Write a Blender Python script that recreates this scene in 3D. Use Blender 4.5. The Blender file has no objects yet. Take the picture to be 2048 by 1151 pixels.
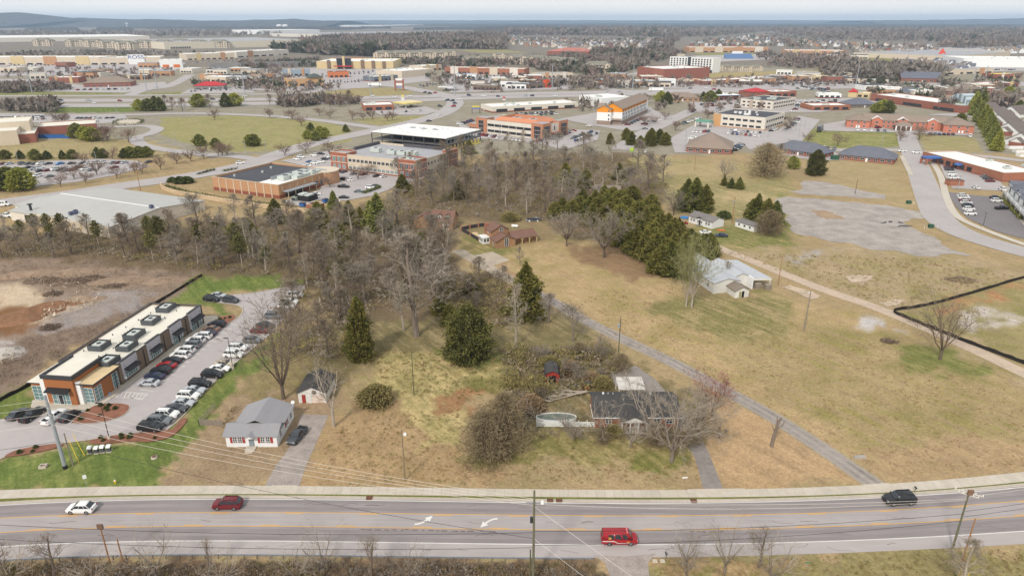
# aerial view of a road, fields and a town beyond: camera and light, ground, buildings, roadside things, cars, trees, haze
import bpy,math,random
import numpy as np
from mathutils import Vector,Matrix
R=math.radians
SC=bpy.context.scene
COL=SC.collection
F_,PX_,PY_,CAMH=1365.,1024.,575.5,75.
PIT=R(21.4);S_,C_=math.sin(PIT),math.cos(PIT)
cam=bpy.data.objects.new('camera',bpy.data.cameras.new('camera'));COL.objects.link(cam)
cam.location=(0,0,CAMH);cam.rotation_euler=(R(90)-PIT,0,0)
cam.data.sensor_width=36;cam.data.lens=36*F_/2048
cam.data.clip_start=1;cam.data.clip_end=90000
SC.camera=cam
SUN_EL,SUN_AZ=R(42),R(205)
W=bpy.data.worlds.new('World');SC.world=W;W.use_nodes=True
nt=W.node_tree;bg=nt.nodes['Background']
sky=nt.nodes.new('ShaderNodeTexSky');sky.sky_type='NISHITA';sky.sun_disc=False
sky.sun_elevation=SUN_EL;sky.sun_rotation=SUN_AZ;sky.dust_density=3;sky.air_density=1.0
tc=nt.nodes.new('ShaderNodeTexCoord');sx=nt.nodes.new('ShaderNodeSeparateXYZ')
nt.links.new(tc.outputs['Generated'],sx.inputs[0])
rm=nt.nodes.new('ShaderNodeValToRGB')
rm.color_ramp.elements[0].position=0.0;rm.color_ramp.elements[0].color=(11.9,11.6,11.1,1)
rm.color_ramp.elements[1].position=0.25;rm.color_ramp.elements[1].color=(8.9,9.2,9.3,1)
nt.links.new(sx.outputs['Z'],rm.inputs[0])
mp=nt.nodes.new('ShaderNodeMapping');mp.inputs['Scale'].default_value=(2,2,14)
nt.links.new(tc.outputs['Generated'],mp.inputs[0])
cn=nt.nodes.new('ShaderNodeTexNoise');cn.inputs['Scale'].default_value=2.2;cn.inputs['Detail'].default_value=5
nt.links.new(mp.outputs[0],cn.inputs['Vector'])
cr=nt.nodes.new('ShaderNodeMapRange');cr.inputs[1].default_value=.3;cr.inputs[2].default_value=.7
cr.inputs[3].default_value=.97;cr.inputs[4].default_value=1.03
nt.links.new(cn.outputs['Fac'],cr.inputs[0])
vm=nt.nodes.new('ShaderNodeVectorMath');vm.operation='SCALE'
nt.links.new(rm.outputs[0],vm.inputs[0]);nt.links.new(cr.outputs[0],vm.inputs['Scale'])
mx=nt.nodes.new('ShaderNodeMix');mx.data_type='RGBA';mx.inputs[0].default_value=0.86
nt.links.new(sky.outputs[0],mx.inputs[6]);nt.links.new(vm.outputs[0],mx.inputs[7])
nt.links.new(mx.outputs[2],bg.inputs['Color']);bg.inputs['Strength'].default_value=0.1
sl=bpy.data.lights.new('sun','SUN');sl.energy=2.7;sl.angle=R(7);sl.color=(1,.94,.86)
sun=bpy.data.objects.new('sun',sl);COL.objects.link(sun)
_sd=Vector((math.sin(SUN_AZ)*math.cos(SUN_EL),math.cos(SUN_AZ)*math.cos(SUN_EL),math.sin(SUN_EL)))
sun.rotation_euler=_sd.to_track_quat('Z','Y').to_euler();sun.location=(0,0,200)
SC.view_settings.view_transform='Standard';SC.view_settings.look='None'
SC.view_settings.exposure=-0.03;SC.view_settings.gamma=1
SC.render.engine='CYCLES'
SC.cycles.max_bounces=4;SC.cycles.diffuse_bounces=2;SC.cycles.glossy_bounces=2;SC.cycles.transmission_bounces=2
SC.cycles.volume_bounces=1;SC.cycles.caustics_reflective=False;SC.cycles.caustics_refractive=False
def P(x,y,z=0.):
 u=(x-PX_)/F_;v=(y-PY_)/F_
 d=(CAMH-z)/(S_+v*C_)
 return Vector((u*d,d*(C_-v*S_),z))
def HT(xb,yb,yt):
 Y=P(xb,yb)[1];v=(yt-PY_)/F_
 return CAMH-Y*(S_+v*C_)/(C_-v*S_)
def lin(r,g,b,k=1.0):
 o=[]
 for c in(r,g,b):
  c/=255.;c=c/12.92 if c<=.04045 else((c+.055)/1.055)**2.4
  o.append(min(.86,c*k))
 return o
KA=0.96
_mats={}
def nd(t,kind,**kw):
 n=t.nodes.new(kind)
 for k,v in kw.items():
  if k in n.inputs:n.inputs[k].default_value=v
  else:setattr(n,k,v)
 return n
def M(name,rgb,var=.12,scale=1.5,rough=.85,metal=0.,spec=.25,brick=None,stretch=None,dirt=0.,k=KA):
 """procedural material: base colour broken up by two noises; brick=(w,h) adds courses"""
 if name in _mats:return _mats[name]
 m=bpy.data.materials.new(name);m.use_nodes=True;t=m.node_tree
 b=t.nodes['Principled BSDF'];c=lin(*rgb,k)
 b.inputs['Roughness'].default_value=rough;b.inputs['Metallic'].default_value=metal
 b.inputs['Specular IOR Level'].default_value=spec
 tc=nd(t,'ShaderNodeTexCoord');src=tc.outputs['Object']
 if stretch:
  mp=nd(t,'ShaderNodeMapping');mp.inputs['Scale'].default_value=stretch
  t.links.new(src,mp.inputs[0]);src=mp.outputs[0]
 n1=nd(t,'ShaderNodeTexNoise',Scale=scale,Detail=4.);t.links.new(src,n1.inputs['Vector'])
 n2=nd(t,'ShaderNodeTexNoise',Scale=scale*.13,Detail=3.);t.links.new(tc.outputs['Object'],n2.inputs['Vector'])
 ad=nd(t,'ShaderNodeMath',operation='ADD');t.links.new(n1.outputs['Fac'],ad.inputs[0]);t.links.new(n2.outputs['Fac'],ad.inputs[1])
 mr=nd(t,'ShaderNodeMapRange');mr.inputs[1].default_value=.65;mr.inputs[2].default_value=1.35
 mr.inputs[3].default_value=1-var;mr.inputs[4].default_value=1+var
 t.links.new(ad.outputs[0],mr.inputs[0])
 vs=nd(t,'ShaderNodeVectorMath',operation='SCALE');vs.inputs[0].default_value=c
 t.links.new(mr.outputs[0],vs.inputs['Scale']);out=vs.outputs[0]
 if brick:
  bt=nd(t,'ShaderNodeTexBrick');bt.inputs['Scale'].default_value=1.0
  bt.inputs['Brick Width'].default_value=brick[0];bt.inputs['Row Height'].default_value=brick[1]
  bt.inputs['Mortar Size'].default_value=brick[1]*.12
  bt.inputs['Color1'].default_value=(1.1,1.1,1.1,1);bt.inputs['Color2'].default_value=(.85,.85,.85,1)
  bt.inputs['Mortar'].default_value=(.8,.8,.8,1)if brick[0]>.5 else(1.25,1.25,1.25,1)
  mp2=nd(t,'ShaderNodeMapping');mp2.inputs['Rotation'].default_value=(R(90),0,0)
  sxy=nd(t,'ShaderNodeSeparateXYZ');t.links.new(tc.outputs['Object'],sxy.inputs[0])
  a2=nd(t,'ShaderNodeMath',operation='ADD');t.links.new(sxy.outputs[0],a2.inputs[0]);t.links.new(sxy.outputs[1],a2.inputs[1])
  cx=nd(t,'ShaderNodeCombineXYZ');t.links.new(a2.outputs[0],cx.inputs[0]);t.links.new(sxy.outputs[2],cx.inputs[1])
  t.links.new(cx.outputs[0],bt.inputs['Vector'])
  mu=nd(t,'ShaderNodeVectorMath',operation='MULTIPLY');t.links.new(out,mu.inputs[0]);t.links.new(bt.outputs['Color'],mu.inputs[1]);out=mu.outputs[0]
 if dirt:
  n3=nd(t,'ShaderNodeTexNoise',Scale=.35,Detail=6.,Roughness=.7);t.links.new(tc.outputs['Object'],n3.inputs['Vector'])
  m3=nd(t,'ShaderNodeMapRange');m3.inputs[1].default_value=.52;m3.inputs[2].default_value=.72
  m3.inputs[3].default_value=0;m3.inputs[4].default_value=dirt
  t.links.new(n3.outputs['Fac'],m3.inputs[0])
  mi=nd(t,'ShaderNodeMix',data_type='RGBA');t.links.new(m3.outputs[0],mi.inputs[0]);t.links.new(out,mi.inputs[6])
  mi.inputs[7].default_value=(c[0]*.45,c[1]*.4,c[2]*.34,1);out=mi.outputs[2]
 t.links.new(out,b.inputs['Base Color'])
 _mats[name]=m
 return m
def island(name,rgb,rgb2,rough=.9,k=KA,trans=0.):
 """leaf / twig material: colour varies from piece to piece and over the crown"""
 if name in _mats:return _mats[name]
 m=bpy.data.materials.new(name);m.use_nodes=True;t=m.node_tree
 b=t.nodes['Principled BSDF'];b.inputs['Roughness'].default_value=rough;b.inputs['Specular IOR Level'].default_value=.1
 g=nd(t,'ShaderNodeNewGeometry');oi=nd(t,'ShaderNodeObjectInfo')
 tc=nd(t,'ShaderNodeTexCoord');n=nd(t,'ShaderNodeTexNoise',Scale=.6,Detail=2.);t.links.new(tc.outputs['Object'],n.inputs['Vector'])
 ad=nd(t,'ShaderNodeMath',operation='MULTIPLY_ADD');t.links.new(n.outputs['Fac'],ad.inputs[0]);ad.inputs[1].default_value=1.6;ad.inputs[2].default_value=-.8
 a2=nd(t,'ShaderNodeMath',operation='ADD');t.links.new(ad.outputs[0],a2.inputs[0]);t.links.new(g.outputs['Random Per Island'],a2.inputs[1])
 mi=nd(t,'ShaderNodeMix',data_type='RGBA');t.links.new(a2.outputs[0],mi.inputs[0])
 mi.inputs[6].default_value=(*lin(*rgb,k),1);mi.inputs[7].default_value=(*lin(*rgb2,k),1)
 mr=nd(t,'ShaderNodeMapRange');mr.inputs[3].default_value=.78;mr.inputs[4].default_value=1.22
 t.links.new(oi.outputs['Random'],mr.inputs[0])
 vs=nd(t,'ShaderNodeVectorMath',operation='SCALE');t.links.new(mi.outputs[2],vs.inputs[0]);t.links.new(mr.outputs[0],vs.inputs['Scale'])
 t.links.new(vs.outputs[0],b.inputs['Base Color'])
 _mats[name]=m
 return m
class MB:
 def __init__(s):s.v=[];s.f=[];s.m=[]
 def poly(s,pts,mi=0):
  n=len(s.v);s.v+=[tuple(p)for p in pts];s.f.append(tuple(range(n,n+len(pts))));s.m.append(mi)
 def box(s,x0,x1,y0,y1,z0,z1,mi=0,top=None):
  n=len(s.v)
  s.v+=[(x0,y0,z0),(x1,y0,z0),(x1,y1,z0),(x0,y1,z0),(x0,y0,z1),(x1,y0,z1),(x1,y1,z1),(x0,y1,z1)]
  for i,q in enumerate(((0,3,2,1),(4,5,6,7),(0,1,5,4),(1,2,6,5),(2,3,7,6),(3,0,4,7))):
   s.f.append(tuple(n+k for k in q));s.m.append(top if(top is not None and i==1)else mi)
  return s
 def hexa(s,b,t,mi=0):
  n=len(s.v);s.v+=[tuple(p)for p in b]+[tuple(p)for p in t];k=len(b)
  s.f.append(tuple(n+i for i in reversed(range(k))));s.m.append(mi)
  s.f.append(tuple(n+k+i for i in range(k)));s.m.append(mi)
  for i in range(k):
   j=(i+1)%k;s.f.append((n+i,n+j,n+k+j,n+k+i));s.m.append(mi)
  return s
 def prism(s,pts,z0,z1,mi=0):
  return s.hexa([(p[0],p[1],z0)for p in pts],[(p[0],p[1],z1)for p in pts],mi)
 def gable(s,x0,x1,y0,y1,z0,rise,ax='x',mi=0,oh=.0,th=.18,wall=None):
  """pitched roof with its ridge along ax; slabs with thickness th; wall=index fills the gable ends"""
  if ax=='x':
   ym=(y0+y1)/2;T=lambda a,b,z:(a,b,z);a0,a1,b0,b1,bm=x0,x1,y0,y1,ym
  else:
   xm=(x0+x1)/2;T=lambda a,b,z:(b,a,z);a0,a1,b0,b1,bm=y0,y1,x0,x1,xm
  sl=rise/(bm-b0);zd=oh*sl
  for sgn,be in((-1,b0),(1,b1)):
   e=be+sgn*oh
   lo=[T(a0-oh,e,z0-zd),T(a1+oh,e,z0-zd),T(a1+oh,bm,z0+rise),T(a0-oh,bm,z0+rise)]
   hi=[(p[0],p[1],p[2]+th)for p in lo]
   if(sgn>0)^(ax!='x'):lo.reverse();hi.reverse()
   s.hexa(lo,hi,mi)
  if wall is not None:
   for a in(a0,a1):
    s.poly([T(a,b0,z0),T(a,b1,z0),T(a,bm,z0+rise-.01)],wall)
  return s
 def hip(s,x0,x1,y0,y1,z0,rise,mi=0,oh=.0,eave=.2):
  x0-=oh;x1+=oh;y0-=oh;y1+=oh
  w,d=x1-x0,y1-y0;i=min(w,d)/2
  if w>=d:r0,r1=(x0+i,(y0+y1)/2,z0+rise),(x1-i,(y0+y1)/2,z0+rise)
  else:r0,r1=((x0+x1)/2,y0+i,z0+rise),((x0+x1)/2,y1-i,z0+rise)
  n=len(s.v);s.v+=[(x0,y0,z0),(x1,y0,z0),(x1,y1,z0),(x0,y1,z0),r0,r1]
  fs=((0,1,5,4),(1,2,5),(2,3,4,5),(3,0,4))if w>=d else((0,1,4),(1,2,5,4),(2,3,5),(3,0,4,5))
  for q in fs:s.f.append(tuple(n+k for k in q));s.m.append(mi)
  s.box(x0,x1,y0,y1,z0-eave,z0-.004,mi)
  return s
 def tube(s,p0,p1,r0,r1,n=6,mi=0,cap=True):
  p0=Vector(p0);p1=Vector(p1);d=(p1-p0)
  if d.length<1e-6:return s
  d.normalize();a=d.orthogonal().normalized();b=d.cross(a);k=len(s.v)
  for q,r in((p0,r0),(p1,r1)):
   for i in range(n):
    t=2*math.pi*i/n;w=q+(a*math.cos(t)+b*math.sin(t))*r;s.v.append((w.x,w.y,w.z))
  for i in range(n):
   j=(i+1)%n;s.f.append((k+i,k+j,k+n+j,k+n+i));s.m.append(mi)
  if cap:
   s.f.append(tuple(k+i for i in reversed(range(n))));s.m.append(mi)
   s.f.append(tuple(k+n+i for i in range(n)));s.m.append(mi)
  return s
 def path(s,pts,r,n=5,mi=0):
  for a,b in zip(pts,pts[1:]):s.tube(a,b,r,r,n,mi)
  return s
 def mesh(s,name,mats,smooth=False):
  me=bpy.data.meshes.new(name);me.from_pydata(s.v,[],s.f)
  for m in(mats if isinstance(mats,(list,tuple))else[mats]):me.materials.append(m)
  if s.m and max(s.m):me.polygons.foreach_set('material_index',s.m)
  if smooth:me.polygons.foreach_set('use_smooth',[True]*len(me.polygons))
  me.update()
  return me
def np_mesh(name,v,f,mats,mi=None):
 """fast triangle mesh from numpy arrays"""
 me=bpy.data.meshes.new(name);k=f.shape[1]
 me.vertices.add(len(v));me.vertices.foreach_set('co',np.asarray(v,np.float32).ravel())
 me.loops.add(f.size);me.loops.foreach_set('vertex_index',f.astype(np.int32).ravel())
 me.polygons.add(len(f));me.polygons.foreach_set('loop_start',np.arange(0,f.size,k,dtype=np.int32))
 if mi is not None:me.polygons.foreach_set('material_index',mi.astype(np.int32))
 for m in mats:me.materials.append(m)
 me.update(calc_edges=True)
 return me
def link(name,data,parent=None,loc=None,rz=0.):
 o=bpy.data.objects.new(name,data);COL.objects.link(o)
 if parent is not None:o.parent=parent
 if loc is not None:o.location=loc
 if rz:o.rotation_euler=(0,0,rz)
 return o
def part(name,mb,mats,parent,smooth=False,loc=None,rz=0.,label=None):
 o=link(name,mb.mesh(name,mats,smooth)if isinstance(mb,MB)else mb,parent,loc,rz)
 if label:o['label']=label
 return o
def tag(o,label,cat,group=None,kind=None):
 o['label']=label;o['category']=cat
 if group:o['group']=group
 if kind:o['kind']=kind
 return o
def thing(name,label,cat,loc=(0,0,0),rz=0.,group=None):
 return tag(link(name,None,None,loc,rz),label,cat,group)
def single(name,mb,mats,label,cat,loc=None,rz=0.,group=None,smooth=False,kind=None):
 return tag(part(name,mb,mats,None,smooth,loc,rz),label,cat,group,kind)
def struct(name,me):
 o=link(name,me);o['kind']='structure';return o
def paint(o,*mats):
 for i,m in enumerate(mats):
  if m is not None:
   o.material_slots[i].link='OBJECT';o.material_slots[i].material=m
 return o
def pxpoly(pts,z=0.):return[P(x,y,0.).xy.to_3d()+Vector((0,0,z))for x,y in pts]
def smooth_line(pts,n=6,closed=False):
 """Catmull-Rom through pixel points, on the ground"""
 q=[P(*p).xy for p in pts];out=[]
 N=len(q)
 for i in range(N if closed else N-1):
  g=(lambda k:q[k%N])if closed else(lambda k:q[min(max(k,0),N-1)])
  a,b,c,d=g(i-1),g(i),g(i+1),g(i+2)
  for j in range(n):
   t=j/n
   out.append(.5*((2*b)+(c-a)*t+(2*a-5*b+4*c-d)*t*t+(3*b-a-3*c+d)*t**3))
 if not closed:out.append(q[-1])
 return out
from mathutils.geometry import tessellate_polygon
_layer=[0]
def flat(name,pts2d,z,m,kind='structure'):
 _layer[0]+=1;z+=.003*_layer[0]
 v=[Vector((p[0],p[1],z))for p in pts2d]
 tr=tessellate_polygon([v]);me=bpy.data.meshes.new(name)
 fs=[]
 for t in tr:
  a,b,c=(v[i]for i in t)
  fs.append(tuple(t)if(b-a).cross(c-a).z>0 else tuple(reversed(t)))
 me.from_pydata([tuple(p)for p in v],[],fs);me.materials.append(m);me.update()
 o=link(name,me);o['kind']=kind
 return o
def ribbon_mb(mb,line,w,z,mi=0,dash=None):
 """flat strip of width w along a world line"""
 L=[Vector((p[0],p[1],0))for p in line];acc=0
 for i,(a,b)in enumerate(zip(L,L[1:])):
  d=b-a;ln=d.length
  if ln<1e-6:continue
  if dash and(acc%(dash[0]+dash[1]))>dash[0]:acc+=ln;continue
  acc+=ln
  d0=(b-(L[i-1]if i else a)).normalized();d1=((L[i+2]if i+2<len(L)else b)-a).normalized()
  n0=Vector((-d0.y,d0.x,0))*w/2;n1=Vector((-d1.y,d1.x,0))*w/2
  zz=Vector((0,0,z));mb.poly([a-n0+zz,b-n1+zz,b+n1+zz,a+n0+zz],mi)
 return mb
def vnoise(x,y,seed=0):
 xi=np.floor(x).astype(np.int64);yi=np.floor(y).astype(np.int64);fx=x-xi;fy=y-yi
 fx=fx*fx*(3-2*fx);fy=fy*fy*(3-2*fy)
 def h(a,b):
  n=(a*374761393+b*668265263+seed*1274126177)&0xffffffff
  n=((n^(n>>13))*1274126177)&0xffffffff
  return((n^(n>>16))&0xffff)/65535.
 return(h(xi,yi)*(1-fx)+h(xi+1,yi)*fx)*(1-fy)+(h(xi,yi+1)*(1-fx)+h(xi+1,yi+1)*fx)*fy
def fbm(x,y,sc,o=4,seed=0):
 a=0;w=1;t=0
 for i in range(o):a=a+w*vnoise(x/sc*2**i,y/sc*2**i,seed+i);t+=w;w*=.55
 return a/t
def inside(px,py,poly):
 r=np.zeros(px.shape,bool);n=len(poly);j=n-1
 for i in range(n):
  xi,yi=poly[i];xj,yj=poly[j]
  if yi!=yj:r^=((yi>py)!=(yj>py))&(px<(xj-xi)*(py-yi)/(yj-yi)+xi)
  j=i
 return r
TAN,OLV=(174,149,108),(152,137,94)
ZONES=[((136,128,116),(120,114,102),[(-900,-50),(3000,-50),(3000,135),(-900,135)]),((156,149,132),(140,135,110),[(-900,135),(3000,135),(3000,300),(-900,320)]),((122,104,80),(104,94,68),[(-400,470),(300,455),(680,425),(760,395),(900,330),(1240,305),(1335,345),(1340,395),(1250,435),(1200,465),(1080,440),(930,445),(905,470),(920,540),(1020,560),(1080,600),(1010,625),(870,650),(760,650),(660,640),(590,560),(420,548),(-400,520)]),((116,96,72),(98,88,62),[(1040,470),(1180,400),(1250,390),(1340,440),(1430,520),(1350,560),(1230,510)]),((153,132,113),(127,108,91),[(-500,520),(200,522),(300,535),(425,548),(330,602),(60,762),(-10,800),(-500,860)]),((158,149,144),(142,130,120),[(-60,585),(110,590),(200,585),(310,588),(190,660),(120,690),(60,650),(0,640)]),((205,184,152),(184,165,140),[(-300,562),(30,566),(120,592),(80,608),(40,622),(-300,640)]),((140,97,62),(120,84,56),[(-300,612),(60,606),(140,600),(185,594),(190,604),(90,630),(30,668),(-10,676),(-300,690)]),((190,172,148),(150,132,112),[(95,612),(180,600),(195,606),(120,628),(70,648),(62,640)]),((138,116,100),(118,100,84),[(0,700),(110,670),(200,640),(300,602),(330,600),(240,655),(60,760),(-300,850)]),((186,178,172),(150,140,130),[(-100,690),(25,692),(32,718),(-100,730)]),((98,121,52),(116,128,60),[(328,602),(403,553),(470,552),(590,556),(600,572),(490,586),(420,594),(486,616),(470,632),(432,636),(405,606)]),((98,121,52),(116,128,60),[(-300,826),(58,776),(66,806),(64,836),(-300,850)]),((98,121,52),(122,132,66),[(-300,925),(10,918),(110,890),(175,888),(300,880),(332,905),(318,968),(200,978),(-300,1000)]),((99,120,53),(118,128,62),[(300,885),(335,855),(440,752),(515,690),(548,662),(566,664),(535,700),(470,775),(398,838),(345,905),(325,940)]),((164,140,108),(148,126,96),[(326,975),(345,905),(410,835),(460,800),(560,690),(700,760),(660,830),(610,970)]),((140,124,84),(128,118,72),[(480,770),(560,665),(700,640),(760,700),(700,790),(580,800)]),((178,148,106),(154,130,88),[(610,975),(650,840),(720,800),(830,790),(930,800),(925,900),(1000,940),(1010,976)]),((128,118,78),(148,132,92),[(690,640),(860,640),(1010,640),(1120,620),(1190,660),(1200,720),(1060,745),(760,735)]),((164,152,94),(188,166,112),[(735,715),(900,705),(1040,728),(1035,765),(945,790),(930,880),(840,890),(800,800),(760,780)]),((106,116,52),(130,128,68),[(858,615),(905,600),(935,625),(905,655),(868,648)]),((112,118,58),(138,130,76),[(870,700),(990,700),(1060,680),(1050,700),(980,725),(880,722)]),((128,124,66),(150,138,88),[(900,760),(985,740),(1040,752),(1010,775),(930,790)]),((165,122,82),(150,115,78),[(885,795),(960,775),(975,785),(930,830),(890,850)]),((188,156,114),(174,144,102),[(1420,790),(1545,832),(1660,905),(1740,962),(1700,976),(1440,978),(1400,880)]),((118,108,72),(140,122,82),[(1030,700),(1230,700),(1300,750),(1420,790),(1420,860),(1390,900),(1060,880),(1000,830)]),((132,126,70),(158,142,92),[(930,900),(1060,865),(1280,875),(1390,880),(1405,935),(1280,930),(1130,915),(960,935)]),((118,122,56),(140,132,76),[(1270,905),(1330,900),(1385,910),(1390,935),(1320,945),(1260,930)]),((184,157,112),(150,136,82),[(925,515),(1040,478),(1080,455),(1200,490),(1320,548),(1390,590),(1550,590),(1600,600),(2600,830),(2600,900),(2048,945),(1760,962),(1500,800),(1290,690),(1120,605),(1020,545)]),((172,150,106),(140,130,74),[(1430,720),(1560,640),(1650,640),(2400,800),(2400,900),(2048,920),(1740,900),(1560,800)]),((136,130,78),(160,142,98),[(1300,600),(1400,585),(1560,590),(1600,640),(1480,690),(1380,660),(1310,640)]),((116,124,60),(140,134,78),[(1830,690),(1930,690),(1960,740),(1860,745),(1800,720)]),((176,148,108),(160,138,96),[(1560,905),(2300,870),(2300,960),(1770,962)]),((128,126,70),(160,140,92),[(905,480),(950,470),(1060,495),(1030,510),(940,512)]),((150,128,92),(128,118,74),[(920,440),(1080,440),(1130,470),(1080,490),(1000,480),(930,470)]),((150,120,88),(140,115,80),[(1150,500),(1240,490),(1330,545),(1300,560),(1170,530)]),((172,142,104),(150,128,88),[(960,530),(1010,520),(1040,560),(1010,575)]),((150,142,92),(168,150,102),[(1250,312),(1480,325),(1590,345),(1590,470),(1480,450),(1340,415),(1300,370)]),((178,158,112),(160,146,98),[(1290,325),(1420,322),(1500,345),(1480,360),(1330,350)]),((186,164,118),(166,150,102),[(1420,385),(1500,382),(1570,390),(1560,405),(1440,402)]),((122,126,66),(158,142,92),[(1320,470),(1400,448),(1540,455),(1600,480),(1560,505),(1430,495),(1360,480)]),((124,132,66),(150,142,84),[(1560,395),(1580,385),(1580,460),(1610,470),(1560,470)]),((176,155,112),(158,143,96),[(1640,322),(1790,312),(1835,400),(1840,425),(1790,405),(1690,372),(1610,345)]),((176,154,118),(146,134,84),[(1440,500),(1600,500),(1660,480),(1900,510),(2300,580),(2300,900),(1800,630),(1560,545)]),((160,146,98),(132,128,70),[(1786,624),(1850,600),(2048,556),(2300,500),(2300,800),(2048,728)]),((182,128,84),(165,135,92),[(1850,625),(1950,594),(2040,572),(2040,580),(1960,604),(1870,636)]),((200,190,180),(165,150,120),[(1905,650),(1915,630),(1980,622),(2048,630),(2080,640),(2000,655),(1940,662)]),((150,142,90),(136,130,74),[(1935,645),(1990,632),(2030,640),(1990,648),(1945,654)]),((200,195,190),(176,164,146),[(1708,640),(1740,632),(1790,650),(1812,664),(1760,662),(1722,652)]),((180,158,138),(160,145,110),[(1690,552),(1750,550),(1735,562),(1700,566)]),((150,140,100),(165,155,140),[(1770,490),(1820,490),(1840,500),(1790,503)]),((178,172,168),(160,148,120),[(1562,520),(1640,498),(1668,495),(1650,503),(1580,525)]),((160,152,100),(142,143,82),[(322,236),(470,229),(640,238),(700,258),(705,282),(600,300),(480,304),(420,300),(320,270)]),((172,154,108),(150,142,92),[(-300,285),(180,275),(300,282),(360,300),(330,318),(200,316),(0,328),(-300,340)]),((100,122,56),(118,130,66),[(70,213),(270,212),(272,224),(100,226),(60,222)]),((128,134,76),(150,144,96),[(-300,180),(150,178),(250,186),(500,182),(500,190),(-300,194)]),((150,146,92),(168,152,108),[(700,240),(740,235),(880,230),(860,240),(760,252)]),((156,146,96),(170,152,108),[(600,185),(740,175),(830,178),(820,190),(700,194)]),((130,138,70),(162,150,100),[(1620,258),(1700,256),(1800,262),(1806,292),(1640,302),(1596,296)]),((156,148,96),(168,152,106),[(1832,268),(1950,275),(1965,304),(1856,308)]),((150,146,92),(132,136,72),[(1690,128),(1735,112),(1775,115),(1790,122),(1720,134)]),((176,156,104),(160,150,96),[(1300,150),(1500,144),(1640,140),(1650,148),(1400,156)]),((176,128,92),(160,130,100),[(1650,133),(1700,130),(1700,138),(1640,140)]),((172,116,84),(150,120,90),[(655,116),(720,114),(780,124),(790,130),(700,122)]),((138,142,80),(150,148,92),[(1376,106),(1500,106),(1560,114),(1450,118)]),((150,146,96),(160,150,106),[(900,99),(1010,100),(1060,106),(960,106)]),((120,101,80),(142,116,86),[(-900,1118),(1180,1112),(1215,1160),(1215,2200),(-900,2200)]),((150,138,90),(132,124,72),[(1290,1112),(2048,1085),(2900,1040),(2900,2200),(1290,2200)]),((150,128,90),(166,140,98),[(1300,1128),(1500,1122),(1650,1130),(1500,1151),(1300,1151)]),]  # the olive band by the centre trees has shade put into its colour
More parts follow.
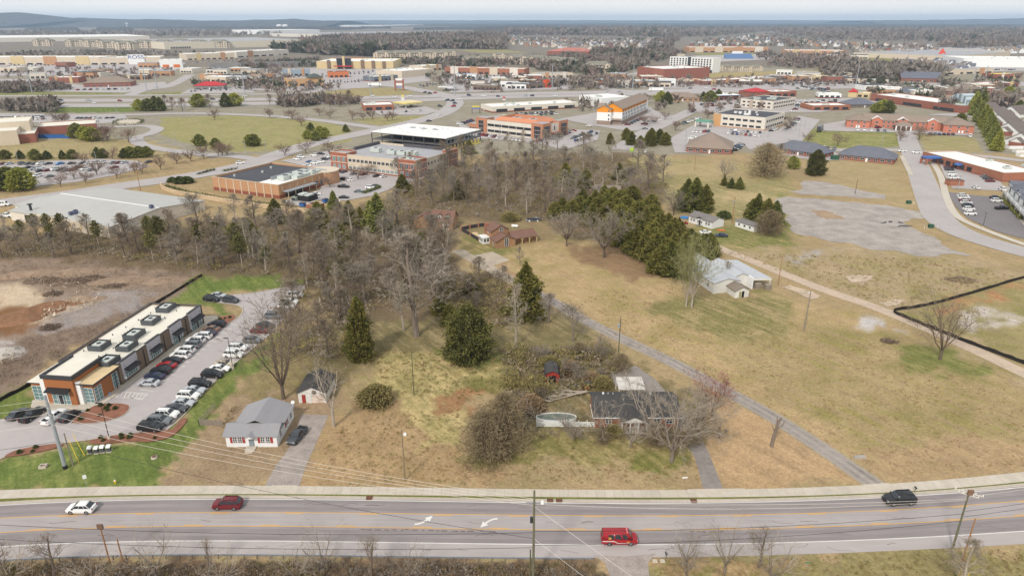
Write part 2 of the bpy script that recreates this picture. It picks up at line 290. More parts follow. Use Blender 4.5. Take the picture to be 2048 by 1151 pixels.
def make_ground():
 az=np.radians(np.concatenate([np.linspace(-180,-44,40)[:-1],np.linspace(-44,44,620),np.linspace(44,180,40)[1:]]))
 yy=np.concatenate([np.linspace(4200,1200,24)[:-1],np.linspace(1200,300,330)[:-1],np.linspace(300,60,150)[:-1],np.geomspace(60-40.5,1.3,24)+40.5])
 v=(yy-PY_)/F_;d=CAMH*(C_-v*S_)/(S_+v*C_)
 d=np.maximum(d,.5);d=np.sort(d)
 A,D=np.meshgrid(az,d);X=(D*np.sin(A)).ravel();Y=(D*np.cos(A)).ravel()
 n,m=A.shape;I=np.arange(n*m).reshape(n,m)
 f=np.stack([I[:-1,:-1],I[:-1,1:],I[1:,1:],I[1:,:-1]],-1).reshape(-1,4)[:,::-1]
 des=lambda q:[q[i]*.88+(.34*q[0]+.5*q[1]+.16*q[2])*.12+(1,-1,1)[i]for i in range(3)]
 me=np_mesh('ground',np.stack([X,Y,0*X],1),f,[])
 dep=np.maximum(Y*C_+CAMH*S_,1.);front=Y>-20
 wob=np.minimum(6.,.012*np.hypot(X,Y)+.8)
 nx=(fbm(X,Y,7,4,3)-.5)*2;ny=(fbm(X,Y,7,4,9)-.5)*2
 n2x=(fbm(X,Y,1.6,2,13)-.5)*2;n2y=(fbm(X,Y,1.6,2,19)-.5)*2
 Xw=X+wob*2.6*nx+1.8*n2x;Yw=Y+wob*2.6*ny+1.8*n2y
 dw=np.maximum(Yw*C_+CAMH*S_,1.)
 px=PX_+F_*Xw/dw;py=PY_+F_*(CAMH*C_-Yw*S_)/dw
 px0=PX_+F_*X/dep;py0=PY_+F_*(CAMH*C_-Y*S_)/dep
 ca=np.tile(np.array(lin(*des(TAN),KA)),(len(X),1));cb=np.tile(np.array(lin(*des(OLV),KA)),(len(X),1))
 for a,b,poly in ZONES:
  far=max(q[1]for q in poly)<310
  r=(inside(px0,py0,poly)if far else inside(px,py,poly))&front
  ca[r]=lin(*des(a),KA);cb[r]=lin(*des(b),KA)
 rows=np.repeat(np.arange(n),m).reshape(n,m);near=np.clip((py0.reshape(n,m)-250)/200,0,1)[...,None]
 mean=np.array(lin(158,142,98,KA))
 for nm,cc in(('ColA',ca),('ColB',cb)):
  g_=cc.reshape(n,m,3)
  for _ in range(2):
   p_=np.pad(g_,((1,1),(1,1),(0,0)),'edge')
   bl=(p_[:-2,1:-1]+p_[2:,1:-1]+p_[1:-1,:-2]+p_[1:-1,2:]+2*p_[1:-1,1:-1])/6
   g_=g_*(1-near)+bl*near
  cc=(g_*.92+mean*.08).reshape(-1,3)
  at=me.color_attributes.new(nm,'FLOAT_COLOR','POINT')
  at.data.foreach_set('color',np.concatenate([cc,np.ones((len(cc),1))],1).astype(np.float32).ravel())
 m=bpy.data.materials.new('grass_and_soil');m.use_nodes=True;t=m.node_tree;b=t.nodes['Principled BSDF']
 b.inputs['Roughness'].default_value=.95;b.inputs['Specular IOR Level'].default_value=.05
 A_=nd(t,'ShaderNodeAttribute',attribute_name='ColA');B_=nd(t,'ShaderNodeAttribute',attribute_name='ColB')
 g=nd(t,'ShaderNodeNewGeometry')
 def noise(sc,det,vec=None,rough=.6):
  q=nd(t,'ShaderNodeTexNoise',Scale=sc,Detail=det,Roughness=rough);t.links.new(vec or g.outputs['Position'],q.inputs['Vector']);return q.outputs['Fac']
 def rng(src,a,c,lo,hi):
  q=nd(t,'ShaderNodeMapRange');t.links.new(src,q.inputs[0])
  for i,x in enumerate((a,c,lo,hi)):q.inputs[i+1].default_value=x
  return q.outputs[0]
 def op(k,x,y):
  q=nd(t,'ShaderNodeMath',operation=k)
  for i,w in enumerate((x,y)):
   if isinstance(w,(int,float)):q.inputs[i].default_value=w
   else:t.links.new(w,q.inputs[i])
  return q.outputs[0]
 a0=P(1100,600);a1=P(1300,700);ang=math.atan2(a1.y-a0.y,a1.x-a0.x)
 mp=nd(t,'ShaderNodeMapping',vector_type='TEXTURE');mp.inputs['Rotation'].default_value=(0,0,ang);mp.inputs['Scale'].default_value=(9,1,1)
 t.links.new(g.outputs['Position'],mp.inputs[0])
 st=noise(.55,4.,mp.outputs[0])
 big=noise(.08,8.,rough=.72);mid=noise(.4,8.,rough=.8);fine=noise(1.7,6.,rough=.85)
 fac=op('ADD',op('ADD',rng(big,.38,.62,-.35,.85),rng(st,.3,.7,-.75,.75)),rng(mid,.3,.7,-.5,.5))
 mi=nd(t,'ShaderNodeMix',data_type='RGBA',clamp_factor=True);t.links.new(fac,mi.inputs[0]);t.links.new(A_.outputs['Color'],mi.inputs[6]);t.links.new(B_.outputs['Color'],mi.inputs[7])
 val=op('MULTIPLY',op('MULTIPLY',rng(fine,.32,.68,.62,1.36),rng(mid,.32,.68,.76,1.22)),rng(st,.3,.7,.8,1.18))
 vs=nd(t,'ShaderNodeVectorMath',operation='SCALE');t.links.new(mi.outputs[2],vs.inputs[0]);t.links.new(val,vs.inputs['Scale'])
 t.links.new(vs.outputs[0],b.inputs['Base Color'])
 me.materials.append(m)
 return struct('ground',me)
make_ground()
ASPH=M('asphalt_road',(152,144,142),.10,1.2,.9)
ASPD=M('asphalt_worn',(144,136,135),.12,.9,.9)
ASPL=M('asphalt_light',(176,169,167),.09,.6,.9)
ASPN=M('asphalt_new',(128,122,123),.10,.6,.9)
CONC=M('concrete',(196,185,170),.10,1.2,.9,dirt=.12)
KERB=M('kerb_concrete',(188,178,165),.10,1.2,.9)
WHITE=M('white_marking',(224,220,214),.1,3,.8)
YEL=M('yellow_marking',(222,165,62),.08,3,.8)
MULCH=M('mulch',(140,96,78),.28,5,.95)
GRAVEL=M('gravel',(160,149,142),.32,3.5,.95)
def fit(pts,deg=4):
 q=[P(*p)for p in pts];co=np.polyfit([a.x for a in q],[a.y for a in q],deg)
 lo,hi=-86,84;d=np.polyder(co)
 def f(x):
  if x<lo:return np.polyval(co,lo)+np.polyval(d,lo)*(x-lo)
  if x>hi:return np.polyval(co,hi)+np.polyval(d,hi)*(x-hi)
  return np.polyval(co,x)
 return f
LN=dict(walk_back=fit([(0,980.5),(200,974),(512,971),(762,975),(1024,977.5),(1536,977),(1736,970.5),(1911,957),(2048,943)]),walk_front=fit([(0,998),(200,990),(512,988),(762,990.5),(1024,993),(1536,991),(1736,987),(1831,983),(2048,962)]),kerb=fit([(0,1006),(200,995),(512,993),(762,995.5),(1024,999),(1374,999.5),(1536,998),(1736,992),(2048,967.5)]),white_up=fit([(0,1010),(200,1000),(350,998),(512,998),(762,1000),(1024,1004.5),(1274,1004.5),(1536,1002.5),(1736,997),(1911,984),(2048,973.5)]),yel_up=fit([(0,1035.5),(250,1026),(512,1023),(762,1026),(1024,1029.3),(1274,1030),(1536,1027.5),(1736,1021),(1911,1011.5),(2048,1000)]),yel_lo=fit([(0,1064.5),(250,1053.5),(512,1051),(762,1054.5),(1024,1058),(1274,1059),(1536,1055.5),(1736,1049.5),(1911,1040),(2048,1030.5)]),white_lo=fit([(0,1092.7),(250,1081.5),(512,1081),(762,1084.5),(1024,1087.3),(1274,1087.5),(1536,1084.8),(1736,1078.7),(1911,1070.7),(2048,1060.7)]),edge=fit([(0,1119.5),(250,1109.5),(512,1107.7),(762,1110.7),(1024,1113),(1349,1114),(1536,1109.5),(1736,1102),(1911,1094.5),(2048,1087)]))
XS=np.linspace(-150,150,151)
def ln(k,off=0.):return[(x,LN[k](x)+off)for x in XS]
def between(a,b,z,oa=0.,ob=0.,x0=-150,x1=150,mi=0,mb=None):
 mb=mb or MB();xs=[x for x in XS if x0<x<x1];xs=[x0]+xs+[x1]
 for p,q in zip(xs,xs[1:]):
  mb.poly([(p,LN[b](p)+ob,z),(q,LN[b](q)+ob,z),(q,LN[a](q)+oa,z),(p,LN[a](p)+oa,z)],mi)
 return mb
def wear_road():
 """asphalt with two darker driven lanes, sealed cracks and a paler shoulder"""
 m=ASPH;return m
mb=MB();between('kerb','yel_up',.02,mb=mb,mi=0,oa=.2);between('yel_up','yel_lo',.02,mb=mb,mi=1);between('yel_lo','white_lo',.02,mb=mb,mi=0);between('white_lo','edge',.02,mb=mb,mi=2)
struct('road',mb.mesh('road',[M('asphalt_lane',(148,140,139),.16,1.1,.85,stretch=(.1,1.6,1),dirt=.14),M('asphalt_turn_lane',(168,160,158),.12,1.1,.85,stretch=(.1,1.6,1),dirt=.1),M('asphalt_shoulder',(176,167,164),.08,.8,.9,stretch=(.2,1.2,1))]))
mb=MB()
for k,w,mi in(('white_up',.16,0),('white_lo',.16,0),('yel_up',.12,1),('yel_lo',.12,1)):ribbon_mb(mb,ln(k),w,.026,mi)
for k,o,ph in(('yel_up',-.26,3.1),('yel_lo',.26,0.)):
 x=-150+ph
 while x<150:
  ribbon_mb(mb,[(x+j*.5,LN[k](x+j*.5)+o)for j in range(7)],.14,.026,1);x+=12.2
def arrow(mb,at,flip):
 o=P(*at);c=1 if not flip else-1
 pts=[];
 for i in range(9):
  t=i/8;pts.append((-1.6+1.9*t,-.65+1.05*t*t))
 q=[Vector((o.x+c*a,o.y+c*b,0))for a,b in pts]
 ribbon_mb(mb,[(p.x,p.y)for p in q],.34,.027,0)
 e=q[-1];dr=(q[-1]-q[-2]).normalized();nn=Vector((-dr.y,dr.x,0));zz=Vector((0,0,.027))
 tri=[e-nn*.62+zz,e+dr*1.25+zz+nn*.12,e+nn*.62+zz]
 a,b2,c2=tri
 mb.poly(tri if(b2-a).cross(c2-a).z>0 else tri[::-1],0)
arrow(mb,(850,1042),False);arrow(mb,(975,1042),True)
struct('road_markings',mb.mesh('road_markings',[WHITE,YEL]))
mb=MB();rd_=random.Random(9)
def offroad(k,o):return lambda x:LN[k](x)+o
for k,o,mi in(('yel_up',1.0,0),('yel_up',2.7,0),('yel_lo',-1.0,0),('yel_lo',-2.6,0)):
 for p,q in zip(XS,XS[1:]):mb.poly([(p,LN[k](p)+o-.38,.0232),(q,LN[k](q)+o-.38,.0232),(q,LN[k](q)+o+.38,.0232),(p,LN[k](p)+o+.38,.0232)],0)
for x0,x1 in((-24,-13),(-12,-7),(-5,-3),(28,33)):
 x=x0
 while x<x1:e=x+rd_.uniform(.3,1.1);o=-.42+rd_.uniform(-.12,.1);mb.poly([(x,LN['yel_lo'](x)+o-.1,.0246),(e,LN['yel_lo'](e)+o-.16,.0246),(e,LN['yel_lo'](e)+o+.1,.0246),(x,LN['yel_lo'](x)+o+.06,.0246)],1);x=e+rd_.uniform(0,.9)
for k,o,n in(('white_lo',1.6,16),('yel_up',-1.8,12),('yel_up',1.9,12),('white_lo',-1.2,12)):
 for _ in range(n):
  x=rd_.uniform(-80,80);pts=[(x,LN[k](x)+o)]
  for _ in range(rd_.randrange(3,8)):pts.append((pts[-1][0]+rd_.uniform(.2,.9),pts[-1][1]+rd_.uniform(-.3,.3)))
  ribbon_mb(mb,pts,rd_.uniform(.05,.1),.0249,1)
struct('road_wear',mb.mesh('road_wear',[M('driven_asphalt',(141,133,132),.12,.9,.85,stretch=(.1,1.6,1)),M('tar_seal',(116,98,92),.2,3)]))
mb=MB();x=-150;rnd=random.Random(4)
while x<150:
 w=1.55;e=x+w-.022
 a=[(x,LN['walk_front'](x)),(e,LN['walk_front'](e)),(e,LN['walk_back'](e)),(x,LN['walk_back'](x))]
 mb.hexa([(p[0],p[1],-.05)for p in a],[(p[0],p[1],.13)for p in a],rnd.choice((0,0,0,1,2)));x+=w
struct('sidewalk',mb.mesh('sidewalk',[CONC,M('concrete_grey',(190,180,166),.1,1.2,dirt=.15),M('concrete_pale',(199,189,175),.08,1.2,dirt=.1)]))
mb=MB()
for p,q in zip(XS,XS[1:]):
 b=[(p,LN['kerb'](p)),(q,LN['kerb'](q)),(q,LN['kerb'](q)+.2),(p,LN['kerb'](p)+.2)]
 mb.hexa([(u[0],u[1],-.05)for u in b],[(u[0],u[1],.15)for u in b],0)
 b=[(p,LN['kerb'](p)-.4),(q,LN['kerb'](q)-.4),(q,LN['kerb'](q)),(p,LN['kerb'](p))]
 mb.poly([(u[0],u[1],.0245)for u in b],0)
struct('kerb',mb.mesh('kerb',[KERB]))
DRV=[(530,596),(1370,1500),(1730,1800)]
mb=MB()
for a,b in DRV:
 xa,xb=P(a,985).x,P(b,985).x
 q=[(xa,LN['kerb'](xa)-.35),(xb,LN['kerb'](xb)-.35),(xb-.6,LN['walk_back'](xb)+.15),(xa+.6,LN['walk_back'](xa)+.15)]
 mb.hexa([(u[0],u[1],-.03)for u in q],[(u[0],u[1],z)for u,z in zip(q,(.06,.06,.16,.16))],0)
struct('driveway_apron',mb.mesh('driveway_apron',[CONC]))
mb=between('walk_front','kerb',.10,oa=0,ob=.2)
struct('verge',mb.mesh('verge',[M('verge_grass',(112,114,58),.35,2.5)]))
def lane(name,pts,w,z,m,kerbs=None,n=8,line=None):
 _layer[0]+=1;z+=.003*_layer[0]
 L=smooth_line(pts,n);mb=ribbon_mb(MB(),L,w,z);mats=[m]
 if line:mats.append(line[0]);ribbon_mb(mb,L,line[1],z+.03,1,line[2]if len(line)>2 else None)
 o=struct(name,mb.mesh(name,mats))
 if kerbs:
  k=MB()
  for sg in(-1,1):
   LL=[]
   for i,p in enumerate(L):
    d=(L[min(i+1,len(L)-1)]-L[max(i-1,0)]).normalized();LL.append(p+Vector((-d.y,d.x))*sg*w/2)
   ribbon_mb(k,LL,.45,kerbs)
  struct('kerb',k.mesh('kerb',[KERB]))
 return L
LANE=lane('lane',[(1772,982),(1745,965),(1640,893),(1540,830),(1440,775),(1340,722),(1250,680),(1170,640),(1110,605),(1040,570)],3.3,.03,M('lane_asphalt',(162,152,144),.16,1.0))
def tracks(L,off,w,z,name,m):
 mb=MB()
 for sg in(-1,1):
  Q=[]
  for i,p in enumerate(L):d=(L[min(i+1,len(L)-1)]-L[max(i-1,0)]).normalized();Q.append(p+Vector((-d.y,d.x))*sg*off)
  ribbon_mb(mb,Q,w,z)
 struct(name,mb.mesh(name,[m]))
tracks(LANE,.85,.8,.06,'wheel_tracks',M('lane_worn',(150,141,134),.3,.9,dirt=.2));tracks(LANE,1.85,.5,.02,'lane_edge',M('lane_edge_soil',(158,146,128),.3,1.2))
lane('track',[(1040,570),(1000,548),(965,528),(935,512),(915,500)],4.6,.025,M('gravel_track',(178,164,146),.22,1.5))
lane('track',[(2120,775),(2048,746),(1960,704),(1850,655),(1750,614),(1650,580),(1570,548),(1500,520),(1440,496),(1405,474)],4.4,.03,M('dirt_track',(192,172,152),.18,1.2))
flat('driveway',pxpoly([(526,978),(598,974),(612,930),(628,895),(657,830),(602,828),(590,870),(575,900),(552,930)]),.02,GRAVEL)
flat('driveway',pxpoly([(1407,980),(1447,980),(1418,905),(1388,850),(1312,760),(1272,731),(1222,742),(1228,768),(1300,802),(1360,868),(1390,915)]),.02,M('drive_asphalt',(144,136,130),.2,1.2,dirt=.3))
flat('driveway',pxpoly([(1186,1110),(1210,1124),(1226,1168),(1300,1168),(1296,1124),(1312,1106),(1250,1112)]),.024,GRAVEL)
flat('driveway',pxpoly([(940,512),(985,503),(1020,520),(960,540)]),.02,M('gravel_track',(0,0,0)))
def ragged(pts,amp,n=4,seed=1):
 L=[P(*p).xy for p in pts];rd=random.Random(seed)
 for _ in range(n):
  O=[]
  for a,b in zip(L,L[1:]+L[:1]):d=b-a;O+=[a,(a+b)/2+Vector((-d.y,d.x))*rd.uniform(-amp,amp)]
  L=O
 return L
GY=M('gravel_yard',(166,157,150),.3,1.4,.95,dirt=.22)
flat('gravel_yard',ragged([(1576,383),(1606,361),(1660,366),(1700,375),(1740,384),(1774,391),(1772,398),(1690,392),(1600,388)],.16),.02,GY)
flat('gravel_yard',ragged([(1571,393),(1640,398),(1700,404),(1770,410),(1838,423),(1848,436),(1808,444),(1836,462),(1885,490),(1945,512),(1890,508),(1840,513),(1790,500),(1740,499),(1700,486),(1660,483),(1590,467),(1578,430)],.16,seed=3),.02,GY)
flat('dirt_patch',ragged([(1624,420),(1650,421),(1675,430),(1690,438),(1655,439),(1632,430)],.2),.03,M('dry_weeds',(162,138,112),.25,1.5))
for q in([(1755,446),(1772,442),(1770,447)],[(1776,441),(1786,442),(1780,446)],[(1776,456),(1800,450),(1830,452),(1796,454)],[(1796,441),(1808,446),(1800,447)]):flat('tar_patch',ragged(q,.15,3),.05,M('old_tar',(96,92,94),.2,2))
for q in([(1690,553),(1705,550),(1748,552),(1735,562),(1702,566)],[(1757,605),(1790,597),(1812,602),(1775,615)],[(1562,574),(1580,571),(1642,592),(1625,600)]):flat('old_slab',ragged(q,.1,3),.05,M('broken_slab',(190,170,148),.3,1.2,dirt=.4))
LOT=[(-140,860),(0,838),(60,833),(100,826),(200,806),(430,640),(455,648),(478,634),(486,619),(476,611),(440,606),(412,603),(418,594),(452,590),(480,588),(512,585),(585,571),(610,571),(600,592),(575,627),(545,663),(512,692),(435,757),(333,860),(240,869),(175,880),(120,887),(40,899),(0,918),(-140,950)]
flat('car_park',pxpoly(LOT),.02,M('lot_asphalt',(178,170,168),.08,.5))
flat('footpath',pxpoly([(62,812),(66,834),(130,826),(186,818),(214,804),(437,642),(434,634),(412,634),(390,655),(205,790),(185,806),(66,800)]),.10,CONC)
flat('parking_pad',pxpoly([(402,642),(410,632),(436,631),(430,642)]),.05,CONC)
def bed(pts,kerb=True):
 L=smooth_line(pts,5,True);flat('mulch_bed',L,.12,MULCH)
 if kerb:
  k=ribbon_mb(MB(),list(L)+[L[0],L[1]],.3,.16);struct('kerb',k.mesh('kerb',[KERB]))
bed([(146,846),(158,832),(190,812),(225,807),(257,811),(252,826),(228,838),(190,846)])
bed([(10,914),(40,899),(110,888),(124,893),(60,908)],False)
bed([(178,884),(215,873),(260,869),(325,861),(345,858),(365,838),(374,842),(345,872),(300,884),(260,883),(200,889)],False)
bed([(436,636),(452,632),(470,630),(468,640),(446,648)])
def edge_kerb(pts):
 k=MB();ribbon_mb(k,smooth_line(pts,5),.3,.14);struct('kerb',k.mesh('kerb',[KERB]))
edge_kerb([(610,571),(600,592),(575,627),(545,663),(512,692),(435,757),(333,860),(240,869),(175,880),(120,887),(40,899),(0,918),(-60,935)])
edge_kerb([(585,571),(512,585),(480,588)]);edge_kerb([(405,603),(440,606),(476,611),(486,619),(478,634),(455,650)])
mb=MB()
def seg(a,b,w=.14,z=.075):ribbon_mb(mb,[P(*a).xy,P(*b).xy],w,z)
def lerp(a,b,t):return(a[0]+(b[0]-a[0])*t,a[1]+(b[1]-a[1])*t)
for i in range(19):
 t=i/18;a=lerp((258,795),(452,646),t);seg(a,(a[0]+28-6*t,a[1]+4))
for i in range(21):
 t=i/20;a=lerp((330,857),(512,690),t);seg(a,(a[0]-34+8*t,a[1]-4))
seg((243,783),(295,787));seg((232,794),(285,797));seg((243,783),(232,794));seg((295,787),(285,797))
for i in range(6):seg((246+8*i,783.5+.6*i),(240+8*i,794))
struct('parking_lines',mb.mesh('parking_lines',[WHITE]))
lane('street',[(1812,262),(1815,280),(1822,300),(1838,340),(1859,395),(1880,437),(1925,466),(2000,491),(2080,512),(2200,540)],11.5,.06,ASPL,kerbs=.12)
lane('street',[(1640,300),(1780,300),(1830,303),(1960,312),(2048,322)],9,.05,ASPL)
lane('sidewalk',[(1856,312),(1880,350),(1893,395),(1912,430),(1950,452),(2048,489),(2120,510)],3.0,.10,M('concrete_pale',(0,0,0)))
lane('sidewalk',[(1803,312),(1822,350)],2.4,.10,CONC)
flat('car_park',pxpoly([(1895,384),(1950,391),(2010,395),(2100,402),(2200,480),(2048,478),(1990,462),(1935,437),(1910,412)]),.05,ASPN)
flat('footpath',pxpoly([(2004,394),(2020,394),(2048,425),(2100,460),(2100,475),(2048,452)]),.12,M('concrete_pale',(0,0,0)))
flat('car_park',pxpoly([(1874,316),(1960,316),(1990,335),(2004,370),(2040,384),(1905,377),(1888,350)]),.05,ASPL)
ROADM=[(-60,415),(0,406),(130,389),(250,371),(375,353),(500,328),(612,291),(712,269),(762,258),(837,242),(887,226),(910,208),(905,196)]
lane('street',ROADM,16,.08,ASPL,kerbs=.12,n=6)
lane('street',[(905,196),(880,188),(840,181),(780,172),(700,176),(640,182),(560,190)],20,.10,ASPL)
for nm,pts,w in[('freeway',[(-200,201),(270,201),(600,198),(850,193),(1024,188),(1250,183.5),(1536,175),(1700,171),(2300,163)],28),('freeway',[(-200,211),(270,211),(600,206),(850,200),(1024,194),(1250,189),(1536,180),(1700,175),(2300,167)],28),('street',[(-200,193),(120,192),(260,191),(400,190),(560,188)],14),('street',[(380,150),(360,162),(330,175),(290,180),(260,190)],14),('street',[(-150,226),(110,230),(250,230),(380,227),(512,231),(620,239),(700,249),(762,257)],11),('street',[(150,252),(225,254),(290,252),(315,258),(300,268),(272,276),(285,290),(340,301),(430,311),(470,313),(520,320)],9),('street',[(1240,300),(1290,266),(1350,237),(1400,216),(1450,203),(1500,196)],13),('street',[(1160,168),(1190,172),(1230,180),(1290,186)],18),('street',[(1160,168),(1180,158),(1260,150),(1300,140)],16),('street',[(1270,130),(1300,110),(1322,92),(1330,80)],22),('street',[(1980,170),(1900,180),(1960,195),(2060,205)],12)]:
 lane(nm,pts,w,.08,ASPL,n=4)
LOTS=[[(-120,335),(0,330),(100,322),(200,318),(275,322),(300,333),(225,352),(150,365),(60,374),(-120,385)],[(-120,224),(110,232),(250,231),(260,243),(160,251),(95,246),(-120,244)],[(-120,128),(0,129),(320,122),(372,126),(345,146),(200,150),(-120,154)],[(0,158),(95,160),(170,172),(330,164),(335,172),(250,186),(0,182)],[(380,178),(500,172),(510,186),(360,188)],[(500,140),(640,135),(860,134),(860,162),(740,176),(560,183),(490,180),(500,160)],[(560,322),(668,300),(672,330),(760,338),(830,345),(860,352),(800,372),(745,392),(690,402),(640,400),(600,412),(560,405),(640,380),(655,340),(610,332)],[(912,242),(960,265),(1040,276),(1110,272),(1120,258),(1200,262),(1195,280),(1130,300),(1050,284),(930,275)],[(730,215),(850,213),(880,222),(850,230),(760,230)],[(1120,238),(1180,250),(1250,262),(1275,262),(1345,232),(1310,222),(1300,214),(1195,225)],[(1340,278),(1395,245),(1430,240),(1560,262),(1580,284),(1500,300),(1480,285),(1440,306),(1350,306)],[(1545,268),(1598,232),(1640,240),(1600,288)],[(1290,160),(1700,163),(1760,172),(1300,178)],[(1380,205),(1700,196),(1760,204),(1640,225),(1400,225)],[(1640,250),(1700,240),(1790,262),(1940,262),(1946,272),(1810,266),(1640,262)],[(1560,295),(1660,298),(1690,320),(1640,322),(1560,312)],[(880,150),(1080,150),(1150,158),(1150,178),(900,186)],[(1860,208),(2100,204),(2100,222),(1880,222)],[(1850,230),(2100,214),(2100,232),(1960,236)],[(1380,112),(1560,108),(1600,116),(1440,124)],[(1560,112),(1680,110),(1700,124),(1570,126)],[(1820,96),(2100,92),(2100,104),(1900,106)],[(1900,130),(2100,130),(2100,142),(1900,144)]]
for i,q in enumerate(LOTS):flat('car_park',pxpoly(q),.04,ASPL)
BARK=M('bark_grey',(130,118,107),.25,4,.95,stretch=(1,1,.2))
BARKP=M('bark_pale',(172,160,146),.25,4,.95,stretch=(1,1,.2))
BARKD=M('bark_dark',(112,98,86),.25,4,.95,stretch=(1,1,.2))
TWG=island('twigs_grey',(164,153,139),(136,126,114))
TWB=island('twigs_brown',(152,137,119),(124,111,96))
TWP=island('twigs_pale',(176,165,148),(148,136,120))
TWR=island('twigs_red',(156,112,102),(134,106,94))
TWO=island('twigs_olive',(168,152,120),(138,122,96))
TWV=island('twigs_budding',(156,160,104),(136,128,100))
CED=island('cedar_leaf',(126,124,64),(92,96,48))
CEDR=island('cedar_rust',(134,122,64),(100,104,52))
CEDG=island('cedar_green',(118,120,64),(86,92,48))
PINE=island('pine_leaf',(124,118,70),(92,92,54))
FIR=island('fir_yellow',(170,168,84),(136,140,64))
FIRG=island('fir_pale',(150,152,84),(122,126,68))
HEDG=island('hedge_leaf',(100,106,60),(76,84,48))
BUSH=island('bush_olive',(146,134,88),(120,110,70))
BRSH=island('brush_dry',(164,138,106),(134,114,92))
def bare_tree(seed,h,w,fork=.28,limbs=9,vase=False,twl=1.,dens=1.,lean=.0):
 """tapered trunk with limbs (mesh 1) and a crown of branches and twigs (mesh 2)"""
 rd=random.Random(seed);A=MB();B=MB();twigs=[]
 def rv():return Vector((rd.gauss(0,1),rd.gauss(0,1),rd.gauss(0,1)))
 cnt={1:6,2:5,3:6}
 def grow(p,d,ln,r,lev):
  n=4 if lev<=1 else 3 if lev==2 else 2
  pts=[p];dirs=[d]
  for i in range(n):
   d=(d+rv()*(.16 if lev<3 else .22)+Vector((0,0,.10 if lev>0 else 0))).normalized()
   pts.append(pts[-1]+d*ln/n);dirs.append(d)
  mb=A if lev<=1 else B;sd=6 if lev==0 else 5 if lev==1 else 3
  for i in range(n):
   mb.tube(pts[i],pts[i+1],r*(1-.72*i/n),r*(1-.72*(i+1)/n),sd,0,False)
  if lev>=3:
   for k in range(int(6*dens)):
    t=rd.uniform(.1,1.);i=min(int(t*n),n-1);q=pts[i].lerp(pts[i+1],t*n-i)
    e=(dirs[i]+rv()*.55+Vector((0,0,.12))).normalized()*rd.uniform(.5,1.2)*twl*max(.5,ln*.42)
    twigs.append((q,e))
   return
  for k in range(cnt[lev]if lev else 0):
   t=.22+.78*(k+rd.random())/cnt[lev];i=min(int(t*n),n-1);q=pts[i].lerp(pts[i+1],min(1,t*n-i))
   s=dirs[i].cross(rv()).normalized();a=R(rd.uniform(28,58))
   grow(q,(dirs[i]*math.cos(a)+s*math.sin(a)).normalized(),ln*rd.uniform(.42,.66)*(1.1-.35*t),r*(.5-.2*t),lev+1)
 r0=h*.0145+.05
 if vase:
  A.tube((0,0,-.3),(lean,0,h*fork),r0*1.35,r0,8,0,False)
  for k in range(limbs):
   a=2*math.pi*(k+rd.uniform(-.3,.3))/limbs;t=rd.uniform(.35,.95)
   d=Vector((math.cos(a)*w/h*t*1.1,math.sin(a)*w/h*t*1.1,1)).normalized()
   grow(Vector((lean,0,h*fork*rd.uniform(.8,1))),d,h*(1-fork)*rd.uniform(.7,.98),r0*.6,1)
 else:
  p=Vector((0,0,-.3));d=Vector((lean,0,1)).normalized();n=7;tr=[p]
  for i in range(n):
   d=(d+Vector((rd.gauss(0,.05),rd.gauss(0,.05),.1))).normalized();tr.append(tr[-1]+d*h*.92/n)
  for i in range(n):A.tube(tr[i],tr[i+1],r0*(1.25-.95*i/n)+.02,r0*(1.25-.95*(i+1)/n)+.02,7,0,False)
  for k in range(limbs*2):
   t=fork+(1-fork)*(k+rd.random())/(limbs*2);i=min(int(t*n),n-1);q=tr[i].lerp(tr[i+1],t*n-i)
   a=rd.uniform(0,6.28)+k*2.4;el=R(20+50*t*rd.uniform(.7,1.2))
   L=w*.62*math.sin(math.pi*min(1,.28+.66*(t-fork)/(1-fork)))*rd.uniform(.75,1.15)
   grow(q,Vector((math.cos(a)*math.cos(el),math.sin(a)*math.cos(el),math.sin(el))),max(.8,L),r0*(.5-.34*t),1)
 for q,e in twigs:
  s=e.cross(rv()).normalized()*(.022+.0011*h);B.poly([q-s,q+e,q+s])
  m=q+e*.45;f=e.cross(rv()).normalized()*e.length*.6+e*.3;B.poly([m-s*.7,m+f,m+s*.7])
  f=e.cross(rv()).normalized()*e.length*.5+e*.3;m=q+e*.7;B.poly([m-s*.6,m+f,m+s*.6])
 return A,B
def leaf_cloud(seed,n,prof,h,z0,size,lump=.25,flat_=.0,up=.3,inner=.35,wd=1.):
 """many leaf-sized sprays through a crown; prof(t) gives its radius at height t in 0..1"""
 r=np.random.default_rng(seed)
 t=r.random(n)**.9;a=r.random(n)*2*np.pi;R0=np.array([prof(x)for x in np.linspace(0,1,65)])
 rad=np.interp(t,np.linspace(0,1,65),R0);keep=r.random(n)<(rad/R0.max())**.8+.1
 t,a,rad=t[keep],a[keep],rad[keep];n=len(t)
 lm=1+lump*(fbm(a*2.2+40,t*9+seed,1.,3,seed)-.5)*2+lump*.7*(fbm(np.cos(a)*3+20,np.sin(a)*3+t*14,1.,2,seed+5)-.5)*2
 q=1-inner*r.random(n)**1.6+.3*r.random(n)**7;rr=rad*lm*q
 c=np.stack([rr*np.cos(a),rr*np.sin(a),z0+t*h+r.normal(0,.02*h,n)],1)
 out=np.stack([np.cos(a),np.sin(a),up+0*a],1)+r.normal(0,.55,(n,3));out/=np.linalg.norm(out,axis=1)[:,None]
 s=np.cross(out,r.normal(0,1,(n,3)));s/=np.linalg.norm(s,axis=1)[:,None]+1e-9
 sz=size*r.uniform(.6,1.4,n)[:,None]
 v=np.stack([c-s*sz*.42*wd-out*sz*.3,c+s*sz*.42*wd-out*sz*.1,c+out*sz*.8],1).reshape(-1,3)
 v[:,2]=np.maximum(v[:,2],.03)
 f=np.arange(len(v)).reshape(-1,3)
 return v,f
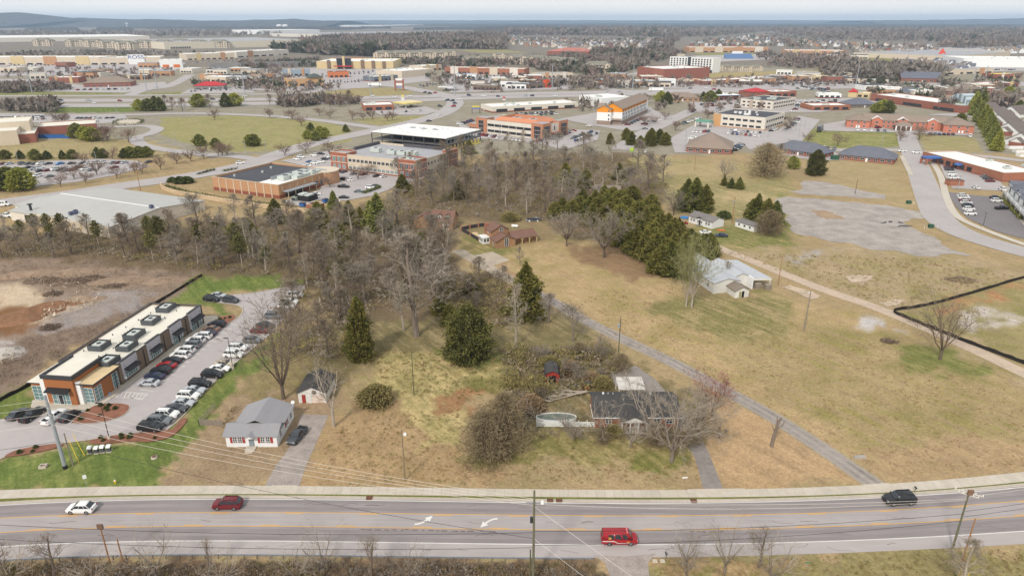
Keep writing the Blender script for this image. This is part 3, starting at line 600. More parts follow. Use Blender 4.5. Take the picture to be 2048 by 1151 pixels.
def limbed_trunk(seed,h,r0,n=14,w=1.5,z0=.15):
 rd=random.Random(seed);A=MB()
 A.tube((0,0,-.3),(0,0,h*.5),r0,r0*.7,7,0,False);A.tube((0,0,h*.5),(0,0,h*.95),r0*.7,r0*.12,6,0,False)
 for i in range(n):
  t=z0+(.95-z0)*i/n;a=i*2.4;L=w*(1.05-t)*rd.uniform(.6,1.)
  A.tube((0,0,h*t),(math.cos(a)*L,math.sin(a)*L,h*t+L*.35),r0*.3*(1.1-t),.015,4,0,False)
 return A
TREES={}
def proto(kind,tm,cm,A,B,hh):
 """keeps the two meshes of one kind of tree; crowns may be numpy (v, f) or MB"""
 a=A.mesh('trunk',tm)if A else None
 b=B.mesh('crown',cm)if isinstance(B,MB)else np_mesh('crown',B[0],B[1],[cm])
 TREES.setdefault(kind,[]).append((a,b,hh))
for i in range(5):proto('bare',BARK,TWG,*bare_tree(10+i,15,7.2+(i%3),.22+.05*(i%3),8+i%2),15)
for i in range(3):proto('brown',BARKD,TWB,*bare_tree(30+i,13,7.5,.2,9),13)
for i in range(3):proto('pale',BARKP,TWP,*bare_tree(40+i,15,6.4,.3,7,dens=.8),15)
for i in range(2):proto('oak',BARKD,TWB,*bare_tree(50+i,18,14,.18,8,True,dens=.8),18)
proto('oak',BARK,TWG,*bare_tree(53,18,15,.16,8,True,dens=1.5),18)
proto('spreading',BARKD,TWB,*bare_tree(60,18,15,.17,8,True,dens=1.),18)
proto('gnarled',BARKP,TWP,*bare_tree(63,14,8,.3,4,True,dens=.22),14)
A_=MB();pp_=[(0,0,-.2),(.1,0,1.6),(.35,.1,3.2),(.5,.1,4.6),(.95,.2,5.6),(1.1,.1,6.0)]
for i_,(p_,q_)in enumerate(zip(pp_,pp_[1:])):A_.tube(p_,q_,.46-.07*i_,.39-.07*i_,8)
for p_,q_ in(((.3,.1,2.8),(-.7,-.2,4.3)),((.45,.1,4.2),(.1,.5,5.9)),((.4,.1,3.6),(1.5,-.3,4.6)),((1.5,-.3,4.6),(1.9,-.2,5.5))):A_.tube(p_,q_,.2,.06,6)
B_=MB()
for i_ in range(40):a_=i_*2.4;B_.poly([(.5,.1,3+i_*.06),(.5+math.cos(a_)*.9,.1+math.sin(a_)*.9,3.4+i_*.065),(.53,.1,3.1+i_*.06)])
proto('snag',BARK,TWB,A_,B_,6)
for i in range(2):proto('round',BARKD,TWG,*bare_tree(70+i,9,8,.2,9,True,dens=1.3),9)
for i in range(2):proto('redbud',BARKD,TWR,*bare_tree(75+i,8,7,.2,8,True,dens=1.3),8)
for i in range(2):proto('pear',BARKD,island('twigs_pear',(150,126,112),(124,106,94)),*bare_tree(80+i,6,5,.2,8,True,dens=1.),6)
for i in range(2):proto('budding',BARKP,TWV,*bare_tree(85+i,16,9,.18,8,True,dens=1.2),16)
for i in range(3):proto('sapling',BARK,TWG,*bare_tree(90+i,7,3.4,.2,4,dens=.35),7)
cone=lambda w:(lambda t:w*(min(1,t*6+.5))*(1-t)**.75)
ccone=lambda w:(lambda t:w*min(1,t*5+.7)*(1-t**1.35)**.8)
egg=lambda w:(lambda t:w*(math.sin(math.pi*min(1,.16+.84*t)**.8))**.6 if t<1 else 0)
for i in range(4):proto('cedar',BARKD,(CED,CEDG,CEDR,CED)[i],limbed_trunk(i,10,.2),leaf_cloud(100+i,7500,ccone(2.7+.3*(i%2)),9.9,.05,.46,.85),10)
for i in range(3):proto('rusty',BARKD,CEDR,limbed_trunk(i+5,11,.22),leaf_cloud(110+i,8000,ccone(3.4),10.9,.05,.48,.85),11)
for i in range(3):proto('grove',BARKD,(CEDR,CED,CEDR)[i],limbed_trunk(i+8,10,.2),leaf_cloud(115+i,8000,lambda t:3.3*min(1,t*4+.75)*(1-t**(1.7+.3*i))**.62,9.9,.05,.5,.6),10)
proto('sparse',BARK,TWG,*bare_tree(95,9,5.5,.2,5,True,dens=.3),9);proto('sparse',BARKD,TWB,*bare_tree(96,9,5,.3,5,dens=.3),9)
proto('fat',BARKD,island('cedar_dull',(116,112,62),(80,82,46)),limbed_trunk(9,14,.3),leaf_cloud(120,15000,lambda t:4.9*min(1,t*5+.72)*(1-t**2.5)**.6,14,.05,.52,.6),14)
proto('column',BARKD,CEDR,limbed_trunk(10,14,.25),leaf_cloud(121,9000,lambda t:2.9*min(1,t*4+.75)*(1-t**2.2)**.7,14,.05,.5,.75),14)
for i in range(4):proto('pine',BARKP,PINE,limbed_trunk(20+i,14,.17,14,2.2,.4),leaf_cloud(130+i,1500,lambda t:2.1*math.sin(math.pi*min(1,.12+.88*t))**.7,7.5,6.6,.5,.9,inner=.9),14)
for i in range(2):proto('fir',BARKD,(FIR,FIRG)[i],limbed_trunk(30+i,10,.18),leaf_cloud(140+i,5200,cone(2.6),9.9,.2,.5,.3),10)
for i in range(3):proto('holly',BARKD,(island('holly_leaf',(136,136,72),(104,108,58)),FIR,island('holly_dark',(114,116,64),(88,92,52)))[i],limbed_trunk(40+i,6,.14),leaf_cloud(150+i,3800,(egg(2.6),egg(2.4),cone(2.8))[i],5.6,.4,.42,.6),6)
for i in range(3):proto('shrub',None,HEDG,None,leaf_cloud(160+i,1400,egg(1.),1.9,.02,.28,.3),2)
for i in range(3):proto('scrub',None,(BUSH,BRSH,TWB)[i],None,leaf_cloud(170+i,6500,lambda t:2.2*(1-t**2)**.5,3,0,.24,.5,inner=.8),3)
proto('thicket',BARKD,TWO,bare_tree(171,6,6.5,.05,12,True)[0],leaf_cloud(172,10500,lambda t:3.1*min(1,.82+t)*(1-t**2.4)**.5,5.9,0,.46,.8,.8,inner=.9,wd=.17),6)
TNAME=dict(grove='cedar_tree',cedar='cedar_tree',rusty='cedar_tree',fat='evergreen_tree',column='cedar_tree',pine='pine_tree',fir='conifer',holly='evergreen_tree',pear='street_tree',thicket='thicket')
def tree(kind,x,y,top=None,label='',cat='tree',group=None,name=None,h=None,var=None,wide=1.,rz=None,at=None):
 vs=TREES[kind];v=vs[(rng0.randrange(len(vs))if var is None else var)%len(vs)]
 if h is None:h=HT(x,y,top)
 s=h/v[2];loc=at or P(x,y);rz=rng0.uniform(0,6.28)if rz is None else rz
 nm=name or('bush' if cat in('bush','shrub')else TNAME.get(kind,'bare_tree'))
 if v[0]is None:
  o=tag(link(nm,v[1],None,loc,rz),label,cat,group);o.scale=(s*wide,s*wide,s);return o
 o=thing(nm,label,cat,loc,rz,group);o.scale=(s*wide,s*wide,s)
 link('trunk',v[0],o);link('crown',v[1],o)
 return o
rng0=random.Random(7)
CGL=M('car_glass',(52,58,64),.1,1,.12,spec=.6);TYR=M('tyre_rubber',(38,36,36),.1,4,.9)
RIM=M('wheel_rim',(150,150,152),.1,4,.35,metal=.6);HLT=M('headlight',(225,228,230),.05,4,.15,spec=.6)
TLT=M('taillight',(150,30,30),.1,4,.3);BLK=M('black_trim',(42,42,44),.1,4,.6)
CARC={}
for nm,c in dict(white=(240,240,238),silver=(186,190,194),grey=(120,124,128),charcoal=(74,77,82),black=(40,41,45),red=(160,32,40),maroon=(112,34,42),blue=(58,84,130),navy=(44,54,80),tan=(196,184,162),bronze=(132,104,88),azure=(46,132,200),green=(60,92,76),orange=(204,110,50),yellow=(220,180,50)).items():
 CARC[nm]=M('paint_'+nm,c,.03,.7,.3,spec=.5)
SPEC={'sedan':(4.7,1.80,.92,1.44,1.00,.28,-.95,-1.62,.88,.98),'hatch':(4.45,1.84,1.04,1.64,1.2,.3,-1.15,-2.02,.99,1.1),'suv':(4.75,1.92,1.14,1.80,1.25,.5,-1.78,-2.29,1.12,1.2),'van':(5.6,2.02,1.15,2.12,2.0,1.35,-2.62,-2.74,1.12,1.15),'minivan':(5.0,1.95,1.05,1.76,1.55,.75,-1.95,-2.38,1.0,1.05),'pickup':(5.6,1.95,1.12,1.80,1.15,.55,-.62,-.92,1.1,1.02)}
def car_parts(kind):
 L,w,zb,zr,xw,xf,xr,xg,zh,zd=SPEC[kind];h=L/2;w/=2;B=MB();G=MB();K=MB()
 st=[(-h,.42,zd-.18,.84),(-h+.12,.26,zd-.04,.95),(-h+.7,.24,zd,1.),(xg+.1 if xg>-h+.9 else-h+.9,.24,zb,1.),(xw,.24,zb,1.),(h-.8,.24,zh,.98),(h-.22,.26,zh-.12,.92),(h,.40,zh-.34,.78)]
 ring=[]
 for x,z0,z1,ww in st:
  a=w*ww;ring.append([(x,-a*.94,z0),(x,-a,z0+(z1-z0)*.35),(x,-a*.99,z0+(z1-z0)*.72),(x,-a*.93,z1),(x,0,z1+.03),(x,a*.93,z1),(x,a*.99,z0+(z1-z0)*.72),(x,a,z0+(z1-z0)*.35),(x,a*.94,z0)])
 for p,q in zip(ring,ring[1:]):
  for i in range(8):B.poly([p[i],p[i+1],q[i+1],q[i]])
  B.poly([p[8],p[0],q[0],q[8]])
 B.poly(ring[0][::-1]);B.poly(ring[-1])
 a,t=w*.92,w*.74
 bt=[(xw,-a,zb),(xw,a,zb),(xg,a,zb),(xg,-a,zb)];tp=[(xf,-t,zr),(xf,t,zr),(xr,t,zr),(xr,-t,zr)]
 md=[tuple(p*.5+q*.5 for p,q in zip(u,v))for u,v in zip(bt,tp)]
 B.hexa(bt,[(p[0],p[1],zr-.05)for p in tp]);B.hexa([(p[0],p[1],zr-.05)for p in tp],[(p[0]*.96,p[1]*.9,zr)for p in tp])
 for i in range(4):
  j=(i+1)%4;A0,A1,B0,B1=(Vector(u)for u in(bt[i],bt[j],tp[i],tp[j]))
  def pt(s,r):return A0.lerp(A1,s).lerp(B0.lerp(B1,s),r)
  nn=(A1-A0).cross(B0-A0).normalized()
  if nn.dot(((A0+A1)/2)-Vector(((xw+xg)/2,0,zb)))<0:nn=-nn
  cols=[(.05,.95)]if i in(0,2)else[(.04,.49),(.53,.96)]if kind in('sedan','pickup')else[(.04,.37),(.40,.70),(.73,.97)]
  if kind=='van' and i in(1,3):cols=[(.14,.30),(.36,.56),(.60,.80)]if i==1 else[(.20,.40),(.44,.64),(.70,.86)]
  if kind=='van' and i==2:cols=[(.1,.9)]
  for s0,s1 in cols:
   q=[pt(s0,.1)+nn*.012,pt(s1,.1)+nn*.012,pt(s1,.86)+nn*.012,pt(s0,.86)+nn*.012]
   G.poly(q)
 if kind=='pickup':
  for y0 in(-w*.9,w*.9-.12):B.box(-h+.1,xg,y0,y0+.12,zd-.02,zb+.06)
  B.box(-h+.04,-h+.14,-w*.88,w*.88,zd-.05,zb+.05);K.box(-h+.16,xg-.02,-w*.8,w*.8,zd+.03,zd+.05)
 K.box(-h*.86,h*.86,-w*.86,w*.86,.16,.3);K.box(h-.03,h+.03,-w*.5,w*.5,.45,.62)
 if kind in('suv','minivan'):
  for s in(-1,1):K.box(xr+.1,xf-.1,s*t*.86-.03,s*t*.86+.03,zr,zr+.06)
 for s in(-1,1):K.box(xw-.42,xw-.25,s*(w*.98+.08)-.08,s*(w*.98+.08)+.08,zb-.02,zb+.14)
 Wh=MB();Wh.tube((0,-.12,0),(0,.12,0),.37,.37,14,0);Wh.tube((0,-.128,0),(0,.128,0),.24,.24,10,1)
 hl=MB();hl.hexa([(h-.34,-.28,zh-.36),(h-.02,-.18,zh-.42),(h-.02,.18,zh-.42),(h-.34,.28,zh-.36)],[(h-.40,-.26,zh-.16),(h-.10,-.18,zh-.22),(h-.10,.18,zh-.22),(h-.40,.26,zh-.16)])
 tl=MB();tl.box(-h-.012,-h+.2,-.1,.1,zd-.3,zd-.06)
 wx=L*.29
 return B,G,K,Wh,hl,tl,wx,w,h
CARM={}
for kd in SPEC:
 B,G,K,Wh,hl,tl,wx,w,h=car_parts(kd)
 me=dict(body=B.mesh('body',[CARC['white']],True),window=G.mesh('window',[CGL]),trim=K.mesh('trim',[BLK]),wheel=Wh.mesh('wheel',[TYR,RIM]),hl=hl.mesh('headlight',[HLT]),tl=tl.mesh('taillight',[TLT]),wx=wx,w=w,h=h)
 al=MB()
 def add(mb,mi,dx=0,dy=0,dz=0):
  n=len(al.v);al.v+=[(p[0]+dx,p[1]+dy,p[2]+dz)for p in mb.v];al.f+=[tuple(n+k for k in f)for f in mb.f];al.m+=[mi]*len(mb.f)
 add(B,0);add(G,1);add(K,2)
 for s in(-1,1):
  for e in(-1,1):add(Wh,2,e*wx,s*(w-.12),.37)
  add(hl,3,0,s*(w*.62));add(tl,4,0,s*(w*.72))
 me['all']=al.mesh('car',[CARC['white'],CGL,BLK,HLT,TLT]);CARM[kd]=me
CARN=dict(sedan='sedan',hatch='hatchback',suv='suv',van='van',minivan='minivan',pickup='pickup_truck')
CARL=dict(sedan='sedan',hatch='hatchback',suv='SUV',van='van',minivan='minivan',pickup='pickup truck')
def car(kind,color,loc,rz,label,group=None,detail=True,cat='car'):
 m=CARM[kind];loc=Vector((loc[0],loc[1],loc[2]if len(loc)>2 else .06))
 nm='parked_'+CARN[kind]if group else CARN[kind]
 if kind=='pickup':cat='pickup truck'
 elif kind in('van','minivan'):cat='van'
 if not detail:
  o=tag(link(nm,m['all'],None,loc,rz),label,cat,group);paint(o,CARC[color]);return o
 t=thing(nm,label,cat,loc,rz,group)
 paint(link('body',m['body'],t),CARC[color]);link('window',m['window'],t);link('trim',m['trim'],t)
 for s in(-1,1):
  for e in(-1,1):link('wheel',m['wheel'],t,(e*m['wx'],s*(m['w']-.12),.37))
  link('headlight',m['hl'],t,(0,s*m['w']*.62,0));link('taillight',m['tl'],t,(0,s*m['w']*.72,0))
 return t
SIDW=M('white_siding',(232,232,232),.05,3,.7,stretch=(1,1,6));SIDG=M('weathered_white',(222,220,215),.10,2,.8,dirt=.5)
BRKR=M('red_brick',(150,98,84),.12,2,.9,brick=(.24,.08));BRKO=M('orange_brick',(160,108,86),.12,2,.9,brick=(.24,.08))
BRKT=M('tan_brick',(186,144,110),.10,2,.9,brick=(.4,.2));BRKB=M('brown_brick',(134,116,100),.08,2,.9,brick=(.6,.2))
BRKD=M('base_brick',(140,84,68),.10,2,.9,brick=(.4,.2));STUC=M('beige_stucco',(212,198,178),.06,1,.85,dirt=.1)
STUL=M('pale_stucco',(222,214,202),.05,1,.85,dirt=.1);STUY=M('cream_stucco',(212,190,146),.06,1,.85)
WHT=M('white_paint',(238,238,236),.04,2,.6);LAV=M('pale_panel',(196,192,198),.05,2,.7);WOOD=M('wood_panel',(164,106,66),.12,1,.7,stretch=(1,1,8))
ORG=M('orange_panel',(226,150,60),.06,1,.7);TERR=M('terracotta_panel',(188,130,100),.06,1,.8);DKM=M('dark_metal',(66,66,70),.08,2,.5)
BLKM=M('black_metal',(46,45,47),.08,2,.5);STEEL=M('galvanised_steel',(168,174,180),.07,2,.45,metal=.2);STLD=M('steel_frame',(84,86,92),.08,2,.5)
GLS=M('window_glass',(72,80,88),.15,.4,.1,spec=.7);GLD=M('dark_window_glass',(56,58,64),.15,.4,.1,spec=.7);GLB=M('bright_window_glass',(132,146,152),.15,.5,.1,spec=.7)
GLT=M('teal_glass',(106,136,138),.15,.5,.1,spec=.7)
RWH=M('white_membrane_roof',(236,234,230),.04,.3,.8,dirt=.18);RWC=M('cream_membrane_roof',(228,222,208),.05,.3,.8,dirt=.16);RGR=M('grey_roof',(168,167,170),.07,.4,.85,dirt=.2)
RDK=M('dark_roof',(82,82,88),.10,.5,.9,dirt=.2);RMT=M('metal_roof',(160,158,161),.05,.5,.5,metal=.1,dirt=.12);RML=M('metal_roof_grey',(190,192,196),.05,.3,.55,metal=.1,dirt=.12)
SHB=M('brown_shingle',(126,96,84),.12,3,.9,dirt=.15);SHK=M('black_shingle',(76,74,73),.2,3,.9,dirt=.4);SHG=M('grey_shingle',(128,122,120),.12,3,.9);SHT=M('taupe_shingle',(146,130,118),.10,2,.9)
SHS=M('slate_shingle',(110,112,122),.10,2,.9);SHX=M('weathered_shingle',(136,124,112),.2,3,.9,dirt=.4);TERO=M('terracotta_roof',(206,138,106),.06,2,.7)
REDR=M('red_metal_roof',(186,52,56),.06,1,.6);BLUC=M('blue_canvas',(70,110,176),.06,1,.7);GRNR=M('green_metal_roof',(96,144,124),.06,1,.6);REDP=M('red_paint',(162,62,52),.10,2,.7)
YELP=M('yellow_sheathing',(228,208,112),.05,1,.8);WOODG=M('grey_wood',(142,132,120),.2,3,.9,stretch=(1,1,.2));WOODP=M('pole_wood',(136,122,100),.18,4,.9,stretch=(1,1,.2));WOODN=M('new_pole_wood',(160,118,82),.15,4,.9,stretch=(1,1,.2))
HVAC=M('hvac_grey',(196,202,196),.06,2,.6);YELG=M('yellow_guard',(222,184,56),.05,2,.6);REDS=M('shutter_red',(166,62,58),.08,3,.7)
_wm={}
def wmesh(w,h,gl,fr,mull=(1,1),name='window',ft=.08):
 """a window facing -Y with its base centre at the origin: frame bars proud of the pane"""
 k=(round(w,2),round(h,2),gl.name,fr.name,mull,name)
 if k not in _wm:
  m=MB();m.box(-w/2,w/2,-.03,.06,0,h,0)
  for x in(-w/2,w/2-ft):m.box(x,x+ft,-.07,-.032,0,h,1)
  for z in(0,h-ft):m.box(-w/2+ft+.002,w/2-ft-.002,-.07,-.032,z,z+ft,1)
  nx,nz=mull
  for i in range(1,nx):x=-w/2+w*i/nx;m.box(x-ft*.4,x+ft*.4,-.066,-.032,ft+.002,h-ft-.002,1)
  for i in range(1,nz):z=h*i/nz;m.box(-w/2+ft+.004,w/2-ft-.004,-.062,-.032,z-ft*.3,z+ft*.3,1)
  _wm[k]=m.mesh(name,[gl,fr])
 return _wm[k]
def put(root,me,side,a,z,w=0,d=0,name=None,off=.0):
 """hang a window or door mesh on the front, right, left or back wall"""
 o=link(name or me.name.split('.')[0],me,root)
 o.location={'f':(a,-.035-off,z),'r':(w+.035+off,a,z),'l':(-.035-off,a,z),'b':(a,d+.035,z)}[side]
 o.rotation_euler=(0,0,{'f':0,'r':R(90),'l':R(-90),'b':R(180)}[side])
 return o
def row(root,side,a0,a1,n,z,ww,hh,w=0,d=0,gl=GLD,fr=WHT,mull=(1,1),off=0.):
 me=wmesh(ww,hh,gl,fr,mull)
 for i in range(n):put(root,me,side,a0+(a1-a0)*(i+.5)/n,z,w,d,off=off)
def frame(A,B):
 a,b=P(*A),P(*B);return a,math.atan2(b.y-a.y,b.x-a.x),(b-a).length
def walls(root,x0,x1,y0,y1,h,wm,cop=None,base=None,t=.3,z0=0.,name='wall'):
 m=MB();zs=[(z0-.3,h,0)]if not base else[(z0-.3,base[0],1),(base[0],h,0)]
 for a,b,mi in zs:
  m.box(x0,x1,y0,y0+t,a,b,mi);m.box(x0,x1,y1-t,y1,a,b,mi);m.box(x0,x0+t,y0+t,y1-t,a,b,mi);m.box(x1-t,x1,y0+t,y1-t,a,b,mi)
 part(name,m,[wm,base[1]]if base else[wm],root)
 if cop:
  c=MB();e=.05
  c.box(x0-e,x1+e,y0-e,y0+t+e,h+.002,h+.12);c.box(x0-e,x1+e,y1-t-e,y1+e,h+.002,h+.12)
  c.box(x0-e,x0+t+e,y0+t+e,y1-t-e,h+.002,h+.12);c.box(x1-t-e,x1+e,y0+t+e,y1-t-e,h+.002,h+.12)
  part('coping',c,[cop],root)
def flatroof(root,x0,x1,y0,y1,z,m,t=.3):
 part('roof',MB().box(x0+t,x1-t,y0+t,y1-t,z-.3,z),[m],root)
def block(nm,label,A,B,d,h,wm,rm,cop=None,base=None,par=.5,cat='building',group=None):
 a,yaw,w=frame(A,B);r=thing(nm,label,cat,a,yaw,group)
 walls(r,0,w,0,d,h,wm,cop or wm,base);flatroof(r,0,w,0,d,h-par,rm)
 return r,w
def units(root,L,m=HVAC,z=0.):
 for x,y,sx,sy,sz in L:
  k=MB();k.box(x,x+sx,y,y+sy,z+.1,z+sz);k.tube((x+sx/2,y+sy/2,z+sz),(x+sx/2,y+sy/2,z+sz+.12),min(sx,sy)*.35,min(sx,sy)*.35,10,1);k.box(x+.1,x+sx-.1,y+.1,y+sy-.1,z,z+.1,1)
  part('rooftop_unit',k,[m,DKM],root)
def pitched(root,x0,x1,y0,y1,h,wm,rm,rise,ax='x',kind='gable',oh=.4,base=None,name='roof',z0=0.):
 m=MB().box(x0,x1,y0,y1,z0-.3,h);k=MB()
 if kind=='gable':
  k.gable(x0,x1,y0,y1,h+.01,rise,ax,0,oh)
  if ax=='x':
   for x in(x0,x1):m.hexa([(x-.01,y0,h),(x+.01,y0,h),(x+.01,y1,h),(x-.01,y1,h)],[(x-.01,(y0+y1)/2-.01,h+rise),(x+.01,(y0+y1)/2-.01,h+rise),(x+.01,(y0+y1)/2,h+rise),(x-.01,(y0+y1)/2,h+rise)])
  else:
   for y in(y0,y1):m.hexa([(x0,y-.01,h),(x1,y-.01,h),(x1,y+.01,h),(x0,y+.01,h)],[((x0+x1)/2-.01,y-.01,h+rise),((x0+x1)/2,y-.01,h+rise),((x0+x1)/2,y+.01,h+rise),((x0+x1)/2-.01,y+.01,h+rise)])
 else:k.hip(x0,x1,y0,y1,h+.05,rise,0,oh)
 part('wall',m,[wm],root);return part(name,k,[rm],root)
def door(root,side,a,w_,h_,m,z=0.,w=0,d=0):
 k=MB().box(-w_/2,w_/2,-.05,.02,0,h_);k.box(w_*.32,w_*.38,-.1,-.05,h_*.45,h_*.5,1)
 return put(root,k.mesh('door',[m,STEEL]),side,a,z,w,d)
o,yaw,L=frame((193,810),(409,645))
shop=thing('shop_building','long low white-roofed row of shops with a wood-clad corner tower beside the near car park','building',o,yaw)
D=14.3
walls(shop,8.5,L,0,D,5.0,BRKB,DKM,(.9,BRKD and M('dark_brown_brick',(112,98,86),.08,2,.9,brick=(.4,.2))));flatroof(shop,8.5,L,0,D,4.6,RWC)
for x0,x1 in((9.3,14.6),(18.4,23.5),(27.5,32.5),(35.7,L-.8)):
 k=MB().box(x0,x1,-.14,-.004,.9,5.3);k.box(x0,x1,-.004,.3,5.125,5.3);k.box(x0-.1,x1+.1,-.24,.36,5.304,5.5,1);part('panel',k,[LAV,DKM],shop)
 a=MB();xm0,xm1=x0+.5,x1-.5
 a.hexa([(xm0,-1.5,2.75),(xm1,-1.5,2.75),(xm1,-.15,3.25),(xm0,-.15,3.25)],[(xm0,-1.5,2.87),(xm1,-1.5,2.87),(xm1,-.15,3.4),(xm0,-.15,3.4)])
 for x in(xm0+.2,xm1-.2):a.tube((x,-1.4,2.88),(x,-.15,4.3),.03,.03,5)
 part('awning',a,[BLKM],shop)
 isd=x0>25;hh=2.5 if isd else 1.75
 put(shop,wmesh(x1-x0-1.2,hh,GLT,WHT,(5,2)),'f',(x0+x1)/2,.1 if isd else .92,off=.11)
 if isd:put(shop,wmesh(1.1,2.3,GLD,WHT,(1,1),'door'),'f',(x0+x1)/2+.3,.1,off=.2)
for x in(6.8,17,24.8,34.2,41.6):part('downpipe',MB().box(x-.06,x+.06,-.2,-.06,.2,4.7),[DKM],shop)
for x,y,sx,sy in((39.0,7.9,4.0,3.4),(31.0,6.9,3.6,3.2),(22.9,5.9,4.2,3.2),(16.4,10.1,3.6,3.4),(17.0,3.7,3.8,3.2),(9.4,3.0,4.0,3.4)):
 u=link('rooftop_unit',MB().box(x-sx*.32,x+sx*.32,y-sy*.3,y+sy*.3,4.7,5.9).mesh('rooftop_unit',[HVAC]),shop)
 f=MB();f.tube((x,y,5.9),(x,y,6.02),.5,.5,12);part('fan',f,[DKM],u)
 s=MB();a,b=sx/2,sy/2;t=.06
 s.box(x-a,x+a,y-b,y-b+t,4.72,6.0);s.box(x-a,x+a,y+b-t,y+b,4.72,6.0);s.box(x-a,x-a+t,y-b+t,y+b-t,4.72,6.0);s.box(x+a-t,x+a,y-b+t,y+b-t,4.72,6.0)
 for i in range(5):
  for yy in(y-b,y+b):s.tube((x-a+sx*i/4,yy,6.0),(x-a+sx*i/4,yy,6.35),.04,.04,4,1)
 part('unit_screen',s,[M('screen_metal',(84,88,92),.06,2,.5),BRKD],u)
for i in range(14):x=10+i*2.2;y=2+(i*5.3)%11;part('roof_vent',MB().tube((x,y,4.6),(x,y,5.0),.12,.12,6),[DKM],shop)
part('wing_wall',MB().box(.4,8.5,10.2,D,-.2,4.3),[WOOD],shop);part('wing_wall',MB().box(.6,8.2,.4,3.6,-.2,4.6),[WOOD],shop)
part('wing_roof',MB().box(0,8.9,10.4,D+.5,4.304,4.5,1,0),[RWC,DKM],shop);part('wing_roof',MB().box(-.1,8.4,-.4,3.65,4.604,5.0,1,2),[RWC,DKM,M('stained_roof',(214,190,150),.12,.5,.85,dirt=.5)],shop)
part('tower_wall',MB().box(-.6,8.2,3.65,10.2,-.2,6.1),[WOOD],shop)
t=MB().box(-.9,8.5,3.35,10.5,6.104,6.5,0,1)
for a in((-.9,-.5,3.35,10.5),(-.5,8.5,3.35,3.75),(-.5,8.5,10.1,10.5)):t.box(*a,6.504,6.95,0)
part('tower_roof',t,[DKM,RWC],shop)
part('white_pier',MB().box(-.1,.4,10.2,11.7,-.2,4.9),[WHT],shop);part('white_pier',MB().box(-.1,.6,2.6,3.65,-.2,5.2),[WHT],shop)
def gl(y0,y1,x,z0,z1,mull):put(shop,wmesh(y1-y0,z1-z0,GLT,WHT,mull),'l',(y0+y1)/2,z0,off=-x)
gl(5.0,9.0,-.6,.2,3.3,(4,3));gl(11.8,14.2,.4,.2,3.6,(2,4));gl(.5,2.5,.6,.2,3.7,(2,4))
put(shop,wmesh(1.1,2.3,GLD,WHT,(1,1),'door'),'l',7.0,.2,off=.69)
put(shop,wmesh(2.2,3.4,GLT,WHT,(2,4)),'f',1.8,.2,off=-.4);put(shop,wmesh(1.8,3.4,GLT,WHT,(2,4)),'f',7.2,.4,off=-.4)
a=MB();a.hexa([(-2.0,4.4,3.45),(-.61,4.4,3.75),(-.61,9.6,3.75),(-2.0,9.6,3.45)],[(-2.0,4.4,3.6),(-.61,4.4,4.05),(-.61,9.6,4.05),(-2.0,9.6,3.6)])
part('awning',a,[BLKM],shop)
o,yaw,w=frame((454,893),(553,894))
hs=thing('house','white cottage with grey ribbed metal roof and red shutters beside the road','house',o,0)
k=MB().box(0,9.6,0,4.4,-.3,2.6).box(.6,9.6,4.4,10.4,-.3,2.7)
for x in(0,9.6):k.hexa([(x-.01,0,2.6),(x+.01,0,2.6),(x+.01,4.4,2.6),(x-.01,4.4,2.6)],[(x-.01,2.19,3.7),(x+.01,2.19,3.7),(x+.01,2.2,3.7),(x-.01,2.2,3.7)])
part('wall',k,[SIDW],hs)
rr=MB().gable(0,9.6,0,4.4,2.61,1.15,'x',0,.4,.08)
for i in range(46):x=-.35+i*.228;rr.hexa([(x,-.4,2.49),(x+.05,-.4,2.49),(x+.05,2.2,3.85),(x,2.2,3.85)],[(x,-.4,2.53),(x+.05,-.4,2.53),(x+.05,2.2,3.885),(x,2.2,3.885)])
part('front_roof',rr,[RMT],hs)
part('roof',MB().gable(.6,9.6,2.4,10.4,2.71,1.75,'y',0,.35,.09),[M('metal_roof_rear',(154,152,155),.06,.5,.5,dirt=.15,stretch=(5,.2,1))],hs)
part('porch_roof',MB().gable(4.0,5.6,-1.1,1.2,2.5,.55,'y',0,.1,.08),[RMT],hs)
part('pediment',MB().hexa([(4.1,-1.05,2.42),(5.5,-1.05,2.42),(5.5,-.95,2.42),(4.1,-.95,2.42)],[(4.79,-1.05,2.98),(4.81,-1.05,2.98),(4.81,-.95,2.98),(4.79,-.95,2.98)]),[WHT],hs)
for x in(1.75,2.7,6.95,7.95):
 wn=put(hs,MB().box(-.38,.38,-.02,.05,0,1.25).mesh('window',[GLD]),'f',x,.95);part('frame',wmesh(.84,1.33,GLD,WHT,(2,3),'frame'),None,wn,loc=(0,-.004,-.04))
for x in(1.05,3.4,6.25,8.65):part('shutter',MB().box(x-.21,x+.21,-.08,-.02,.9,2.25),[REDS],hs)
door(hs,'f',4.8,.95,2.0,GLB,.25)
for y in(2.2,5.9,8.6):
 wn=put(hs,MB().box(-.35,.35,-.02,.05,0,1.2).mesh('window',[GLD]),'r',y,1.0,9.6);part('frame',wmesh(.78,1.28,GLD,WHT,(1,2),'frame'),None,wn,loc=(0,-.004,-.04))
for y in(5.25,6.55):part('shutter',MB().box(9.62,9.68,y-.2,y+.2,.95,2.25),[REDS],hs)
part('step',MB().box(3.9,5.7,-1.5,-.02,0,.25).box(4.1,5.5,-2.1,-1.5,0,.13),[CONC],hs)
part('satellite_dish',MB().tube((9.7,10.3,2.8),(9.75,10.35,3.5),.05,.05,5).tube((9.75,10.3,3.5),(9.8,10.2,3.6),.38,.32,12),[WHT],hs)
ga=thing('garage','small white garage with peeling paint and dark shingle roof behind the cottage','garage',P(598,805),0)
pitched(ga,0,5.8,0,7.6,2.45,SIDG,SHK,1.35,'y',oh=.3)
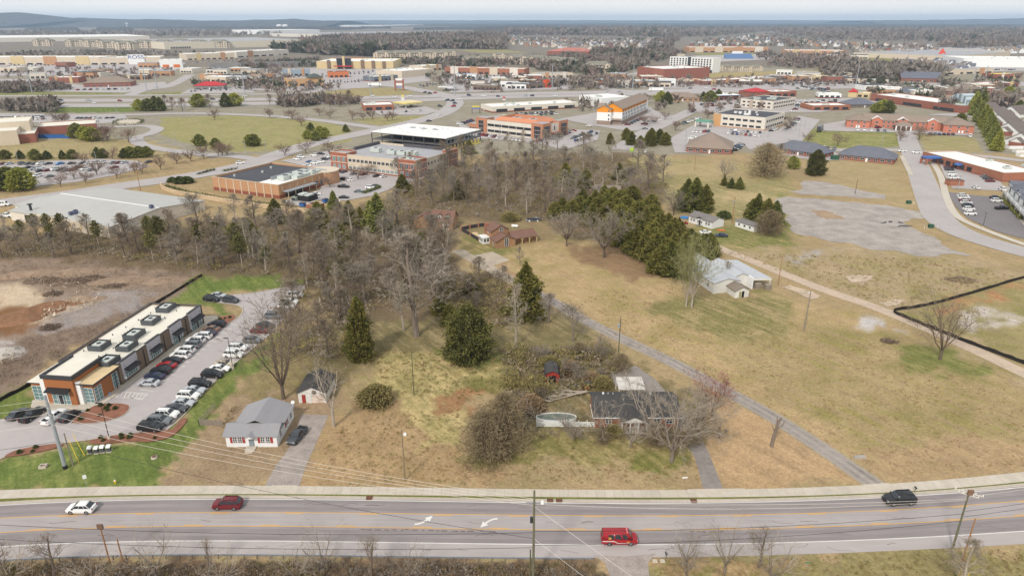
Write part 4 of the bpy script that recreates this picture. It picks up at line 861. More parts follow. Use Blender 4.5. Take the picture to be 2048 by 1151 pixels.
door(ga,'f',1.15,.75,1.95,REDP);door(ga,'f',2.2,1.15,1.85,SIDG);part('garage_door',MB().box(2.95,5.3,-.05,-.01,.02,2.0),[M('peeling_door',(222,204,192),.2,4,.9,dirt=.6)],ga)
part('hoop_board',MB().tube((3.4,-.12,2.55),(3.4,-.03,2.55),.48,.48,16).tube((3.4,-.35,2.3),(3.4,-.12,2.3),.04,.04,5),[M('old_board',(126,112,104),.1)],ga)
fn=MB();rd=random.Random(5)
a,b=P(398,850),P(446,851);n=26
for i in range(n):
 q=a.lerp(b,i/n);fn.box(q.x,q.x+.16,q.y,q.y+.03,0,1.35+rd.uniform(-.08,.08))
for i in range(12):
 q=P(*lerp((398,850),(432,812),i/12));fn.box(q.x,q.x+.12,q.y,q.y+.1,0,1.4+rd.uniform(-.1,.1))
single('fence',fn,[WOODG],'grey weathered plank fence beside the white cottage','fence')
o=P(1190,856)
rh=thing('house','overgrown brick bungalow with black shingle roof and a white columned porch','house',o,0)
W_=16.4
part('wall',MB().box(0,W_,.3,9.2,-.3,2.75),[BRKO],rh)
k=MB().gable(0,W_,.3,9.2,2.76,1.75,'x',0,.5,.12);part('roof',k,[SHK],rh)
part('fascia',MB().box(-.52,W_+.52,-.29,-.21,2.42,2.62).box(-.62,-.53,-.2,4.75,2.62,2.72),[WHT],rh)
for x in(0,W_):part('gable_end',MB().hexa([(x-.02,.3,2.75),(x+.02,.3,2.75),(x+.02,9.2,2.75),(x-.02,9.2,2.75)],[(x-.02,4.74,4.5),(x+.02,4.74,4.5),(x+.02,4.76,4.5),(x-.02,4.76,4.5)]),[BRKO],rh)
part('porch_roof',MB().gable(4.9,9.9,-1.7,3.2,2.6,1.0,'y',0,.25,.1),[SHK],rh)
part('pediment',MB().hexa([(4.8,-1.85,2.42),(10.0,-1.85,2.42),(10.0,-1.75,2.42),(4.8,-1.75,2.42)],[(7.39,-1.85,3.5),(7.41,-1.85,3.5),(7.41,-1.75,3.5),(7.39,-1.75,3.5)]),[SIDG],rh)
for x in(5.0,6.6,8.2,9.8):part('column',MB().box(x-.1,x+.1,-1.7,-1.5,0,2.42).box(x-.15,x+.15,-1.75,-1.45,2.3,2.418),[WHT],rh)
part('porch_floor',MB().box(4.7,10.1,-1.9,.3,-.2,.2),[CONC],rh)
for x in(2.6,6.6,12.2,14.6):put(rh,wmesh(1.3,1.3,GLD,WHT,(2,2)),'f',x,.95,off=-.3)
door(rh,'f',8.3,.95,2.0,WHT,.2).location.y=.26
for x,r_ in((2.2,.22),(3.2,.06),(4.2,.06),(11.8,.2)):part('roof_vent',MB().tube((x,6.4,3.6),(x,6.4,4.35),r_,r_,8),[WHT],rh)
cp=thing('carport','carport with a flat rusty white sheet roof behind the brick bungalow','carport',P(1236,800),0)
part('roof',MB().hexa([(0,0,2.5),(5.8,0,2.5),(5.6,5.0,2.8),(.1,5.0,2.8)],[(0,0,2.62),(5.8,0,2.62),(5.6,5.0,2.92),(.1,5.0,2.92)]),[M('old_sheet_roof',(206,200,192),.2,1.2,.7,dirt=.8,stretch=(.25,2,1))],cp)
for x,y in((.15,.15),(5.6,.15),(.2,4.8),(5.4,4.8)):part('post',MB().box(x-.06,x+.06,y-.06,y+.06,0,2.49),[WHT],cp)
bs=thing('shed','red barn-shaped shed with a dark rounded roof','shed',P(1090,765),0)
prof=[(0,1.7),(.35,2.5),(1.6,3.05),(2.85,2.5),(3.2,1.7)]
k=MB().box(0,3.2,0,4.6,-.2,1.7);k.hexa([(x,0,z)for x,z in prof],[(x,4.6,z)for x,z in prof]);part('wall',k,[REDP],bs)
k=MB()
for(x0,z0),(x1,z1)in zip(prof,prof[1:]):k.hexa([(x0*1.04-.06,-.35,z0),(x1*1.04-.06,-.35,z1),(x1*1.04-.06,4.8,z1),(x0*1.04-.06,4.8,z0)],[(x0*1.04-.06,-.35,z0+.1),(x1*1.04-.06,-.35,z1+.1),(x1*1.04-.06,4.8,z1+.1),(x0*1.04-.06,4.8,z0+.1)])
part('roof',k,[SHK],bs);part('doorway',MB().box(.9,2.4,-.03,.0,.0,1.75),[M('dark_opening',(30,28,28),.1)],bs)
pl=thing('swimming_pool','above-ground pool with murky green water and a white rim behind the white fence','pool',P(1071,847),0)
out=[(math.cos(t)*4.1+4.2,math.sin(t)*1.5+1.3)for t in np.linspace(0,2*math.pi,29)[:-1]]
k=MB()
for(a,b),(c,d)in zip(out,out[1:]+out[:1]):
 s=.965;e=lambda p:((p[0]-4.2)*s+4.2,(p[1]-1.3)*s+1.3)
 k.hexa([(a,b,0),(c,d,0),(*e((c,d)),0),(*e((a,b)),0)],[(a,b,.95),(c,d,.95),(*e((c,d)),.95),(*e((a,b)),.95)])
part('rim',k,[WHT],pl);part('water',MB().prism([((x-4.2)*.96+4.2,(y-1.3)*.96+1.3)for x,y in out],.0,.72),[M('murky_water',(92,104,92),.12,1,.15,spec=.5)],pl)
pf=thing('fence','white vinyl pool fence in front of the murky pool','fence',P(1073,853),0)
wl=P(1190,851).x-P(1073,853).x
for i in range(8):
 x=wl*i/7;part('fence_post',MB().box(x-.07,x+.07,-.07,.07,0,1.35).box(x-.1,x+.1,-.1,.1,1.352,1.42),[WHT],pf)
 if i<7:
  m=MB().box(x+.07,x+wl/7-.07,-.03,.03,.1,.2).box(x+.07,x+wl/7-.07,-.03,.03,1.05,1.15)
  for j in range(13):m.box(x+.1+j*(wl/7-.2)/13,x+.1+(j+.82)*(wl/7-.2)/13,-.02,.02,.2,1.05)
  part('fence_panel',m,[WHT],pf)
ft=thing('fallen_tree','fallen pale tree lying beside the brick bungalow','fallen tree',P(1174,788),0)
k=MB();rd=random.Random(11)
def limb(p,q,r0,r1,n=5):
 pts=[Vector(p).lerp(Vector(q),i/n)+Vector((rd.gauss(0,.12),rd.gauss(0,.15),rd.gauss(0,.1)))*(0 if i==0 else 1)for i in range(n+1)]
 for i in range(n):k.tube(pts[i],pts[i+1],r0+(r1-r0)*i/n,r0+(r1-r0)*(i+1)/n,5)
 return pts
tw=MB()
for q in((-9.0,.6,.6),(-9.5,-2.2,.5),(-8.2,-3.4,.3)):
 pts=limb((0,0,.7),q,.2,.05,6)
 for p in pts[2:]:
  for _ in range(4):
   e=p+Vector((rd.uniform(-2.6,-.6),rd.uniform(-1.5,1.5),rd.uniform(-.2,.8)));limb(p,e,.06,.02,2)
   for _ in range(6):
    f=e+Vector((rd.uniform(-1.2,.2),rd.uniform(-.8,.8),rd.uniform(-.3,.5)));tw.poly([e+Vector((0,.03,0)),f,e-Vector((0,.03,.03))])
part('trunk',k,[BARKP],ft);part('crown',tw,[TWP],ft)
single('tarp',MB().hexa([(0,0,0),(2.2,.2,0),(2.5,1.4,0),(.4,1.6,0)],[(0.2,.2,.25),(2.0,.3,.4),(2.1,1.2,.5),(.6,1.4,.3)]),[M('blue_tarp',(72,92,108),.15,2,.6)],'crumpled dark blue tarp on the weeds behind the fallen tree','tarp',P(1136,774))
sh=thing('playhouse','tiny red playhouse with a dark roof in the weeds behind the brick bungalow','playhouse',P(1166,777),0);pitched(sh,0,1.5,0,1.2,1.0,REDP,SHK,.5,'x',oh=.1)
HBRK=M('house_brick',(160,124,94),.14,2,.9,brick=(.24,.08))
o=P(993,497)
bh=thing('house','brick split-level house with brown shingle roofs and an arched porch','house',o,R(25))
pitched(bh,0,7.4,0,5.2,2.6,HBRK,SHB,1.7,'y',oh=.45);pitched(bh,.3,7.1,5.2,10.8,4.9,HBRK,SHB,1.7,'y',oh=.45)
pitched(bh,7.4,16.6,2.2,7.4,2.6,HBRK,SHB,1.5,'x',oh=.4)
put(bh,wmesh(1.5,3.0,GLD,WHT,(2,4)),'f',3.9,.4);put(bh,wmesh(1.5,1.3,GLD,WHT,(2,2)),'f',4.2,4.5,off=-5.2);put(bh,wmesh(.9,1.5,GLD,WHT,(2,1)),'l',2.6,.6);put(bh,wmesh(.6,.6,GLD,WHT),'l',7.8,3.6,off=-.3)
for i in range(4):
 x=7.6+i*2.95;part('porch_pillar',MB().box(x-.14,x+.14,.9,1.15,0,2.25),[M('tan_trim',(206,186,140),.05)],bh)
 if i<3:
  m=MB();n=8
  for j in range(n):
   t0,t1=math.pi*j/n,math.pi*(j+1)/n;c=x+1.475
   m.hexa([(c-math.cos(t0)*1.33,.92,1.5+math.sin(t0)*.7),(c-math.cos(t1)*1.33,.92,1.5+math.sin(t1)*.7),(c-math.cos(t1)*1.33,1.12,1.5+math.sin(t1)*.7),(c-math.cos(t0)*1.33,1.12,1.5+math.sin(t0)*.7)],[(c-math.cos(t0)*1.33,.92,2.35),(c-math.cos(t1)*1.33,.92,2.35),(c-math.cos(t1)*1.33,1.12,2.35),(c-math.cos(t0)*1.33,1.12,2.35)])
  part('arch',m,[M('tan_trim',(0,0,0))],bh)
part('porch_roof',MB().hexa([(7.3,.6,2.36),(16.9,.6,2.36),(16.9,2.1,2.62),(7.3,2.1,2.62)],[(7.3,.6,2.5),(16.9,.6,2.5),(16.9,2.1,2.8),(7.3,2.1,2.8)]),[SHB],bh)
part('chimney',MB().box(.1,1.5,10.3,11.2,0,6.2).box(0,1.6,10.2,11.3,6.202,6.35),[BRKO],bh)
part('sunroom',MB().box(-2.4,.29,6.6,10.4,0,2.3).box(-2.6,.29,6.4,10.6,2.302,2.45),[WHT],bh)
row(bh,'l',6.8,10.2,4,.7,.7,1.3,off=2.4);row(bh,'f',-2.2,.1,2,.7,.9,1.3,off=-6.6)
fe=thing('fence','dark metal patio fence with brick posts beside the split-level house','fence')
pts=[(958,482),(941,472),(923,461),(940,457),(957,454),(972,452)];dm=MB()
for a,b in zip(pts,pts[1:]):
 p,q=P(*a),P(*b);u=(q-p).normalized()*.3;s=Vector((-u.y,u.x,0))*.1
 part('fence_panel',MB().hexa([p+u-s,q-u-s,q-u+s,p+u+s],[x+Vector((0,0,1.4))for x in(p+u-s,q-u-s,q-u+s,p+u+s)]),[M('dark_fence',(66,62,66),.1,2)],fe)
for a in pts:q=P(*a);part('fence_post',MB().box(q.x-.25,q.x+.25,q.y-.25,q.y+.25,0,1.6).box(q.x-.3,q.x+.3,q.y-.3,q.y+.3,1.602,1.7),[BRKO],fe)
L_=smooth_line([(938,471),(945,466),(955,466),(958,474),(956,478),(945,474)],4,True);flat('patio',L_,.05,M('patio_paving',(206,180,140),.08,2))
pt=thing('gas_tank','white horizontal propane tank behind the split-level house','tank',P(1024,455),R(-12))
k=MB();k.tube((0,0,.75),(2.2,0,.75),.5,.5,12);k.tube((-.25,0,.75),(0,0,.75),.28,.5,12);k.tube((2.2,0,.75),(2.45,0,.75),.5,.28,12);part('tank',k,[WHT],pt)
for x in(.4,1.8):part('leg',MB().box(x-.1,x+.1,-.35,.35,0,.4),[CONC],pt)
bo=thing('boat','dark boat on a trailer at the edge of the wood behind the split-level house','boat',P(1057,442),R(4))
k=MB();hull=[(-.6,.05),(.6,.35),(2.,.75),(4.8,.8)];n0=None
for i,(x,b)in enumerate(hull[:-1]):
 x1,b1=hull[i+1];k.hexa([(x,-b*.5,.6),(x1,-b1*.5,.45),(x1,b1*.5,.45),(x,b*.5,.6)],[(x,-b,1.25),(x1,-b1,1.15),(x1,b1,1.15),(x,b,1.25)])
part('hull',k,[M('paint_boat',(60,58,70),.1,1,.3)],bo);part('windscreen',MB().hexa([(2.2,-.6,1.16),(2.3,-.6,1.16),(2.3,.6,1.16),(2.2,.6,1.16)],[(2.5,-.5,1.6),(2.55,-.5,1.6),(2.55,.5,1.6),(2.5,.5,1.6)]),[GLB],bo);part('seat',MB().box(2.8,3.4,-.5,.5,1.15,1.55),[M('boat_seat',(150,150,160),.1)],bo)
part('motor',MB().box(4.8,5.2,-.2,.2,.7,1.8),[BLK],bo)
for x in(.3,3.6):
 for y in(-.8,.8):part('wheel',MB().tube((x,y-.1,.3),(x,y+.1,.3),.3,.3,10),[WHT],bo)
part('trailer',MB().box(-1.2,4.4,-.7,.7,.35,.44),[STEEL],bo)
hb=thing('house','brick house with brown roof and white dormers hidden behind bare trees','house',P(862,458),R(-8))
pitched(hb,0,8.6,0,9,3.2,HBRK,SHB,3.2,'x',oh=.4);
for x in(3.2,6.4):
 m=MB().box(x-.7,x+.7,1.4,3.2,4.0,5.2);d=part('dormer',m,[WHT],hb);part('roof',MB().gable(x-.7,x+.7,1.2,3.6,5.21,.6,'y',0,.15),[SHB],d);part('window',wmesh(.7,.9,GLD,WHT,(1,2)),None,d,loc=(x,1.36,4.15))
door(hb,'f',5.8,2.4,2.2,WHT);put(hb,wmesh(1.,1.4,GLD,WHT,(2,2)),'f',2,1.)
pitched(hb,-7,0,1.5,7,3.0,HBRK,SHB,2,'y',oh=.3)
ru=thing('house','derelict white house with dark roof half hidden among bare trees','house',P(1186,391),R(-16));pitched(ru,0,12,0,7,2.8,SIDG,SHX,1.6,'x',oh=.3);pitched(ru,6.2,10.5,-2.4,0,2.4,SIDG,SHX,.8,'y',oh=.2);row(ru,'f',.5,6,3,.9,.9,1.2)
mh=thing('mobile_home','white mobile home with grey gable roof and small porch gable','house',P(1377,444),R(-56))
pitched(mh,0,11.6,0,7.0,2.7,SIDW,SHG,1.3,'x',oh=.3);part('porch_gable',MB().box(4.4,7.4,-.3,.0,.3,2.7).gable(4.2,7.6,-.6,2.2,2.7,.9,'y',1,.1),[SIDW,SHG],mh)
for x in(1.4,2.8,8.9,10.2):put(mh,wmesh(.95,1.2,GLD,WHT,(2,2)),'f',x,1.0)
for x in(5.0,6.8):put(mh,wmesh(.6,1.2,GLD,WHT),'f',x,1.0,off=.3)
door(mh,'f',5.9,.9,2.,GLD,.35).location.y=-.34;part('step',MB().box(5.3,6.5,-1.6,-.34,0,.3),[WOODG],mh)
th=thing('trailer_house','small low white trailer cabin with a dark flat roof beside a cedar clump','cabin',P(1470,452),R(-60));pitched(th,0,9.2,0,5.0,2.1,SIDW,SHG,.5,'x',oh=.25);row(th,'f',.6,8.6,3,.8,1.0,.9);put(th,wmesh(1.4,.9,GLD,WHT,(2,1)),'r',2.5,.7,9.2);door(th,'f',3.2,.8,1.8,WHT)
wb=thing('workshop','old white block workshop with pale metal roof along the dirt track','building',P(1426,587),R(14))
pitched(wb,0,8.6,0,25,3.3,SIDG,RML,1.1,'y',oh=.35);pitched(wb,8.6,13.4,3.2,17,3.4,SIDG,RML,.9,'y',oh=.3)
part('carport_roof',MB().hexa([(13.4,1.2,3.05),(19.2,.2,2.95),(17.6,16.8,3.3),(13.4,17.1,3.5)],[(13.4,1.2,3.2),(19.2,.2,3.1),(17.6,16.8,3.45),(13.4,17.1,3.65)]),[RML],wb)
part('carport_fascia',MB().hexa([(13.4,1.1,2.55),(19.2,.1,2.5),(19.2,.18,2.5),(13.4,1.18,2.55)],[(13.4,1.1,3.1),(19.2,.1,3.0),(19.2,.18,3.0),(13.4,1.18,3.1)]),[SIDG],wb)
part('end_wall',MB().box(13.0,13.4,.6,3.2,-.2,3.6),[SIDW],wb);part('post',MB().box(18.8,19.0,.3,.5,0,2.95),[WHT],wb);part('back_wall',MB().box(14,17.6,16.2,16.5,0,3.2),[WOODG],wb)
put(wb,wmesh(.8,1.4,GLD,WHT),'l',3.2,1.0)
pitched(wb,4.4,8.8,-4.6,0,2.3,SIDG,SHX,1.0,'y',oh=.4);door(wb,'f',6.9,.75,1.9,M('dark_opening',(0,0,0))).location.y=-4.64;put(wb,wmesh(.7,1.8,GLD,M('cream_paint',(226,214,160),.05),(2,5)),'f',6.0,.15,off=4.6)
for x,y in((14.2,.2),(16.8,-1.2)):single('tarp',MB().box(0,1.9,0,1.6,0,1.3).gable(0,1.9,0,1.6,1.3,.3,'x',0,.05),[WOODG],'grey covered bin %s the workshop carport post'%('left of' if x<15 else 'right of'),'bin',wb.location+Matrix.Rotation(R(14),3,'Z')@Vector((x,y,0)),R(14)).name='covered_bin'
MAT=dict(BRKR=BRKR,BRKO=BRKO,BRKT=BRKT,BRKB=BRKB,STUC=STUC,STUL=STUL,STUY=STUY,WHT=WHT,SIDW=SIDW,LAV=LAV,TERR=TERR,DKM=DKM,GLB=GLB,STEEL=STEEL,ORG=ORG)
a,yaw,w=frame((24,440),(223,475))
mt=thing('metal_building','wide low metal building with a pale grey ridged roof behind the left-hand trees','building',a,yaw)
D=44;
part('wall',MB().box(0,w,0,D,-.3,3.9).hexa([(w-.02,0,3.9),(w,0,3.9),(w,D,3.9),(w-.02,D,3.9)],[(w-.02,D/2-.1,6.0),(w,D/2-.1,6.0),(w,D/2,6.0),(w-.02,D/2,6.0)]),[M('ribbed_wall',(224,216,204),.06,1,.7,dirt=.3)],mt)
part('roof',MB().gable(0,w,0,D,3.91,2.1,'x',0,.4,.15),[M('standing_seam_roof',(186,184,179),.07,.35,.5,metal=.1,dirt=.15,stretch=(4,.1,1))],mt)
part('ridge_cap',MB().box(-.4,w+.4,D/2-.3,D/2+.3,6.12,6.24),[WHT],mt)
for i in range(7):part('seam',MB().box(w*(i+.5)/7-.04,w*(i+.5)/7+.04,.3,.34,4.1,4.14),[STEEL],mt)if False else None
part('parapet',MB().box(14,w,-.5,-.02,-.2,4.4),[M('stained_wall',(214,200,182),.08,1,.8,dirt=.5)],mt)
for i in range(6):part('panel',MB().box(18+i*6,19.4+i*6,-.56,-.504,1.2,3.0),[STUY],mt)
part('vent',MB().tube((9,3,4.2),(9,3,6.6),.5,.5,10).box(8.3,9.7,2.3,3.7,6.602,7.0),[DKM],mt)
for x,y in((30,6),(31,5),(30.4,3.8),(w-3,20)):units(mt,[(x,y,1.3,1.3,1.2)],M('blue_vent',(98,106,130),.1),4.2+min(y,D-y)*.095)
part('doorway',MB().box(9,13,-.03,.0,0,3.2),[M('dark_opening',(0,0,0))],mt)
pitched(mt,-10,0,8,30,3.2,SIDG,M('standing_seam_roof',(0,0,0)),1.0,'x',oh=.3)
bs,w=block('shop_building','tan brick shop with a half dark, half white flat roof behind the retaining wall',(428,380),(560,398),39,6.4,BRKT,RDK,STUC,(1.6,BRKD),.9)
part('white_roof',MB().box(w-15,w-.4,.4,38.6,5.504,5.6),[RWH],bs)
for i in range(8):part('pilaster',MB().box(4+i*4.6,4.5+i*4.6,-.16,-.004,0,6.1),[STUC],bs)
units(bs,[(w-10,10,4,7,2),(w-10,20,4,7,2.2),(w-5,14,3.5,9,2),(w-5,25,3,6,1.8)],HVAC,5.6)
part('unit_screen',MB().box(w-13,w-12.8,9,34,5.6,7.2).box(w-12.8,w-1,33.8,34,5.6,7.2),[STEEL],bs)
for y in(2,7,12,17,22,27,32):part('wall_lamp',MB().box(w+.004,w+.12,y,y+.3,3.6,5.4),[STUC],bs)
part('canopy',MB().box(w+.01,w+3.2,2,22,3.0,3.3),[STEEL],bs)
for i in range(5):part('post',MB().box(w+2.8,w+3.0,2.5+i*4.7,2.7+i*4.7,0,2.99),[STUC],bs)
row(bs,'r',23,38,4,1,2.2,2.4,w);part('doorway',MB().box(w+.002,w+.05,4,16,0,2.6),[GLD],bs)
part('entrance',MB().tube((w-4,36,0),(w-4,36,6.0),7,7,24).tube((w-4,36,6.004),(w-4,36,6.5),7.2,7.2,24,1),[BRKT,STUC],bs)
for i,(x,y)in enumerate(((6,8),(12,20),(8,30))):part('roof_vent',MB().tube((x,y,5.5),(x,y,6.5),.5,.6,8),[HVAC],bs)
de=thing('enclosure','black steel-walled plant enclosure at the canopy end of the tan brick shop','enclosure',P(590,401),R(-25))
for k in(MB().box(0,8,0,.2,0,2.6),MB().box(0,.2,.2,6,0,2.6),MB().box(7.8,8,.2,6,0,2.6),MB().box(.2,7.8,5.8,6,0,2.6)):part('screen',k,[BLKM],de)
part('cooler',MB().box(1,4,1,5,0,3.0).box(4.5,7,1,5,0,2.8),[HVAC],de)
single('generator',MB().box(0,2.6,0,2.2,0,1.9).box(.2,2.4,-.05,-.01,.3,1.6,1),[M('green_cabinet',(150,164,148),.05),DKM],'pale green cabinet beside the black plant enclosure','cabinet',P(583,402),R(-25)).name='cabinet'
de=thing('enclosure','brick bin enclosure beside a blue bin at the corner of the retaining wall','enclosure',P(613,418),R(-25))
walls(de,0,5.5,0,5,2.2,BRKO,STUC,t=.35)
def skip(p,rz,label,col=None,s=1.):
 t=thing('waste_bin',label,'bin',P(*p),rz);m=MB().hexa([(-1.2*s,-.8*s,.2),(1.2*s,-.8*s,.2),(1.2*s,.8*s,.2),(-1.2*s,.8*s,.2)],[(-1.3*s,-.95*s,1.5*s),(1.3*s,-.95*s,1.5*s),(1.3*s,.95*s,1.7*s),(-1.3*s,.95*s,1.7*s)])
 part('body',m,[col or BLUC],t);part('lid',MB().box(-1.32*s,1.32*s,-.98*s,.98*s,1.71*s,1.78*s),[DKM],t)
skip((606,413),R(-25),'blue waste bin left of the brick bin enclosure');skip((651,405),R(60),'blue waste bin standing alone by the tall pale tree');skip((562,396),R(-25),'blue waste bin against the corner of the tan brick shop',s=.7)
wl=smooth_line([(322,372),(325,378),(345,386),(380,393),(440,403),(500,412),(560,420),(633,428)],5);m=MB()
for p,q in zip(wl,wl[1:]):
 d=(q-p).normalized();nn=Vector((-d.y,d.x))*.25
 m.hexa([(*(p-nn),-.3),(*(q-nn),-.3),(*(q+nn),-.3),(*(p+nn),-.3)],[(*(p-nn),1.9),(*(q-nn),1.9),(*(q+nn),1.9),(*(p+nn),1.9)])
single('retaining_wall',m,[M('block_wall',(208,184,152),.08,1,.9,brick=(.9,.4))],'long tan block retaining wall below the tan brick shop','wall')
def hedge(pts,h,w,label,m=HEDG,n=26,group=None,seed=0):
 """clipped hedge: leaf sprays through a box that follows the line"""
 L=[P(*p).xy for p in pts];r=np.random.default_rng(seed+int(pts[0][0]));V=[]
 for a,b in zip(L,L[1:]):
  ln=(b-a).length;k=int(ln*n*h);t=r.random(k);d=(b-a).normalized();nn=Vector((-d.y,d.x))
  o=(r.random(k)-.5)*w;z=h*r.random(k)**.6
  V.append(np.stack([a.x+(b.x-a.x)*t+nn.x*o,a.y+(b.y-a.y)*t+nn.y*o,z],1))
 c=np.concatenate(V);k=len(c);u=r.normal(0,1,(k,3))*.34;v2=r.normal(0,1,(k,3))*.34
 v=np.stack([c,c+u,c+v2],1).reshape(-1,3);v[:,2]=np.maximum(v[:,2],.02)
 return tag(link('hedge',np_mesh('hedge',v,np.arange(len(v)).reshape(-1,3),[m])),label,'hedge',group)
hedge([(330,373),(380,388),(440,398),(500,406),(560,414),(600,420)],1.1,2.2,'long low hedge on top of the tan retaining wall',n=18)
hedge([(395,350),(420,343),(430,341)],1.0,1.2,'short clipped hedge by the drive behind the tan brick shop');hedge([(446,344),(475,338)],1.0,1.2,'clipped hedge along the back of the tan brick shop')
hedge([(727,388),(745,382),(760,376)],1.4,1.6,'dark clipped hedge at the corner of the office car park')
of,w=block('office_building','two-storey beige office with brick corner towers and a grey flat roof',(666,338),(833,358),39,8.8,STUC,RGR,STUC,(.8,BRKD),.9,'office')
for x0,x1,y0,y1 in((-.5,10.5,-.5,8),(w-10.5,w+.5,-.5,9),(w-4,w+.5,31,39.5)):
 m=MB();t=.35
 for z0,z1,mi in((-.3,4.1,0),(4.1,4.5,1),(4.5,7.4,0),(7.4,7.7,1),(7.7,9.4,0),(9.4,9.6,1)):
  m.box(x0,x1,y0,y0+t,z0,z1,mi);m.box(x0,x0+t,y0+t,y1,z0,z1,mi);m.box(x1-t,x1,y0+t,y1,z0,z1,mi)
 m.box(x0+t,x1-t,y1-t,y1,8.9,9.6,0);m.box(x0+t,x1-t,y0+t,y1-t,8.6,8.85,2);part('corner_tower',m,[M('tower_brick',(160,98,78),.1,1,.9,brick=(.4,.2)),STUC,RGR],of)
for z in(1.0,4.9):
 row(of,'f',.4,10,3,z,2.0,2.3,gl=GLT if z>2 else GLB,off=.5,mull=(2,2));row(of,'f',w-10,w-.4,3,z,2.0,2.3,gl=GLB if z<2 else GLS,off=.5,mull=(2,2))
 row(of,'f',11,w-11,12,z+.2,2.1,1.6,gl=GLD if z>2 else GLB,mull=(2,1));row(of,'r',10,31,7,z+.2,1.6,1.6,w,mull=(2,1));row(of,'r',32,39,2,z,2.0,2.3,w,off=.5,mull=(2,2));row(of,'r',.5,8.5,3,z,1.6,2.3,w,off=.5,mull=(2,2))
units(of,[(14,15,6,3,2.4),(26,14,5,3,2.2),(32.5,14,5,3,2.2),(38,15,6,3,2.4)],HVAC,7.95);units(of,[(w-8,3,2,1.5,1.2),(w-5,4,1.2,1.2,1.0)],HVAC,8.85)
[part('parapet',q,[M('dark_parapet',(92,90,94),.05)],of)for q in(MB().box(2,3,16,38,7.9,9.6),MB().box(20,w-8,37.8,38.6,7.9,9.6))]
a,yaw,w=frame((745,290),(893,305));D=40.5
co=thing('construction_frame','steel-framed office under construction with a white roof and yellow wall boards','building',a,yaw)
part('roof',MB().box(-.4,w+.4,-.4,D+.4,8.3,8.75),[RWH],co);part('floor_slab',MB().box(.4,w-.4,.4,D-.4,4.0,4.3),[M('bare_slab',(120,118,116),.1)],co)
part('interior_shade',MB().box(12,w-8,8,D-6,0,8.29),[M('dark_interior',(70,70,72),.3,.4)],co)  # solid block coloured dark to stand for the shade inside the frame
for i in range(8):
 for j in range(5):
  if i in(0,7)or j in(0,4):x,y=w*i/7,D*j/4;part('column',MB().box(x-.22,x+.22,y-.22,y+.22,0,8.29),[STLD],co)
part('beam',MB().box(0,w,-.15,.15,7.9,8.29).box(0,w,-.15,.15,3.9,4.3).box(w-.15,w+.15,.15,D,7.9,8.29).box(w-.15,w+.15,.15,D,3.9,4.3),[STLD],co)
m=MB()
for i in range(10):y=D*i/10;m.box(w+.16,w+.3,y+.4,y+1.3,4.3,7.9);m.box(w+.16,w+.3,y+1.3,y+D/10,4.3,5.2);m.box(w+.16,w+.3,y+1.3,y+D/10,7.0,7.9)
part('stud_wall',m,[M('stud_grey',(128,130,134),.08)],co)
for i in range(10):part('wall_board',MB().box(w+.16,w+.34,D*i/10+.2,D*i/10+1.8,0,3.3).box(w+.16,w+.34,D*i/10+1.8,D*(i+1)/10,0,1.2),[YELP],co)
part('wall_board',MB().box(0,7,-.35,-.16,0,1.6).box(w-11,w,-.35,-.16,0,2.2),[YELP],co)
for i in range(14):x=4+(i*7.3)%(w-8);y=3+(i*11.7)%(D-6);part('roof_prop',MB().tube((x,y,8.75),(x,y,10.1),.07,.07,5).tube((x,y,10),(x+1.4,y,8.75),.06,.06,4),[STEEL],co)
for i in range(3):units(co,[(12+i*9,24,4,2.5,.3)],STEEL,8.75)
oo,w=block('office_building','two-storey cream office with terracotta towers and an orange mansard roof',(955,264),(1085,280),29,9.4,STUL,RGR,STUL,None,.7,'office')
for x0,x1,y0,y1 in((-.6,9,-.6,8),(w-9,w+.6,-.6,9),(w-5,w+.6,19,29.6)):part('corner_tower',MB().box(x0,x1,y0,y1,-.3,10.6,0,1),[TERR,RGR],oo)
m=MB();ring=lambda x0,x1,y0,y1,z:[(x0,y0,z),(x1,y0,z),(x1,y1,z),(x0,y1,z)]
o1,i1=ring(14,w-6,2,25,9.3),ring(17,w-9,5,22,12.0)
for i in range(4):
 j=(i+1)%4;m.hexa([o1[i],o1[j],(*i1[j][:2],9.31),(*i1[i][:2],9.31)],[(*o1[i][:2],9.7),(*o1[j][:2],9.7),i1[j],i1[i]])
part('mansard_roof',m,[TERO],oo);units(oo,[(24,9,6,5,2.6),(38,9,6,5,2.6)],HVAC,8.8)
for z,hh in((1.2,1.7),(5.2,1.7)):row(oo,'f',9.4,w-9.4,6,z,6.0,hh,mull=(7,1),fr=DKM)
for z in(.6,3.4,6.2):row(oo,'f',w-7,w-1,1,z,5.4,2.5,off=.6,mull=(4,1),fr=STEEL);row(oo,'r',.2,8,1,z,6.6,2.5,w,off=.6,mull=(5,1),fr=STEEL);row(oo,'r',20,29,1,z,7,2.5,w,off=.6,mull=(5,1),fr=STEEL);row(oo,'f',1,7,1,z,4.6,2.5,off=.6,mull=(3,1),fr=STEEL)
row(oo,'r',10,18,1,5,1.6,3,w);part('annex',MB().box(-9,-.61,1,16,-.3,5.4,0,1),[TERR,RGR],oo);row(oo,'f',-8.5,-1,3,1.4,1.6,1.8,off=-1)
part('entrance_canopy',MB().box(w+.02,w+4,10,18,3.2,3.6),[M('red_canopy',(136,74,62),.08)],oo)
a,yaw,w=frame((1243,250),(1295,225))
ho=thing('hotel','long white hotel with an orange top storey and a brown gable roof','hotel',a,yaw);D=15.5
m=MB();m.box(0,w,0,D,-.3,3.2,2);m.box(0,w,0,D,3.2,9.4,0);m.box(0,w-5,0,D,9.4,12.2,1);m.box(w-5,w,0,D,9.4,12.4,0)
